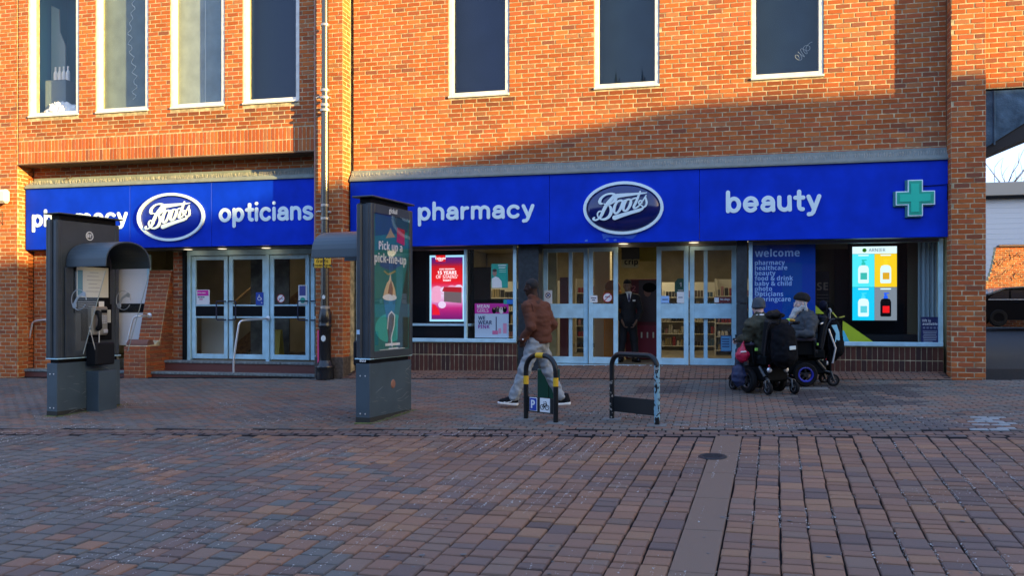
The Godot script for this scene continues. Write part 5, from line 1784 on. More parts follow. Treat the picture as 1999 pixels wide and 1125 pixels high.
# ---- street furniture
func kiosk(label: String, at: Vector3, turn: float, s: float) -> Node3D:   # s = +1: the telephone is on the +x face, the poster on the other
	var k := thing("payphone_kiosk", label, "payphone kiosk", at, turn)
	var len := 1.15
	var th := 0.215
	var cz := -len * 0.5
	var cx := th * 0.5
	part(k, "plinth", G.new().box(Vector3(cx, 0.385, cz), Vector3(th, 0.79, len), 0.006), M.kiosk_plinth)
	part(k, "base_gap", G.new().box(Vector3(cx, 0.82, cz), Vector3(th - 0.06, 0.10, len - 0.08)), M.black)
	part(k, "ledge", G.new().box(Vector3(cx, 0.845, cz), Vector3(th + 0.02, 0.016, len + 0.02), 0.003), M.aluminium)
	var body := G.new()
	body.box(Vector3(cx, 1.88, cz), Vector3(th - 0.03, 2.05, len - 0.06), 0.01)
	part(k, "body", body, M.kiosk_grey)
	for e in [[-0.0], [-len]]:
		var c := G.new()
		c.box(Vector3(0.045, 1.88, e[0] + (0.0 if e[0] < -0.1 else -0.0) + (0.05 if e[0] < -0.1 else -0.05)), Vector3(0.085, 2.06, 0.10), 0.02)
		c.box(Vector3(th - 0.045, 1.88, e[0] + (0.05 if e[0] < -0.1 else -0.05)), Vector3(0.085, 2.06, 0.10), 0.02)
		part(k, "end_column", c, M.kiosk_grey)
	part(k, "cap", G.new().box(Vector3(cx, 2.945, cz), Vector3(th - 0.05, 0.07, len - 0.12), 0.004), M.black)
	part(k, "cap_roof", G.new().box(Vector3(cx, 2.995, cz), Vector3(th + 0.10, 0.022, len + 0.03), 0.006), M.kiosk_grey)
	for y in [0.12, 0.62]:
		for x in [0.07, 0.145]:
			part(k, "bolt", G.new().lathe([Vector2(0, 0.006), Vector2(0.009, 0.005), Vector2(0.011, 0)], 8, Transform3D(Basis(Vector3.RIGHT, PI / 2), Vector3(x, y, 0.0))), M.steel)
	var sc := RandomNumberGenerator.new()
	sc.seed = 40 + int(s)
	var marks := G.new()
	for i in 26:
		var y := 0.03 + pow(sc.randf(), 1.7) * 0.7
		var zz := -sc.randf() * (len - 0.1) - 0.05
		var a := sc.randf_range(-0.5, 0.5)
		var ln := sc.randf_range(0.02, 0.10)
		marks.ribbon([Vector3(-ln, -a * ln, 0.002), Vector3(0, 0, sc.randf_range(0.002, 0.006)), Vector3(ln, a * ln, 0.002)], 0.0, 0.0015 + 0.0001 * i, Transform3D(Basis(Vector3.UP, PI / 2), Vector3(th, y, zz)))
	part(k, "scratches", marks, mat("scratch", L(.20, .22, .23), 0.6)).set_meta("kind", "stuff")
	part(k, "dirt_band", G.new().box(Vector3(cx, 0.035, cz), Vector3(th + 0.004, 0.075, len + 0.004), 0.002), mat("dirt", L(.055, .055, .045), 0.9, 0.0, "speck", 3.0, 0.4))
	# the poster face
	var xf := th if s < 0 else 0.0
	var fr := G.new()
	for e in [[0.045, 1.055], [1.105, 1.055]]:
		fr.box(Vector3(e[0], 1.88, 0), Vector3(0.09, 2.06, 0.05), 0.012)
	fr.box(Vector3(len * 0.5, 2.845, 0), Vector3(len - 0.18, 0.13, 0.048), 0.008)
	fr.box(Vector3(len * 0.5, 0.895, 0), Vector3(len - 0.18, 0.10, 0.048), 0.008)
	var pf := part(k, "poster_frame", fr, M.kiosk_grey, Vector3(xf, 0, 0))
	pf.rotation_degrees.y = 90 if s < 0 else -90
	if s > 0:
		pf.position.z = -len
	var ink: Material = M.paper
	part(pf, "poster", G.new().box(Vector3(len * 0.5, 1.87, 0.004), Vector3(len - 0.19, 1.86, 0.008), 0.0), mat("ad_teal", L(.010, .17, .16), 0.5))
	if s < 0:
		part(pf, "poster_glow", G.new().extrude(PackedVector2Array(disc(len * 0.5 - 0.05, 1.25, 0.40, 0.20, 24)), 0.008, 0.010), mat("ad_teal_light", L(.03, .40, .34), 0.5))
		part(pf, "poster_shade", G.new().extrude(PackedVector2Array([Vector2(0.12, 2.48), Vector2(1.03, 2.60), Vector2(1.03, 2.79), Vector2(0.12, 2.79)]), 0.008, 0.010), mat("ad_navy", L(.01, .07, .12), 0.5))
		part(pf, "poster_side", G.new().extrude(PackedVector2Array([Vector2(0.72, 0.96), Vector2(1.03, 0.96), Vector2(1.03, 2.2), Vector2(0.86, 1.7), Vector2(0.74, 1.35)]), 0.010, 0.0115), mat("ad_dark", L(.02, .045, .04), 0.5))
		part(pf, "banner", G.new().extrude(PackedVector2Array([Vector2(0.26, 2.20), Vector2(0.84, 2.25), Vector2(0.86, 2.13), Vector2(0.56, 2.03), Vector2(0.24, 2.08)]), 0.010, 0.012), mat("ad_blue", L(.01, .07, .22), 0.5))
		part(pf, "red_tab", G.new().extrude(PackedVector2Array([Vector2(0.70, 2.44), Vector2(0.92, 2.40), Vector2(0.93, 2.62), Vector2(0.72, 2.64)]), 0.010, 0.013), M.red)
		for e in [["Pick up a", 2.36, 0.155], ["pick-me-up", 2.19, 0.165]]:
			words(pf, "lettering", e[0], e[2], ink, Vector3(0.53, e[1], 0.016))
		words(pf, "lettering", "global", 0.085, ink, Vector3(len * 0.5, 2.85, 0.026), false)
		part(pf, "crown_print", G.new().extrude(PackedVector2Array([Vector2(0.40, 2.47), Vector2(0.66, 2.50), Vector2(0.58, 2.56), Vector2(0.53, 2.62), Vector2(0.48, 2.55)]), 0.010, 0.012), mat("ad_gold", L(.38, .30, .10), 0.5))
		part(pf, "flourish_print", G.new().ribbon([Vector3(0.36, 2.02, 0.02), Vector3(0.46, 1.98, 0.025), Vector3(0.56, 2.0, 0.025), Vector3(0.66, 2.03, 0.02)], 0.010, 0.012), M.ad_gold)
		# the printed dessert glass
		part(pf, "cream_print", G.new().extrude(PackedVector2Array([Vector2(0.33, 1.68), Vector2(0.68, 1.66), Vector2(0.66, 1.76), Vector2(0.60, 1.86), Vector2(0.55, 1.9), Vector2(0.525, 1.99), Vector2(0.49, 1.9), Vector2(0.43, 1.86), Vector2(0.37, 1.77)]), 0.010, 0.013), mat("ad_cream", L(.66, .50, .30), 0.5))
		part(pf, "sauce_print", G.new().extrude(PackedVector2Array([Vector2(0.45, 1.72), Vector2(0.58, 1.69), Vector2(0.59, 1.79), Vector2(0.54, 1.9), Vector2(0.49, 1.83)]), 0.013, 0.015), mat("ad_sauce", L(.26, .11, .03), 0.5))
		part(pf, "rim_print", G.new().extrude(PackedVector2Array(disc(0.505, 1.665, 0.19, 0.045)), 0.010, 0.0145), M.paper)
		part(pf, "cup_print", G.new().extrude(PackedVector2Array([Vector2(0.33, 1.65), Vector2(0.68, 1.64), Vector2(0.62, 1.44), Vector2(0.57, 1.30), Vector2(0.45, 1.30), Vector2(0.40, 1.44)]), 0.010, 0.0125), mat("ad_cyan", L(.02, .19, .36), 0.5))
		part(pf, "glass_print", G.new().extrude(PackedVector2Array([Vector2(0.46, 1.42), Vector2(0.55, 1.47), Vector2(0.65, 1.42), Vector2(0.62, 1.27), Vector2(0.53, 1.1), Vector2(0.58, 1.0), Vector2(0.45, 1.0), Vector2(0.47, 1.1), Vector2(0.43, 1.27)]), 0.012, 0.0135), mat("ad_glass", L(.12, .12, .12), 0.4))
		part(pf, "glass_outline", G.new().ribbon([Vector3(0.44, 1.24, 0.02), Vector3(0.47, 1.42, 0.022), Vector3(0.55, 1.47, 0.022), Vector3(0.64, 1.42, 0.022), Vector3(0.62, 1.27, 0.02), Vector3(0.54, 1.11, 0.02), Vector3(0.57, 1.0, 0.03)], 0.0135, 0.015), M.paper)
		for e in [[0.58, 1.02, 0.40, 0.035], [0.60, 0.965, 0.26, 0.016], [0.58, 0.955, 0.7, 0.008]]:
			part(pf, "text_line", G.new().box(Vector3(e[0], e[1], 0.0165), Vector3(e[2], e[3], 0.004)), ink)
	part(pf, "glass_cover", G.new().box(Vector3(len * 0.5, 1.87, 0.026), Vector3(len - 0.18, 1.84, 0.003)), M.pane)
	# the telephone face: hood, side panes, instruction board, telephone
	var ph := part(k, "phone_panel", G.new().box(Vector3(len * 0.5, 1.53, 0.004), Vector3(len - 0.26, 1.34, 0.03), 0.006), M.kiosk_grey, Vector3(th if s > 0 else 0.0, 0, 0 if s > 0 else -len))
	ph.rotation_degrees.y = 90 * s
	var u := Vector3.RIGHT
	var hood := G.new()
	var n := 18
	for i in n:
		var a0 := PI * i / n
		var a1 := PI * (i + 1) / n
		var c0 := Vector3(len * 0.5 - 0.42 * cos(a0), 2.23 + 0.36 * pow(sin(a0), 0.75), 0)
		var c1 := Vector3(len * 0.5 - 0.42 * cos(a1), 2.23 + 0.36 * pow(sin(a1), 0.75), 0)
		var i0 := Vector3(len * 0.5 - 0.405 * cos(a0), 2.22 + 0.35 * pow(sin(a0), 0.75), 0)
		var i1 := Vector3(len * 0.5 - 0.405 * cos(a1), 2.22 + 0.35 * pow(sin(a1), 0.75), 0)
		var o := Vector3(0, 0, 0.80)
		var mid := (c0 + c1) * 0.5 - Vector3(len * 0.5, 2.23, 0)
		hood.quad(c0, c1, c1 + o, c0 + o, mid)
		hood.quad(i0, i1, i1 + o, i0 + o, -mid)
		hood.quad(i0 + o, i1 + o, c1 + o, c0 + o, Vector3(0, 0, 1))
	hood.box(Vector3(len * 0.5 - 0.4125, 2.22, 0.40), Vector3(0.016, 0.03, 0.80), 0.004)
	hood.box(Vector3(len * 0.5 + 0.4125, 2.22, 0.40), Vector3(0.016, 0.03, 0.80), 0.004)
	part(ph, "hood", hood, mat("hood_blue_grey", L(.050, .070, .085), 0.45, 0.1))
	for sx in ([-1.0, 1.0] if s > 0 else []):
		var pn := G.new().extrude(PackedVector2Array([Vector2(0, 2.14), Vector2(0.79, 2.14), Vector2(0.34, 0.92), Vector2(0, 0.92)]), -0.004, 0.004, Transform3D(Basis(Vector3(0, 0, 1), Vector3(0, 1, 0), Vector3(-1, 0, 0)), Vector3(len * 0.5 + sx * 0.41, 0, 0)))
		var pa := part(ph, "side_pane", pn, M.clear)
		part(pa, "pane_edge", G.new().tube([Vector3(len * 0.5 + sx * 0.41, 2.14, 0.79), Vector3(len * 0.5 + sx * 0.41, 0.92, 0.34)], 0.006, 6), mat("pane_edge", L(.35, .40, .38), 0.3))
		var hs := G.new()
		var tr := Transform3D(Basis(Vector3(0, 0, 1), Vector3(0, 1, 0), Vector3(-1, 0, 0)), Vector3(len * 0.5 + sx * 0.41, 1.72, 0.25))
		hs.ribbon([Vector3(-0.09, -0.09, 0.075), Vector3(-0.07, -0.03, 0.035), Vector3(-0.02, 0.035, 0.03), Vector3(0.05, 0.075, 0.035), Vector3(0.105, 0.08, 0.075)], -0.006, 0.006, tr)
		hs.ribbon(arc(0, 0, 0.15, 0.15, 0, 330, 22).map(func(p): return Vector3(p.x, p.y, 0.008)), -0.005, 0.005, tr)
		part(pa, "handset_emblem", hs, mat("emblem_grey", L(.34, .38, .40), 0.4))
	var ib := part(ph, "instruction_board", G.new().box(Vector3(0.60, 1.885, 0.022), Vector3(0.66, 0.72, 0.02), 0.004), M.black)
	part(ib, "paper_sheet", G.new().box(Vector3(0.60, 1.99, 0.034), Vector3(0.58, 0.46, 0.004)), mat("sheet", L(.58, .60, .56), 0.5))
	part(ib, "blue_column", G.new().box(Vector3(0.37, 1.98, 0.037), Vector3(0.09, 0.38, 0.003)), mat("sheet_blue", L(.05, .19, .26), 0.5))
	for q in 6:
		part(ib, "text_line", G.new().box(Vector3(0.60 + 0.02 * (q % 2), 1.85 + q * 0.058, 0.037), Vector3(0.26 - 0.05 * (q % 3), 0.008, 0.003)), M.grey_text)
	part(ib, "white_sticker", G.new().box(Vector3(0.76, 1.635, 0.034), Vector3(0.10, 0.13, 0.004)), M.paper)
	for q in 4:
		part(ib, "text_line", G.new().box(Vector3(0.5, 1.60 + q * 0.03, 0.034), Vector3(0.34, 0.008, 0.003)), M.grey_text)
	var tel := part(ph, "telephone", G.new().box(Vector3(0.66, 1.40, 0.07), Vector3(0.30, 0.44, 0.11), 0.02), mat("phone_metal", L(.34, .33, .28), 0.35, 0.6))
	part(tel, "back_plate", G.new().box(Vector3(0.68, 1.38, 0.024), Vector3(0.56, 0.56, 0.02), 0.004), M.black)
	var hd := G.new().tube([Vector3(0.58, 1.53, 0.15), Vector3(0.58, 1.52, 0.19), Vector3(0.585, 1.42, 0.20), Vector3(0.59, 1.30, 0.19), Vector3(0.59, 1.28, 0.15)], [0.042, 0.04, 0.03, 0.04, 0.042], 10)
	part(tel, "handset", hd, M.plastic_black)
	for r in 4:
		for c2 in 3:
			part(tel, "key_button", G.new().box(Vector3(0.69 + c2 * 0.035, 1.37 + r * 0.034, 0.128), Vector3(0.025, 0.024, 0.01), 0.003), M.steel)
	part(tel, "display_window", G.new().box(Vector3(0.73, 1.545, 0.127), Vector3(0.11, 0.05, 0.006), 0.002), M.black)
	part(tel, "coin_cup", G.new().box(Vector3(0.75, 1.24, 0.13), Vector3(0.08, 0.06, 0.03), 0.008), M.steel)
	part(tel, "notice_card", G.new().box(Vector3(0.88, 1.47, 0.036), Vector3(0.11, 0.2, 0.004)), mat("card", L(.45, .46, .42), 0.5))
	var cd := []
	for i in 15:
		var a := float(i) / 14
		cd.append(Vector3(lerpf(0.60, 0.42, a) , 1.26 - 0.40 * sin(PI * pow(a, 0.8)) + 0.06 * a, 0.17 + 0.05 * sin(PI * a)))
	part(tel, "cord", G.new().tube(cd, 0.008, 6), mat("cord_grey", L(.50, .50, .46), 0.35, 0.4))
	part(ph, "speaker_box", G.new().box(Vector3(0.66, 0.90, 0.13), Vector3(0.36, 0.34, 0.22), 0.02), M.plastic_black)
	part(ph, "speaker_bracket", G.new().box(Vector3(0.60, 1.10, 0.06), Vector3(0.13, 0.10, 0.08), 0.01), M.plastic_black)
	part(k, "pedestal_box", G.new().box(Vector3(cx + s * (th * 0.5 + 0.13), 0.30, -0.68), Vector3(0.26, 0.68, 0.34), 0.006), M.kiosk_plinth)
	if s > 0:
		var ring := G.new().ribbon(arc(0, 0, 0.062, 0.062, 0, 352, 30).map(func(p): return Vector3(p.x, p.y, 0.012)), 0, 0.003)
		var lg := part(k, "emblem_ring", ring, ink, Vector3(th - 0.012, 2.70, -0.58))
		lg.rotation_degrees.y = 90
		words(lg, "lettering", "BT", 0.075, ink, Vector3(0, 0, 0.002))
	return k


func build_street_things() -> void:
	kiosk("dark grey payphone kiosk at the left with its hood and telephone facing the steps", ground(-9.80, 5.22), -9.7, 1.0)
	var a := kiosk("dark grey kiosk with a teal poster on its face and its hood turned away", ground(-4.80, 5.40), -7.9, -1.0)
	words(a, "number", "803", 0.06, M.paper, Vector3(0.11, 0.825, 0.004))
	part(a, "sticker", G.new().extrude(PackedVector2Array(rect(0.04, 1.2, 0.045, 0.06)), 0, 0.004), mat("sticker_blue", L(.35, .55, .75), 0.5))
	var ab := part(a, "round_badge", G.new().lathe([Vector2(0, 0.012), Vector2(0.05, 0.01), Vector2(0.062, 0.0)], 20, Transform3D(Basis(Vector3.BACK, -PI / 2), Vector3(0.215, 0.47, -0.62))), mat("badge_rust", L(.24, .11, .07), 0.6))
	# lamp post
	var lp := thing("lamp_post", "tall black iron lamp post with silver collars standing between the two signs", "lamp post", ground(-7.43, 0.86))
	part(lp, "base", G.new().lathe([Vector2(0.168, 0), Vector2(0.172, 0.13), Vector2(0.168, 0.20), Vector2(0.178, 0.22), Vector2(0.178, 0.25), Vector2(0.15, 0.28), Vector2(0.132, 0.33), Vector2(0.118, 0.36)], 28, Transform3D(), true), M.black_gloss)
	part(lp, "column", G.new().lathe([Vector2(0.115, 0.36), Vector2(0.112, 0.98), Vector2(0.13, 1.0), Vector2(0.13, 1.03), Vector2(0.118, 1.05), Vector2(0.125, 1.10), Vector2(0.122, 1.22), Vector2(0.10, 1.31), Vector2(0.085, 1.35)], 28, Transform3D(), true), M.black_gloss)
	part(lp, "shaft", G.new().lathe([Vector2(0.078, 1.35), Vector2(0.074, 2.9), Vector2(0.072, 5.22)], 24, Transform3D(), true), mat("post_dark", L(.11, .108, .10), 0.26, 0.8))
	part(lp, "upper_shaft", G.new().lathe([Vector2(0.064, 5.22), Vector2(0.062, 9.0)], 24, Transform3D(), true), M.post_dark)
	for e in [[1.36, 0.092], [3.05, 0.085], [3.30, 0.082], [5.10, 0.10], [5.20, 0.086], [5.34, 0.090], [5.48, 0.084], [6.72, 0.08]]:
		part(lp, "collar", G.new().lathe([Vector2(e[1] - 0.02, -0.035), Vector2(e[1], -0.02), Vector2(e[1], 0.02), Vector2(e[1] - 0.02, 0.035)], 22, Transform3D(Basis(), Vector3(0, e[0], 0)), false), mat("collar_silver", L(.42, .40, .36), 0.3, 0.6))
	for e in [3.17, 5.34]:
		part(lp, "bracket", G.new().tube([Vector3(-0.17, e, 0.02), Vector3(-0.14, e + 0.02, 0.01), Vector3(0.12, e, 0.0)], 0.022, 8), M.collar_silver)
	part(lp, "pink_strip", G.new().box(Vector3(-0.105, 0.62, 0.075), Vector3(0.035, 0.62, 0.02), 0.004, Basis(Vector3.UP, -0.6)), M.pink)
	for e in [[0.02, 0.78, 0.116, 0.045], [0.01, 1.56, 0.08, 0.03]]:
		part(lp, "sticker", G.new().extrude(PackedVector2Array(disc(0, 0, e[3], e[3] * 1.3, 14)), 0, 0.003, Transform3D(Basis(Vector3.UP, 0.15), Vector3(e[0], e[1], e[2]))), mat("sticker_white", L(.55, .62, .64), 0.5))
	var ys := thing("road_sign", "yellow warning sign strapped to the lamp post under the kiosk hood", "sign", P(630, 506, 0.93))
	part(ys, "plate", G.new().box(Vector3.ZERO, Vector3(0.34, 0.33, 0.008), 0.003), M.yellow)
	var tx := ["BEWARE", "open to", "traffic", "from 5pm"]
	for i in 4:
		words(ys, "lettering", tx[i], 0.085, M.black, Vector3(0, 0.118 - i * 0.079, 0.004), true)
	part(ys, "bracket", G.new().box(Vector3(0, -0.13, -0.03), Vector3(0.36, 0.03, 0.04), 0.004), M.steel)
	# handrails
	var hr := [["steel handrail bent over the middle of the steps in front of the hinged doors", [P(457, 732, 0.42), P(457.5, 700, 0.42), P(466, 640, 0.36), P(469, 630, 0.33), P(476, 626, 0.28), P(500, 624, 0.0), P(524, 622, -0.22)]], ["grey steel handrail at the far left beside the payphone kiosk", [P(50, 727, 0.30), P(51, 702, 0.30), P(63, 638, 0.30), P(67, 629, 0.30), P(75, 626, 0.29), P(96, 624.5, 0.26), P(112, 624, 0.22)]], ["short chrome handrail fixed to the raked brick buttress", [P(250, 668, 0.47), P(254, 650, 0.46), P(260, 626, 0.45), P(265, 619, 0.44), P(275, 617, 0.40), P(293, 616, 0.14)]]]
	for h in hr:
		var t := thing("handrail", h[0], "handrail")
		var smooth := []
		var pts: Array = h[1]
		for i in pts.size() - 1:
			for q in 4:
				smooth.append(pts[i].cubic_interpolate(pts[i + 1], pts[maxi(i - 1, 0)], pts[mini(i + 2, pts.size() - 1)], q / 4.0))
		smooth.append(pts[pts.size() - 1])
		part(t, "rail", G.new().tube(smooth, 0.021, 10), M.steel)
		part(t, "foot_flange", G.new().lathe([Vector2(0.05, 0), Vector2(0.05, 0.012), Vector2(0.022, 0.02)], 16, Transform3D(Basis(), pts[0])), M.steel)
		part(t, "wall_flange", G.new().lathe([Vector2(0.0, 0.02), Vector2(0.05, 0.012), Vector2(0.055, 0)], 16, Transform3D(Basis(Vector3.RIGHT, PI / 2), pts[pts.size() - 1])), M.steel)
	# cycle stands
	var st := [["black cycle stand with yellow bands and a parking sign plate", Vector2(-2.59, 4.94), Vector2(-2.14, 5.21), true], ["worn black cycle stand with peeling pale blue paint on its right leg", Vector2(-1.47, 4.85), Vector2(-0.86, 5.26), false]]
	for e in st:
		var p0 := ground(e[1].x, e[1].y)
		var p1 := ground(e[2].x, e[2].y)
		var d := (p1 - p0) * Vector3(1, 0, 1)
		var w := d.length()
		var t := thing("cycle_stand", e[0], "cycle stand", p0, rad_to_deg(-atan2(d.z, d.x)))
		var dy := p1.y - p0.y
		var r := 0.20 if e[3] else 0.15
		var top := 0.845
		var pts := [Vector3(0, -0.02, 0), Vector3(0, 0.4, 0), Vector3(0, top - r, 0)]
		for q in arc(r, top - r, r, r, 172, 90, 7):
			pts.append(Vector3(q.x, q.y, 0))
		for q in arc(w - r, top - r, r, r, 90, 0, 8):
			pts.append(Vector3(q.x, q.y, 0))
		pts.append(Vector3(w, 0.4, 0))
		pts.append(Vector3(w, dy - 0.02, 0))
		part(t, "hoop", G.new().tube(pts, 0.033, 14), mat("stand_black", L(.008, .010, .012), 0.35, 0.0, "", 1, 0, 0.4))
		var pl := part(t, "cross_plate", G.new().box(Vector3(w * 0.5, 0.20, 0), Vector3(w - 0.06, 0.20, 0.012), 0.003), M.stand_black)
		if e[3]:
			for q in [[Vector3(0, 0.46, 0), Vector3(0, 0.57, 0)], [Vector3(w, 0.46, 0), Vector3(w, 0.57, 0)], [Vector3(w * 0.5 - 0.07, top, 0), Vector3(w * 0.5 + 0.06, top, 0)]]:
				part(t, "yellow_band", G.new().tube([q[0], q[1]], 0.0355, 16, false), M.yellow)
			var ps := part(pl, "parking_sign", G.new().box(Vector3(w * 0.27, 0.205, 0.010), Vector3(0.135, 0.175, 0.008), 0.003), M.paper)
			part(pl, "parking_sign_face", G.new().box(Vector3(w * 0.27, 0.205, 0.0155), Vector3(0.12, 0.16, 0.004), 0.001), M.blue_print)
			words(pl, "lettering", "P", 0.15, M.paper, Vector3(w * 0.27, 0.205, 0.019))
			part(pl, "bicycle_sign", G.new().box(Vector3(w * 0.66, 0.205, 0.010), Vector3(0.175, 0.18, 0.008), 0.003), M.paper)
			var bx := w * 0.66
			var bg := G.new()
			for c in [-0.043, 0.043]:
				bg.ribbon(arc(bx + c, 0.18, 0.031, 0.031, 0, 350, 20).map(func(p): return Vector3(p.x, p.y, 0.008)), 0.014, 0.017)
			for l in [[-0.043, 0.18, -0.015, 0.225], [-0.015, 0.225, 0.03, 0.225], [-0.015, 0.225, 0.0, 0.18], [0.0, 0.18, 0.03, 0.225], [0.043, 0.18, 0.025, 0.25], [0.025, 0.25, 0.01, 0.253], [-0.02, 0.245, -0.005, 0.245], [-0.043, 0.18, 0.0, 0.18]]:
				bg.ribbon([Vector3(bx + l[0], l[1], 0.008), Vector3(bx + l[2], l[3], 0.008)], 0.014, 0.0172 + 0.0002 * l[0])
			part(pl, "bicycle_symbol", bg, M.black)
		else:
			var fl := RandomNumberGenerator.new()
			fl.seed = 77
			var pg := G.new()
			for i in 95:
				var y := fl.randf_range(0.03, 0.72)
				var an := fl.randf_range(-0.9, 2.2)
				var c := Vector3(w, y, 0)
				var bs := Basis(Vector3.UP, an)
				var s2 := fl.randf_range(0.008, 0.022)
				var ply := PackedVector2Array()
				for q in 6:
					ply.append(Vector2(cos(TAU * q / 6.0) * s2 * fl.randf_range(0.5, 1.1), sin(TAU * q / 6.0) * s2 * fl.randf_range(0.7, 2.2)))
				pg.extrude(ply, 0.028, 0.0335 + 0.0006 * fl.randf(), Transform3D(bs, c))
			part(t, "peeling_paint", pg, mat("peel_blue", L(.20, .36, .43), 0.8)).set_meta("kind", "stuff")
			var pg2 := G.new()
			for i in 60:
				var y := fl.randf_range(0.02, 0.5) if i < 25 else fl.randf_range(0.5, 0.845)
				var left := i < 25
				var s2 := fl.randf_range(0.004, 0.012)
				var ply := PackedVector2Array()
				for q in 5:
					ply.append(Vector2(cos(TAU * q / 5.0) * s2, sin(TAU * q / 5.0) * s2 * fl.randf_range(0.8, 2.5)))
				pg2.extrude(ply, 0.028, 0.034, Transform3D(Basis(Vector3.UP, fl.randf_range(-0.9, 0.9)), Vector3(0, y, 0) if left else Vector3(w, minf(y, 0.69), 0)))
			part(t, "bare_metal_spots", pg2, M.collar_silver).set_meta("kind", "stuff")
	var gb := thing("green_box", "low dark green box with a centre seam standing behind the walking man's legs", "box", ground(-2.62, 3.30), YAW)
	for s in [-1.0, 1.0]:
		part(gb, "door_panel", G.new().box(Vector3(s * 0.085, 0.24, 0), Vector3(0.162, 0.46, 0.12), 0.008), mat("box_green", L(.004, .055, .045), 0.35))
	part(gb, "seam", G.new().box(Vector3(0, 0.24, -0.005), Vector3(0.012, 0.44, 0.11)), M.black)
	# drain cover, small ironwork
	var dn := Vector3(-KX, 1, KZ).normalized()
	var bsd := Basis(Vector3(1, KX, 0).normalized(), dn, Vector3(0, -KZ, 1).normalized())
	var dc := thing("drain_cover", "dark oval iron drain cover beside the granite strip", "drain cover", ground(-0.16, 7.05))
	part(dc, "lid", G.new().lathe([Vector2(0, 0.012), Vector2(0.135, 0.012), Vector2(0.145, 0.004), Vector2(0.145, -0.02)], 28, Transform3D(bsd, Vector3.ZERO)), mat("iron", L(.04, .04, .045), 0.55, 0.4, "speck", 3.0, 0.5))
	for i in 5:
		part(dc, "rib", G.new().box(bsd * Vector3(0, 0.013, -0.08 + i * 0.04), Vector3(0.2 - 0.02 * absf(i - 2.0), 0.006, 0.012), 0.002, bsd), M.iron)
	var nb := thing("light_box_sign", "white box sign on the left brick pier cut by the picture's edge", "sign", P(4, 384, 0.78))
	part(nb, "box", G.new().box(Vector3(-0.2, 0, 0), Vector3(0.75, 0.29, 0.16), 0.05), mat("sign_cream", L(.72, .68, .58), 0.5))
	var br := thing("bracket", "thin rusty iron bracket under the white box sign on the left pier", "bracket", P(2, 425, 0.70))
	part(br, "strap", G.new().tube([Vector3(-0.15, 0.12, 0), Vector3(0.07, 0.12, 0.02), Vector3(0.06, -0.16, 0.0), Vector3(-0.1, 0.1, 0.03)], 0.010, 6), mat("rust", L(.09, .05, .03), 0.8, 0.3))
	var hk := thing("wall_hook", "small rusty hook on the wall above the left blue sign", "hook", P(136, 350, 0.24))
	part(hk, "ring", G.new().torus(Vector3(-0.03, -0.01, 0.02), 0.032, 0.008, Basis(), 16, 6), M.rust)
	part(hk, "arm", G.new().tube([Vector3(0.0, 0.0, 0.02), Vector3(0.1, 0.05, 0.0)], 0.008, 6), M.rust)


# ---- people
func shift(to: G, from: G, x: Transform3D) -> void:
	for i in from.v.size():
		to.v.append(x * from.v[i])
		to.n.append((x.basis * from.n[i]).normalized())


func add_head(skin: G, hair: G, at: Transform3D, bald := false, hair_low := 0.02) -> void:   # local: +z is where the face looks, the skull's centre at the origin
	var f := Field.new(Vector3(-0.11, -0.16, -0.13), Vector3(0.11, 0.15, 0.14), 0.0072)
	f.egg(Vector3(0, 0.03, -0.012), Vector3(0.074, 0.092, 0.092), 0.02)
	f.egg(Vector3(0, -0.05, 0.028), Vector3(0.054, 0.062, 0.058), 0.04)
	f.egg(Vector3(0, -0.095, 0.058), Vector3(0.024, 0.018, 0.020), 0.03)
	f.egg(Vector3(0, 0.030, 0.072), Vector3(0.050, 0.012, 0.014), 0.016)
	f.cap(Vector3(0, 0.018, 0.084), Vector3(0, -0.026, 0.105), 0.009, 0.014, 0.014)
	f.egg(Vector3(0, -0.058, 0.082), Vector3(0.024, 0.007, 0.010), 0.008)
	f.egg(Vector3(0, -0.070, 0.080), Vector3(0.021, 0.007, 0.010), 0.008)
	for s in [-1.0, 1.0]:
		f.egg(Vector3(0.046 * s, -0.02, 0.058), Vector3(0.022, 0.02, 0.02), 0.02)
		f.egg(Vector3(0.078 * s, -0.006, -0.008), Vector3(0.009, 0.031, 0.019), 0.008, Basis(Vector3.UP, -0.3 * s))
	f.cap(Vector3(0, -0.05, -0.03), Vector3(0, -0.16, -0.045), 0.052, 0.055, 0.03)
	var t := G.new()
	f.net(t)
	for s in [-1.0, 1.0]:
		t.ball(Vector3(0.030 * s, 0.008, 0.074), Vector3(0.012, 0.010, 0.012), Basis(), 8, 6)
	shift(skin, t, at)
	if not bald:
		var h := Field.new(Vector3(-0.11, -0.11, -0.13), Vector3(0.11, 0.16, 0.11), 0.0085)
		h.egg(Vector3(0, 0.042, -0.018), Vector3(0.082, 0.094, 0.096), 0.02)
		h.clip(func(p: Vector3): return maxf(minf(0.055 - p.y, p.z + 0.005), hair_low - 0.07 - p.y) if p.z > -0.06 else hair_low - 0.09 - p.y)
		var g := G.new()
		h.net(g)
		shift(hair, g, at)


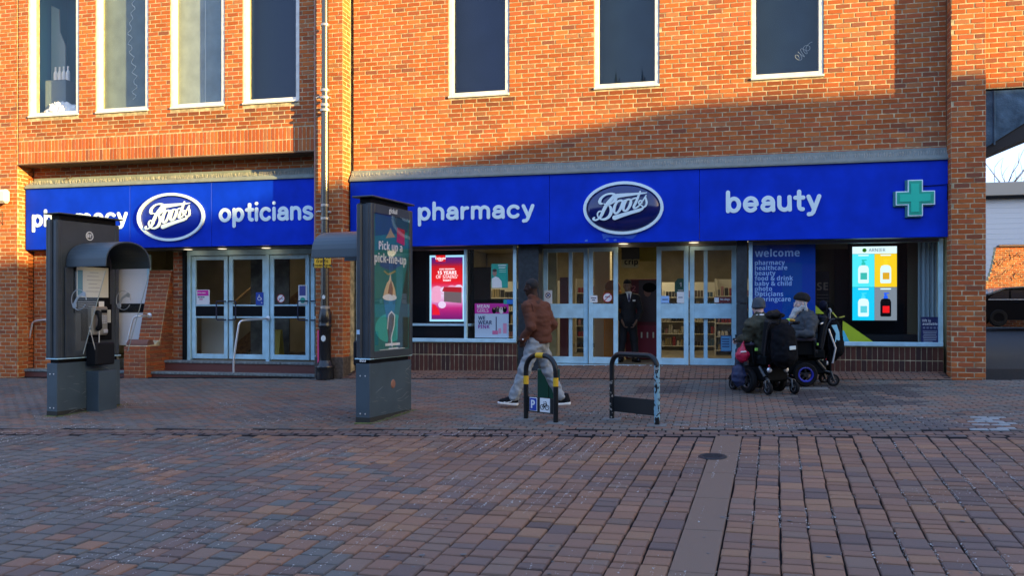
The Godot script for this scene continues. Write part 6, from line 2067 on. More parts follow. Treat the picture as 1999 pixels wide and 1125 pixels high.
func add_hand(skin: G, at: Transform3D, side: float, curl := 0.6) -> void:   # local: fingers along -y, palm faces +z, the thumb on the +x side times side
	var f := Field.new(Vector3(-0.09, -0.21, -0.06), Vector3(0.09, 0.05, 0.11), 0.0056)
	f.cap(Vector3(0, 0.03, 0), Vector3(0, -0.01, 0), 0.027, 0.03, 0.02, Vector3(0, 0, 1), 1.35)
	f.egg(Vector3(0, -0.05, 0), Vector3(0.041, 0.052, 0.018), 0.02)
	var lens := [0.072, 0.082, 0.076, 0.058]
	for i in 4:
		var x := side * (0.030 - 0.020 * i)
		var p := Vector3(x, -0.088, 0)
		var a := 0.25
		for j in 3:
			var d := Vector3(0.05 * side * (1.0 - i * 0.66), -cos(a), sin(a)).normalized()
			var q: Vector3 = p + d * (lens[i] * [0.45, 0.32, 0.25][j])
			f.cap(p, q, 0.0098 - 0.0008 * j, 0.0092 - 0.0008 * j, 0.004)
			p = q
			a += curl
	var tb := Vector3(side * 0.034, -0.025, 0.006)
	var t1 := tb + Vector3(side * 0.030, -0.034, 0.018)
	var t2 := t1 + Vector3(side * 0.004, -0.030, 0.018)
	f.cap(tb, t1, 0.014, 0.011, 0.012)
	f.cap(t1, t2, 0.0108, 0.009, 0.004)
	var g := G.new()
	f.net(g)
	shift(skin, g, at)


func add_shoe(upper: G, sole: G, at: Transform3D) -> void:   # local: toe towards +z, ground at y = 0
	var f := Field.new(Vector3(-0.08, 0.0, -0.14), Vector3(0.08, 0.17, 0.20), 0.011)
	f.cap(Vector3(0, 0.06, -0.07), Vector3(0, 0.045, 0.12), 0.046, 0.036, 0.03)
	f.cap(Vector3(0, 0.07, -0.07), Vector3(0, 0.135, -0.06), 0.048, 0.046, 0.03)
	f.cap(Vector3(0, 0.12, -0.04), Vector3(0, 0.06, 0.08), 0.035, 0.03, 0.03)
	f.clip(func(p: Vector3): return 0.028 - p.y)
	var g := G.new()
	f.net(g)
	shift(upper, g, at)
	var s := Field.new(Vector3(-0.08, -0.02, -0.16), Vector3(0.08, 0.08, 0.20), 0.010)
	s.cap(Vector3(0, 0.03, -0.08), Vector3(0, 0.028, 0.125), 0.052, 0.046, 0.02, Vector3.UP, 1.0)
	s.clip(func(p: Vector3): return maxf(-p.y, p.y - 0.036 - 0.01 * smoothstep(0.0, -0.1, p.z)))
	var h := G.new()
	s.net(h)
	shift(sole, h, at)


func looking(at: Vector3, dir: Vector3, roll := 0.0) -> Transform3D:   # +z along dir
	var z := dir.normalized()
	var x := Vector3.UP.cross(z).normalized()
	return Transform3D(Basis(x, z.cross(x), z) * Basis(Vector3.BACK, roll), at)


func build_people() -> void:
	var folds := FastNoiseLite.new()
	folds.seed = 21
	folds.frequency = 9.0
	folds.fractal_octaves = 2
	walking_man(folds)
	var c1 := wheelchair("black powered wheelchair seen from behind with a black backpack on its seat back", ground(0.52, 2.28), 34.0, false)
	seated_person(folds, c1, "person in olive coat and grey hat seated in the nearer wheelchair, seen from behind", true)
	var c2 := wheelchair("black powered wheelchair with a blue wheel rim standing side on by the window", ground(1.14, 1.42), 100.0, true)
	seated_person(folds, c2, "person with long white beard and black hat seated in the wheelchair by the window", false)
	doorman(folds)


func walking_man(folds: FastNoiseLite) -> void:
	var m := thing("person", "person in brown fleece jacket and grey trousers walking left behind the cycle stand", "person", ground(-2.69, 3.86), YAW)
	var skin := G.new()
	var hair := G.new()
	# the body under the clothes: neck, trunk, legs
	var f := Field.new(Vector3(-0.45, 0.05, -0.25), Vector3(0.5, 1.65, 0.3), 0.022)
	f.cap(Vector3(-0.03, 1.50, 0), Vector3(-0.055, 1.60, 0.005), 0.058, 0.056, 0.04)
	f.cap(Vector3(0.03, 1.0, 0), Vector3(-0.01, 1.42, 0), 0.12, 0.13, 0.06)
	f.cap(Vector3(-0.03, 0.95, 0.05), Vector3(-0.17, 0.52, 0.06), 0.07, 0.045, 0.05)
	f.cap(Vector3(-0.17, 0.52, 0.06), Vector3(-0.33, 0.10, 0.05), 0.045, 0.03, 0.03)
	f.cap(Vector3(0.06, 0.95, -0.05), Vector3(0.17, 0.50, -0.06), 0.07, 0.045, 0.05)
	f.cap(Vector3(0.17, 0.50, -0.06), Vector3(0.35, 0.12, -0.06), 0.045, 0.03, 0.03)
	f.net(skin)
	add_head(skin, hair, looking(Vector3(-0.07, 1.70, 0.0), Vector3(-0.86, -0.06, -0.30)), false, 0.04)
	var hl := looking(Vector3(-0.20, 0.985, 0.10), Vector3(0.1, -0.2, -1))
	add_hand(skin, hl, 1.0, 0.9)
	add_hand(skin, looking(Vector3(0.06, 0.99, -0.15), Vector3(0.1, -0.2, 1)), -1.0, 0.9)
	part(m, "body", skin, M.skin_dark)
	part(m, "hair", hair, mat("hair_black", L(.012, .011, .012), 0.9))
	# jacket
	var j := Field.new(Vector3(-0.42, 0.82, -0.36), Vector3(0.46, 1.68, 0.36), 0.0135)
	j.cap(Vector3(0.055, 0.95, 0), Vector3(0.02, 1.28, 0), 0.178, 0.172, 0.06, Vector3(-0.3, 0, 1).normalized(), 1.12)
	j.cap(Vector3(0.02, 1.25, 0), Vector3(-0.01, 1.41, 0), 0.160, 0.125, 0.08, Vector3(-0.3, 0, 1).normalized(), 1.1)
	j.cap(Vector3(-0.12, 1.435, 0.10), Vector3(0.125, 1.425, -0.07), 0.075, 0.075, 0.09)
	j.cap(Vector3(-0.025, 1.47, 0), Vector3(-0.05, 1.565, 0.005), 0.080, 0.072, 0.05)
	# near (left) arm: shoulder, elbow, wrist in the pocket
	j.cap(Vector3(-0.13, 1.42, 0.12), Vector3(-0.075, 1.14, 0.21), 0.082, 0.066, 0.05)
	j.cap(Vector3(-0.075, 1.14, 0.21), Vector3(-0.19, 0.97, 0.13), 0.066, 0.055, 0.03)
	# far (right) arm, elbow standing out behind
	j.cap(Vector3(0.13, 1.41, -0.08), Vector3(0.245, 1.17, -0.10), 0.080, 0.066, 0.05)
	j.cap(Vector3(0.245, 1.17, -0.10), Vector3(0.10, 0.98, -0.16), 0.064, 0.055, 0.03)
	j.wrinkle(folds, 0.013, Vector3(0.7, 1.5, 0.7))
	j.clip(func(p: Vector3): return (0.905 + 0.12 * (p.x - 0.0)) - p.y)
	var jg := G.new()
	j.net(jg)
	var jk := part(m, "jacket", jg, mat("fleece", L(.19, .060, .030), 0.95, 0.0, "speck", 7.0, 0.5))
	part(jk, "zip_pull", G.new().ball(Vector3(-0.19, 0.965, 0.19), Vector3(0.013, 0.013, 0.01), Basis(), 8, 6), M.paper)
	var hm := Field.new(Vector3(-0.30, 0.82, -0.32), Vector3(0.36, 1.02, 0.32), 0.011)
	hm.cap(Vector3(0.055, 0.95, 0), Vector3(0.03, 1.2, 0), 0.1765, 0.172, 0.02, Vector3(-0.3, 0, 1).normalized(), 1.12)
	hm.clip(func(q: Vector3): return maxf((0.893 + 0.12 * q.x) - q.y, q.y - (0.945 + 0.12 * q.x)))
	var hmg := G.new()
	hm.net(hmg)
	part(jk, "hem_band", hmg, mat("fleece_dark", L(.13, .036, .018), 0.95))
	part(jk, "pocket_welt", G.new().tube([Vector3(-0.135, 1.05, 0.145), Vector3(-0.15, 0.98, 0.165), Vector3(-0.165, 0.93, 0.155)], 0.010, 6), M.fleece_dark)
	var cl := Field.new(Vector3(-0.18, 1.42, -0.13), Vector3(0.12, 1.66, 0.14), 0.009)
	cl.cap(Vector3(-0.03, 1.49, 0), Vector3(-0.055, 1.60, 0.005), 0.080, 0.076, 0.02)
	cl.clip(func(p: Vector3): return maxf(1.475 - p.y - 0.1 * p.x, p.y - 1.592 - 0.15 * (p.x + 0.05)))
	var clg := G.new()
	cl.net(clg)
	part(jk, "collar", clg, M.fleece)
	part(jk, "shoulder_seam", G.new().tube([Vector3(-0.165, 1.45, 0.165), Vector3(-0.10, 1.50, 0.15), Vector3(-0.055, 1.45, 0.185), Vector3(-0.035, 1.36, 0.185)], 0.006, 6), mat("seam_dark", L(.09, .026, .016), 0.9))
	# trousers
	var t := Field.new(Vector3(-0.50, 0.04, -0.28), Vector3(0.52, 1.06, 0.30), 0.0135)
	t.cap(Vector3(0.045, 0.99, 0), Vector3(0.025, 0.90, 0), 0.130, 0.135, 0.05)
	t.cap(Vector3(-0.02, 0.90, 0.055), Vector3(-0.17, 0.52, 0.07), 0.115, 0.083, 0.06)
	t.cap(Vector3(-0.17, 0.52, 0.07), Vector3(-0.325, 0.12, 0.06), 0.083, 0.072, 0.04)
	t.cap(Vector3(0.07, 0.90, -0.055), Vector3(0.18, 0.50, -0.07), 0.115, 0.083, 0.06)
	t.cap(Vector3(0.18, 0.50, -0.07), Vector3(0.355, 0.13, -0.07), 0.083, 0.070, 0.04)
	t.wrinkle(folds, 0.022, Vector3(1.0, 1.25, 1.0))
	t.clip(func(p: Vector3): return 0.075 - p.y)
	var tg := G.new()
	t.net(tg)
	part(m, "trousers", tg, mat("trouser_grey", L(.33, .36, .38), 0.85, 0.0, "grain", 3.0, 0.3))
	var up := G.new()
	var so := G.new()
	add_shoe(up, so, looking(Vector3(-0.385, 0.02, 0.06), Vector3(-1, 0.10, 0.05)))
	add_shoe(up, so, looking(Vector3(0.375, 0.005, -0.07), Vector3(-1, -0.02, 0.10)))
	var sh := part(m, "shoes", up, mat("shoe_black", L(.008, .009, .012), 0.7, 0.0, "", 1, 0, 0.25))
	part(sh, "soles", so, M.paper)
	part(sh, "stripe", G.new().ribbon([Vector3(-0.46, 0.07, 0.010), Vector3(-0.42, 0.06, 0.014), Vector3(-0.36, 0.075, 0.012), Vector3(-0.33, 0.10, 0.006)], 0.10, 0.112), M.paper)


func wheelchair(label: String, at: Vector3, turn: float, by_window: bool) -> Node3D:
	var w := thing("wheelchair", label, "wheelchair", at, turn)
	var frame_m := mat("chair_black", L(.006, .007, .008), 0.5, 0.0, "", 1, 0, 0.15)
	var b := G.new()
	b.box(Vector3(0, 0.29, 0.02), Vector3(0.40, 0.22, 0.62), 0.03)
	b.box(Vector3(0, 0.44, 0.0), Vector3(0.30, 0.10, 0.40), 0.02)
	b.box(Vector3(0, 0.50, 0.16), Vector3(0.44, 0.16, 0.30), 0.03)
	part(w, "battery_base", b, frame_m)
	for s in [-1.0, 1.0]:
		var wh := thing_wheel(w, "drive_wheel", Vector3(s * 0.27, 0.185, -0.02), 0.185, 0.085, by_window)
		for z in [-0.46, 0.42]:
			thing_wheel(w, "caster", Vector3(s * 0.235, 0.095, z), 0.095, 0.05, false)
			var fk := G.new()
			fk.tube([Vector3(s * 0.205, 0.095, z), Vector3(s * 0.205, 0.215, z * 0.93), Vector3(s * 0.19, 0.235, z * 0.78), Vector3(s * 0.17, 0.25, z * 0.55)], 0.018, 8)
			fk.tube([Vector3(s * 0.265, 0.095, z), Vector3(s * 0.265, 0.205, z * 0.93), Vector3(s * 0.205, 0.225, z * 0.93)], 0.014, 8)
			part(w, "caster_fork", fk, mat("fork_grey", L(.05, .052, .055), 0.35, 0.5))
		part(w, "spring", G.new().tube([Vector3(s * 0.2, 0.26, 0.30), Vector3(s * 0.21, 0.40, 0.18)], 0.028, 10), M.fork_grey)
		part(w, "armrest", G.new().box(Vector3(s * 0.29, 0.74, -0.05), Vector3(0.075, 0.045, 0.36), 0.016), mat("armrest", L(.03, .025, .045), 0.6))
		part(w, "armrest_post", G.new().tube([Vector3(s * 0.28, 0.46, 0.12), Vector3(s * 0.29, 0.72, 0.10)], 0.016, 8), frame_m)
		part(w, "side_guard", G.new().box(Vector3(s * 0.255, 0.60, -0.04), Vector3(0.014, 0.22, 0.36), 0.006), frame_m)
		part(w, "back_tube", G.new().tube([Vector3(s * 0.19, 0.46, 0.24), Vector3(s * 0.19, 0.95, 0.34), Vector3(s * 0.19, 1.05, 0.40), Vector3(s * 0.19, 1.06, 0.50)], 0.014, 8), mat("tube_dark", L(.05, .05, .055), 0.3, 0.6))
		part(w, "handle_grip", G.new().tube([Vector3(s * 0.19, 1.06, 0.46), Vector3(s * 0.19, 1.065, 0.58)], 0.022, 10), M.rubber)
		part(w, "reflector", G.new().box(Vector3(s * 0.26, 0.66, 0.17), Vector3(0.05, 0.045, 0.02), 0.005), mat("reflector_green", L(.30, .62, .10), 0.4))
	part(w, "seat", G.new().box(Vector3(0, 0.535, -0.04), Vector3(0.46, 0.09, 0.50), 0.03), M.plastic_black)
	part(w, "backrest", G.new().box(Vector3(0, 0.84, 0.27), Vector3(0.44, 0.56, 0.09), 0.04, Basis(Vector3.RIGHT, 0.16)), M.plastic_black)
	var hr := G.new()
	hr.ball(Vector3(0, 1.27 if by_window else 1.17, 0.33), Vector3(0.13, 0.085 if by_window else 0.045, 0.06), Basis(), 18, 10)
	hr.tube([Vector3(0, 1.27 if by_window else 1.17, 0.36), Vector3(0, 1.20, 0.42), Vector3(0, 0.95, 0.35)], 0.014, 8)
	part(w, "headrest", hr, mat("headrest_navy", L(.007, .008, .018), 0.7, 0.0, "", 1, 0, 0.2) if by_window else M.rubber)
	part(w, "footplate", G.new().box(Vector3(0, 0.13, -0.56), Vector3(0.36, 0.02, 0.22), 0.006), frame_m)
	part(w, "leg_support", G.new().tube([Vector3(0, 0.14, -0.52), Vector3(0, 0.45, -0.28)], 0.03, 8), frame_m)
	var js := G.new()
	js.box(Vector3(-0.29, 0.79, -0.29), Vector3(0.075, 0.055, 0.13), 0.012)
	js.tube([Vector3(-0.29, 0.81, -0.31), Vector3(-0.29, 0.87, -0.31)], [0.008, 0.016], 8)
	part(w, "joystick", js, M.plastic_black)
	for q in 3:
		var s := -0.16 + q * 0.16
		part(w, "cable", G.new().tube([Vector3(s, 0.40, 0.30), Vector3(s + 0.05, 0.52, 0.39), Vector3(s - 0.04, 0.68, 0.36), Vector3(s, 0.8, 0.36)], 0.008, 6), M.rubber)
	for s in [-1.0, 1.0]:
		part(w, "rear_light", G.new().lathe([Vector2(0, 0.03), Vector2(0.03, 0.026), Vector2(0.042, 0.0)], 14, Transform3D(Basis(Vector3.RIGHT, PI / 2), Vector3(s * 0.15, 0.36, 0.335))), M.steel)
		part(w, "red_lens", G.new().lathe([Vector2(0, 0.012), Vector2(0.012, 0.01), Vector2(0.016, 0)], 10, Transform3D(Basis(Vector3.RIGHT, PI / 2), Vector3(s * 0.15, 0.42, 0.33))), M.red)
	if by_window:
		var mech := G.new()
		mech.tube([Vector3(-0.12, 1.18, 0.42), Vector3(0.10, 1.22, 0.46), Vector3(0.16, 1.05, 0.48)], 0.016, 8)
		part(w, "tilt_mechanism", mech, M.steel)
		mech = G.new()
		mech.tube([Vector3(-0.20, 0.9, 0.36), Vector3(-0.22, 0.60, 0.46), Vector3(-0.2, 0.36, 0.42)], 0.015, 8)
		part(w, "tilt_mechanism", mech, M.steel)
		mech = G.new()
		mech.tube([Vector3(-0.15, 1.02, 0.34), Vector3(-0.24, 0.98, 0.22)], 0.013, 8)
		part(w, "tilt_mechanism", mech, M.steel)
		part(w, "yellow_cord", G.new().tube([Vector3(-0.12, 1.16, 0.44), Vector3(-0.18, 1.07, 0.50), Vector3(-0.22, 1.10, 0.60)], 0.01, 6), mat("cord_yellow", L(.50, .48, .05), 0.5))
		part(w, "rear_guard", G.new().box(Vector3(0, 0.40, 0.40), Vector3(0.34, 0.46, 0.03), 0.01), frame_m)
	return w


func thing_wheel(w: Node3D, called: String, c: Vector3, r: float, wd: float, blue: bool) -> MeshInstance3D:
	var along := Transform3D(Basis(Vector3.BACK, PI / 2), c)
	var t := part(w, called, G.new().lathe([Vector2(r * 0.66, -wd * 0.5), Vector2(r * 0.92, -wd * 0.5), Vector2(r, -wd * 0.28), Vector2(r, wd * 0.28), Vector2(r * 0.92, wd * 0.5), Vector2(r * 0.66, wd * 0.5)], 30, along), M.rubber)
	var rim := G.new()
	for s in [-1.0, 1.0]:
		rim.lathe([Vector2(r * 0.66, s * wd * 0.42), Vector2(r * 0.58, s * wd * 0.47), Vector2(r * 0.50, s * wd * 0.30)] if s > 0 else [Vector2(r * 0.50, s * wd * 0.30), Vector2(r * 0.58, s * wd * 0.47), Vector2(r * 0.66, s * wd * 0.42)], 30, along)
	part(t, "rim", rim, mat("rim_blue", L(.03, .04, .42), 0.35) if blue else mat("rim_grey", L(.06, .06, .065), 0.4, 0.4))
	var hub := G.new()
	hub.lathe([Vector2(0, -wd * 0.4), Vector2(r * 0.2, -wd * 0.4), Vector2(r * 0.2, wd * 0.4), Vector2(0, wd * 0.4)], 16, along)
	for k in 5:
		var a := TAU * k / 5.0
		hub.box(c + Vector3(0, cos(a), sin(a)) * r * 0.38, Vector3(wd * 0.5, r * 0.42, r * 0.13), 0.004, Basis(Vector3.RIGHT, a))
	part(t, "hub", hub, mat("hub_dark", L(.035, .035, .04), 0.4, 0.5))
	return t


func seated_person(folds: FastNoiseLite, chair: Node3D, label: String, from_behind: bool) -> void:
	var p := thing("person", label, "person", chair.position, chair.rotation_degrees.y)
	var lean := 0.09 if from_behind else 0.0      # towards -x, the sitter's left
	var skin := G.new()
	var hair := G.new()
	var hc := Vector3(-lean * 1.5, 1.30, 0.04 if from_behind else -0.02)
	var f := Field.new(Vector3(-0.42, 0.05, -0.72), Vector3(0.42, 1.26, 0.36), 0.024)
	f.cap(Vector3(0, 0.64, 0.06), Vector3(-lean, 1.06, 0.10), 0.13, 0.12, 0.06)
	f.cap(Vector3(-lean, 1.06, 0.09), hc + Vector3(0, -0.10, 0.02), 0.07, 0.055, 0.04)
	for s in [-1.0, 1.0]:
		f.cap(Vector3(s * 0.10, 0.62, 0.04), Vector3(s * 0.13, 0.63, -0.38), 0.07, 0.055, 0.04)
		f.cap(Vector3(s * 0.13, 0.63, -0.38), Vector3(s * 0.12, 0.20, -0.50), 0.05, 0.035, 0.03)
		f.cap(Vector3(s * 0.20 - lean, 1.02, 0.10), Vector3(s * 0.31, 0.84, 0.02), 0.05, 0.04, 0.04)
		f.cap(Vector3(s * 0.31, 0.84, 0.02), Vector3(s * 0.29, 0.79, -0.20), 0.04, 0.03, 0.03)
	f.net(skin)
	add_head(skin, hair, looking(hc, Vector3(-0.1, -0.12, -1) if from_behind else Vector3(0.0, -0.10, -1)), true)
	for s in [-1.0, 1.0]:
		add_hand(skin, Transform3D(Basis(Vector3(1, 0, 0), Vector3(0, 0.25, 1).normalized(), Vector3(0, -1, 0.25).normalized()), Vector3(s * 0.29, 0.805, -0.22)), -s, 0.75)
	part(p, "body", skin, mat("skin_pale", L(.55, .36, .30), 0.6))
	var c := Field.new(Vector3(-0.52, 0.46, -0.55), Vector3(0.52, 1.28, 0.42), 0.0165)
	c.cap(Vector3(0, 0.68, 0.06), Vector3(-lean, 1.00, 0.09), 0.20, 0.185, 0.07, Vector3(0, 0, 1), 1.15)
	c.cap(Vector3(-0.17 - lean, 1.03, 0.09), Vector3(0.17 - lean, 1.03, 0.09), 0.105, 0.105, 0.09)
	c.cap(Vector3(-lean * 1.2, 1.10, 0.08), hc + Vector3(0, -0.13, 0.03), 0.095, 0.085, 0.05)
	for s in [-1.0, 1.0]:
		c.cap(Vector3(s * 0.225 - lean, 1.01, 0.09), Vector3(s * 0.325, 0.83, 0.03), 0.088, 0.075, 0.06)
		c.cap(Vector3(s * 0.325, 0.83, 0.03), Vector3(s * 0.29, 0.81, -0.21), 0.072, 0.055, 0.04)
		c.cap(Vector3(s * 0.11, 0.64, 0.04), Vector3(s * 0.14, 0.64, -0.33), 0.10, 0.085, 0.06)
	if not from_behind:
		c.cap(Vector3(0, 0.80, -0.12), Vector3(0, 0.98, -0.06), 0.14, 0.12, 0.08)
	c.wrinkle(folds, 0.028)
	var cg := G.new()
	c.net(cg)
	part(p, "coat", cg, mat("coat_olive", L(.038, .040, .022), 0.85, 0.0, "grain", 3.0, 0.4) if from_behind else mat("coat_slate", L(.040, .050, .060), 0.85, 0.0, "grain", 3.0, 0.4))
	var t := Field.new(Vector3(-0.26, 0.12, -0.64), Vector3(0.26, 0.72, -0.20), 0.02)
	for s in [-1.0, 1.0]:
		t.cap(Vector3(s * 0.13, 0.62, -0.30), Vector3(s * 0.13, 0.60, -0.42), 0.085, 0.08, 0.03)
		t.cap(Vector3(s * 0.13, 0.58, -0.42), Vector3(s * 0.12, 0.22, -0.52), 0.078, 0.062, 0.03)
	t.wrinkle(folds, 0.015)
	var tg := G.new()
	t.net(tg)
	part(p, "trousers", tg, mat("trouser_navy", L(.022, .030, .055), 0.85))
	var up := G.new()
	var so := G.new()
	for s in [-1.0, 1.0]:
		add_shoe(up, so, looking(Vector3(s * 0.12, 0.142, -0.55), Vector3(s * 0.08, 0, -1)))
	part(p, "shoes", up, M.rubber)
	part(p, "soles", so, M.rubber)
	var hat := Field.new(hc + Vector3(-0.17, -0.12, -0.17), hc + Vector3(0.17, 0.24, 0.17), 0.009)
	if from_behind:
		hat.egg(hc + Vector3(0, 0.045, 0.015), Vector3(0.092, 0.108, 0.108), 0.02)
		hat.egg(hc + Vector3(0, 0.0, 0.015), Vector3(0.098, 0.03, 0.112), 0.03)
		hat.clip(func(q: Vector3): return hc.y - 0.045 - q.y)
	else:
		hat.egg(hc + Vector3(0, 0.085, 0.015), Vector3(0.116, 0.080, 0.130), 0.03)
		hat.egg(hc + Vector3(0, 0.135, 0.02), Vector3(0.088, 0.052, 0.10), 0.03)
		hat.clip(func(q: Vector3): return hc.y + 0.048 - 0.25 * (q.z - hc.z) - q.y)
	hat.wrinkle(folds, 0.010)
	var hg := G.new()
	hat.net(hg)
	part(p, "hat", hg, mat("hat_grey", L(.10, .13, .16), 0.95, 0.0, "speck", 8.0, 0.6) if from_behind else mat("hat_black", L(.008, .008, .009), 0.95, 0.0, "speck", 8.0, 0.5))
	if from_behind:
		var hd := Field.new(Vector3(-0.20, 1.0, 0.0), Vector3(0.22, 1.36, 0.34), 0.012)
		hd.egg(Vector3(0.02, 1.17, 0.19), Vector3(0.13, 0.075, 0.06), 0.04)
		hd.egg(Vector3(0.09, 1.20, 0.17), Vector3(0.06, 0.06, 0.055), 0.03)
		var wn := FastNoiseLite.new()
		wn.seed = 4
		wn.frequency = 40.0
		hd.wrinkle(wn, 0.028)
		var hh := G.new()
		hd.net(hh)
		part(p, "fur_hood", hh, mat("fur_dark", L(.030, .022, .018), 0.95, 0.0, "speck", 9.0, 0.8))
		part(p, "collar_trim", G.new().torus(Vector3(-lean * 1.4, 1.165, 0.07), 0.085, 0.014, Basis(Vector3.RIGHT, 1.4), 22, 8), M.paper)
	else:
		var bd := Field.new(Vector3(-0.15, 0.94, -0.34), Vector3(0.15, 1.38, 0.12), 0.009)
		bd.egg(hc + Vector3(0.0, -0.105, -0.050), Vector3(0.060, 0.042, 0.050), 0.03)
		bd.cap(hc + Vector3(0.0, -0.115, -0.075), hc + Vector3(0.0, -0.22, -0.135), 0.055, 0.044, 0.04)
		bd.cap(hc + Vector3(0.0, -0.22, -0.135), hc + Vector3(0.0, -0.31, -0.165), 0.044, 0.014, 0.03)
		for s in [-1.0, 1.0]:
			bd.cap(hc + Vector3(s * 0.060, -0.055, 0.01), hc + Vector3(s * 0.022, -0.118, -0.07), 0.030, 0.042, 0.03)
			bd.cap(hc + Vector3(s * 0.074, 0.0, 0.01), hc + Vector3(s * 0.060, -0.10, -0.02), 0.012, 0.024, 0.02)
			bd.cap(hc + Vector3(s * 0.070, 0.02, 0.045), hc + Vector3(s * 0.068, -0.10, 0.065), 0.022, 0.030, 0.02)
			bd.cap(hc + Vector3(s * 0.006, -0.052, -0.098), hc + Vector3(s * 0.042, -0.085, -0.072), 0.010, 0.009, 0.01)
		var wn := FastNoiseLite.new()
		wn.seed = 9
		wn.frequency = 34.0
		bd.wrinkle(wn, 0.014)
		var bg := G.new()
		bd.net(bg)
		part(p, "beard", bg, mat("beard_white", L(.82, .82, .80), 0.95, 0.0, "speck", 9.0, 0.6))
		var gl := G.new()
		for s in [-1.0, 1.0]:
			gl.torus(hc + Vector3(s * 0.032, 0.004, -0.098), 0.021, 0.0028, Basis(), 16, 6)
			gl.tube([hc + Vector3(s * 0.055, 0.012, -0.088), hc + Vector3(s * 0.08, 0.012, 0.0)], 0.0025, 5)
		part(p, "glasses", gl, M.steel)
		part(p, "coat_print", G.new().ribbon([Vector3(-0.205, 0.86, 0.014), Vector3(-0.20, 0.90, 0.014), Vector3(-0.20, 0.87, 0.012)], 0.0, 0.004), M.paper)
	# things carried
	var kind := "backpack"
	var bag := Field.new(Vector3(-0.30, 0.30, 0.26), Vector3(0.30, 1.16, 0.74), 0.016)
	bag.egg(Vector3(0, 0.72, 0.48), Vector3(0.215, 0.345, 0.14), 0.03)
	bag.cap(Vector3(-0.09, 0.56, 0.50), Vector3(0.09, 0.56, 0.50), 0.11, 0.11, 0.05)
	bag.cap(Vector3(-0.08, 0.9, 0.45), Vector3(0.08, 0.9, 0.45), 0.10, 0.10, 0.05)
	bag.egg(Vector3(0, 0.62, 0.60), Vector3(0.13, 0.16, 0.05), 0.02)
	bag.wrinkle(folds, 0.018)
	var bg2 := G.new()
	bag.net(bg2)
	var bp := thing(kind, "black backpack with a small white badge hung on the nearer wheelchair's seat back" if from_behind else "black backpack with a pale blue tag hung behind the bearded man's wheelchair", "backpack", chair.position, chair.rotation_degrees.y, "backpacks on the wheelchairs")
	part(bp, "bag", bg2, mat("bag_black", L(.006, .007, .010), 0.8, 0.0, "grain", 4.0, 0.4, 0.2))
	part(bp, "haul_loop", G.new().tube([Vector3(-0.03, 1.0, 0.44), Vector3(-0.02, 1.05, 0.43), Vector3(0.02, 1.05, 0.43), Vector3(0.03, 1.0, 0.44)], 0.008, 6), M.rubber)
	if from_behind:
		part(bp, "badge", G.new().box(Vector3(0.02, 0.70, 0.655), Vector3(0.11, 0.055, 0.014), 0.005, Basis(Vector3.BACK, 0.06)), mat("badge_white", L(.50, .60, .62), 0.5))
	else:
		part(bp, "tag", G.new().extrude(PackedVector2Array([Vector2(-0.05, 0.13), Vector2(0.03, 0.14), Vector2(0.07, 0.02), Vector2(0.08, -0.1), Vector2(0.0, -0.14), Vector2(0.02, 0.0)]), 0, 0.008, Transform3D(Basis(Vector3.UP, -PI / 2), Vector3(-0.205, 0.83, 0.45))), mat("tag_blue", L(.25, .55, .66), 0.5))
	if from_behind:
		var rb := Field.new(Vector3(-0.16, -0.34, -0.16), Vector3(0.16, 0.1, 0.16), 0.012)
		rb.egg(Vector3(0, -0.16, 0), Vector3(0.105, 0.10, 0.085), 0.03)
		rb.cap(Vector3(0, -0.08, 0), Vector3(0.005, 0.0, 0), 0.055, 0.02, 0.04)
		rb.wrinkle(folds, 0.022)
		var rg := G.new()
		rb.net(rg)
		var at := chair.transform * Vector3(-0.40, 0.73, 0.02)
		var rt := thing("carrier_bag", "red carrier bag hanging from the nearer wheelchair's left armrest", "bag", at, YAW)
		part(rt, "bag", rg, mat("bag_red", L(.42, .01, .05), 0.4))
		part(rt, "handles", G.new().tube([Vector3(0.0, 0.0, 0), Vector3(0.03, 0.07, 0), Vector3(0.07, 0.09, -0.02)], 0.012, 6), M.bag_red)
		part(rt, "print", G.new().extrude(PackedVector2Array([Vector2(-0.05, -0.115), Vector2(0.04, -0.105), Vector2(0.03, -0.09), Vector2(-0.04, -0.095)]), 0.0, 0.092), M.paper)
		var nbf := Field.new(Vector3(-0.18, -0.36, -0.14), Vector3(0.18, 0.08, 0.14), 0.014)
		nbf.egg(Vector3(0, -0.16, 0), Vector3(0.11, 0.165, 0.07), 0.03)
		nbf.wrinkle(folds, 0.025)
		var ng := G.new()
		nbf.net(ng)
		var nt := thing("carrier_bag", "navy blue bag hanging low below the red bag beside the wheelchair's front wheel", "bag", chair.transform * Vector3(-0.44, 0.42, -0.02), YAW)
		part(nt, "bag", ng, mat("bag_navy", L(.012, .022, .07), 0.6))
		var yg := thing("wrist_band", "yellow-green reflective band between the two wheelchair users", "band", P(1540, 625, 2.0), YAW)
		part(yg, "band", G.new().box(Vector3(-0.02, 0, 0), Vector3(0.06, 0.05, 0.04), 0.012), M.reflector_green)
		part(yg, "cuff", G.new().tube([Vector3(0.005, 0.0, 0), Vector3(0.085, -0.01, -0.01)], [0.026, 0.022], 12), mat("cuff_ochre", L(.35, .20, .02), 0.6))


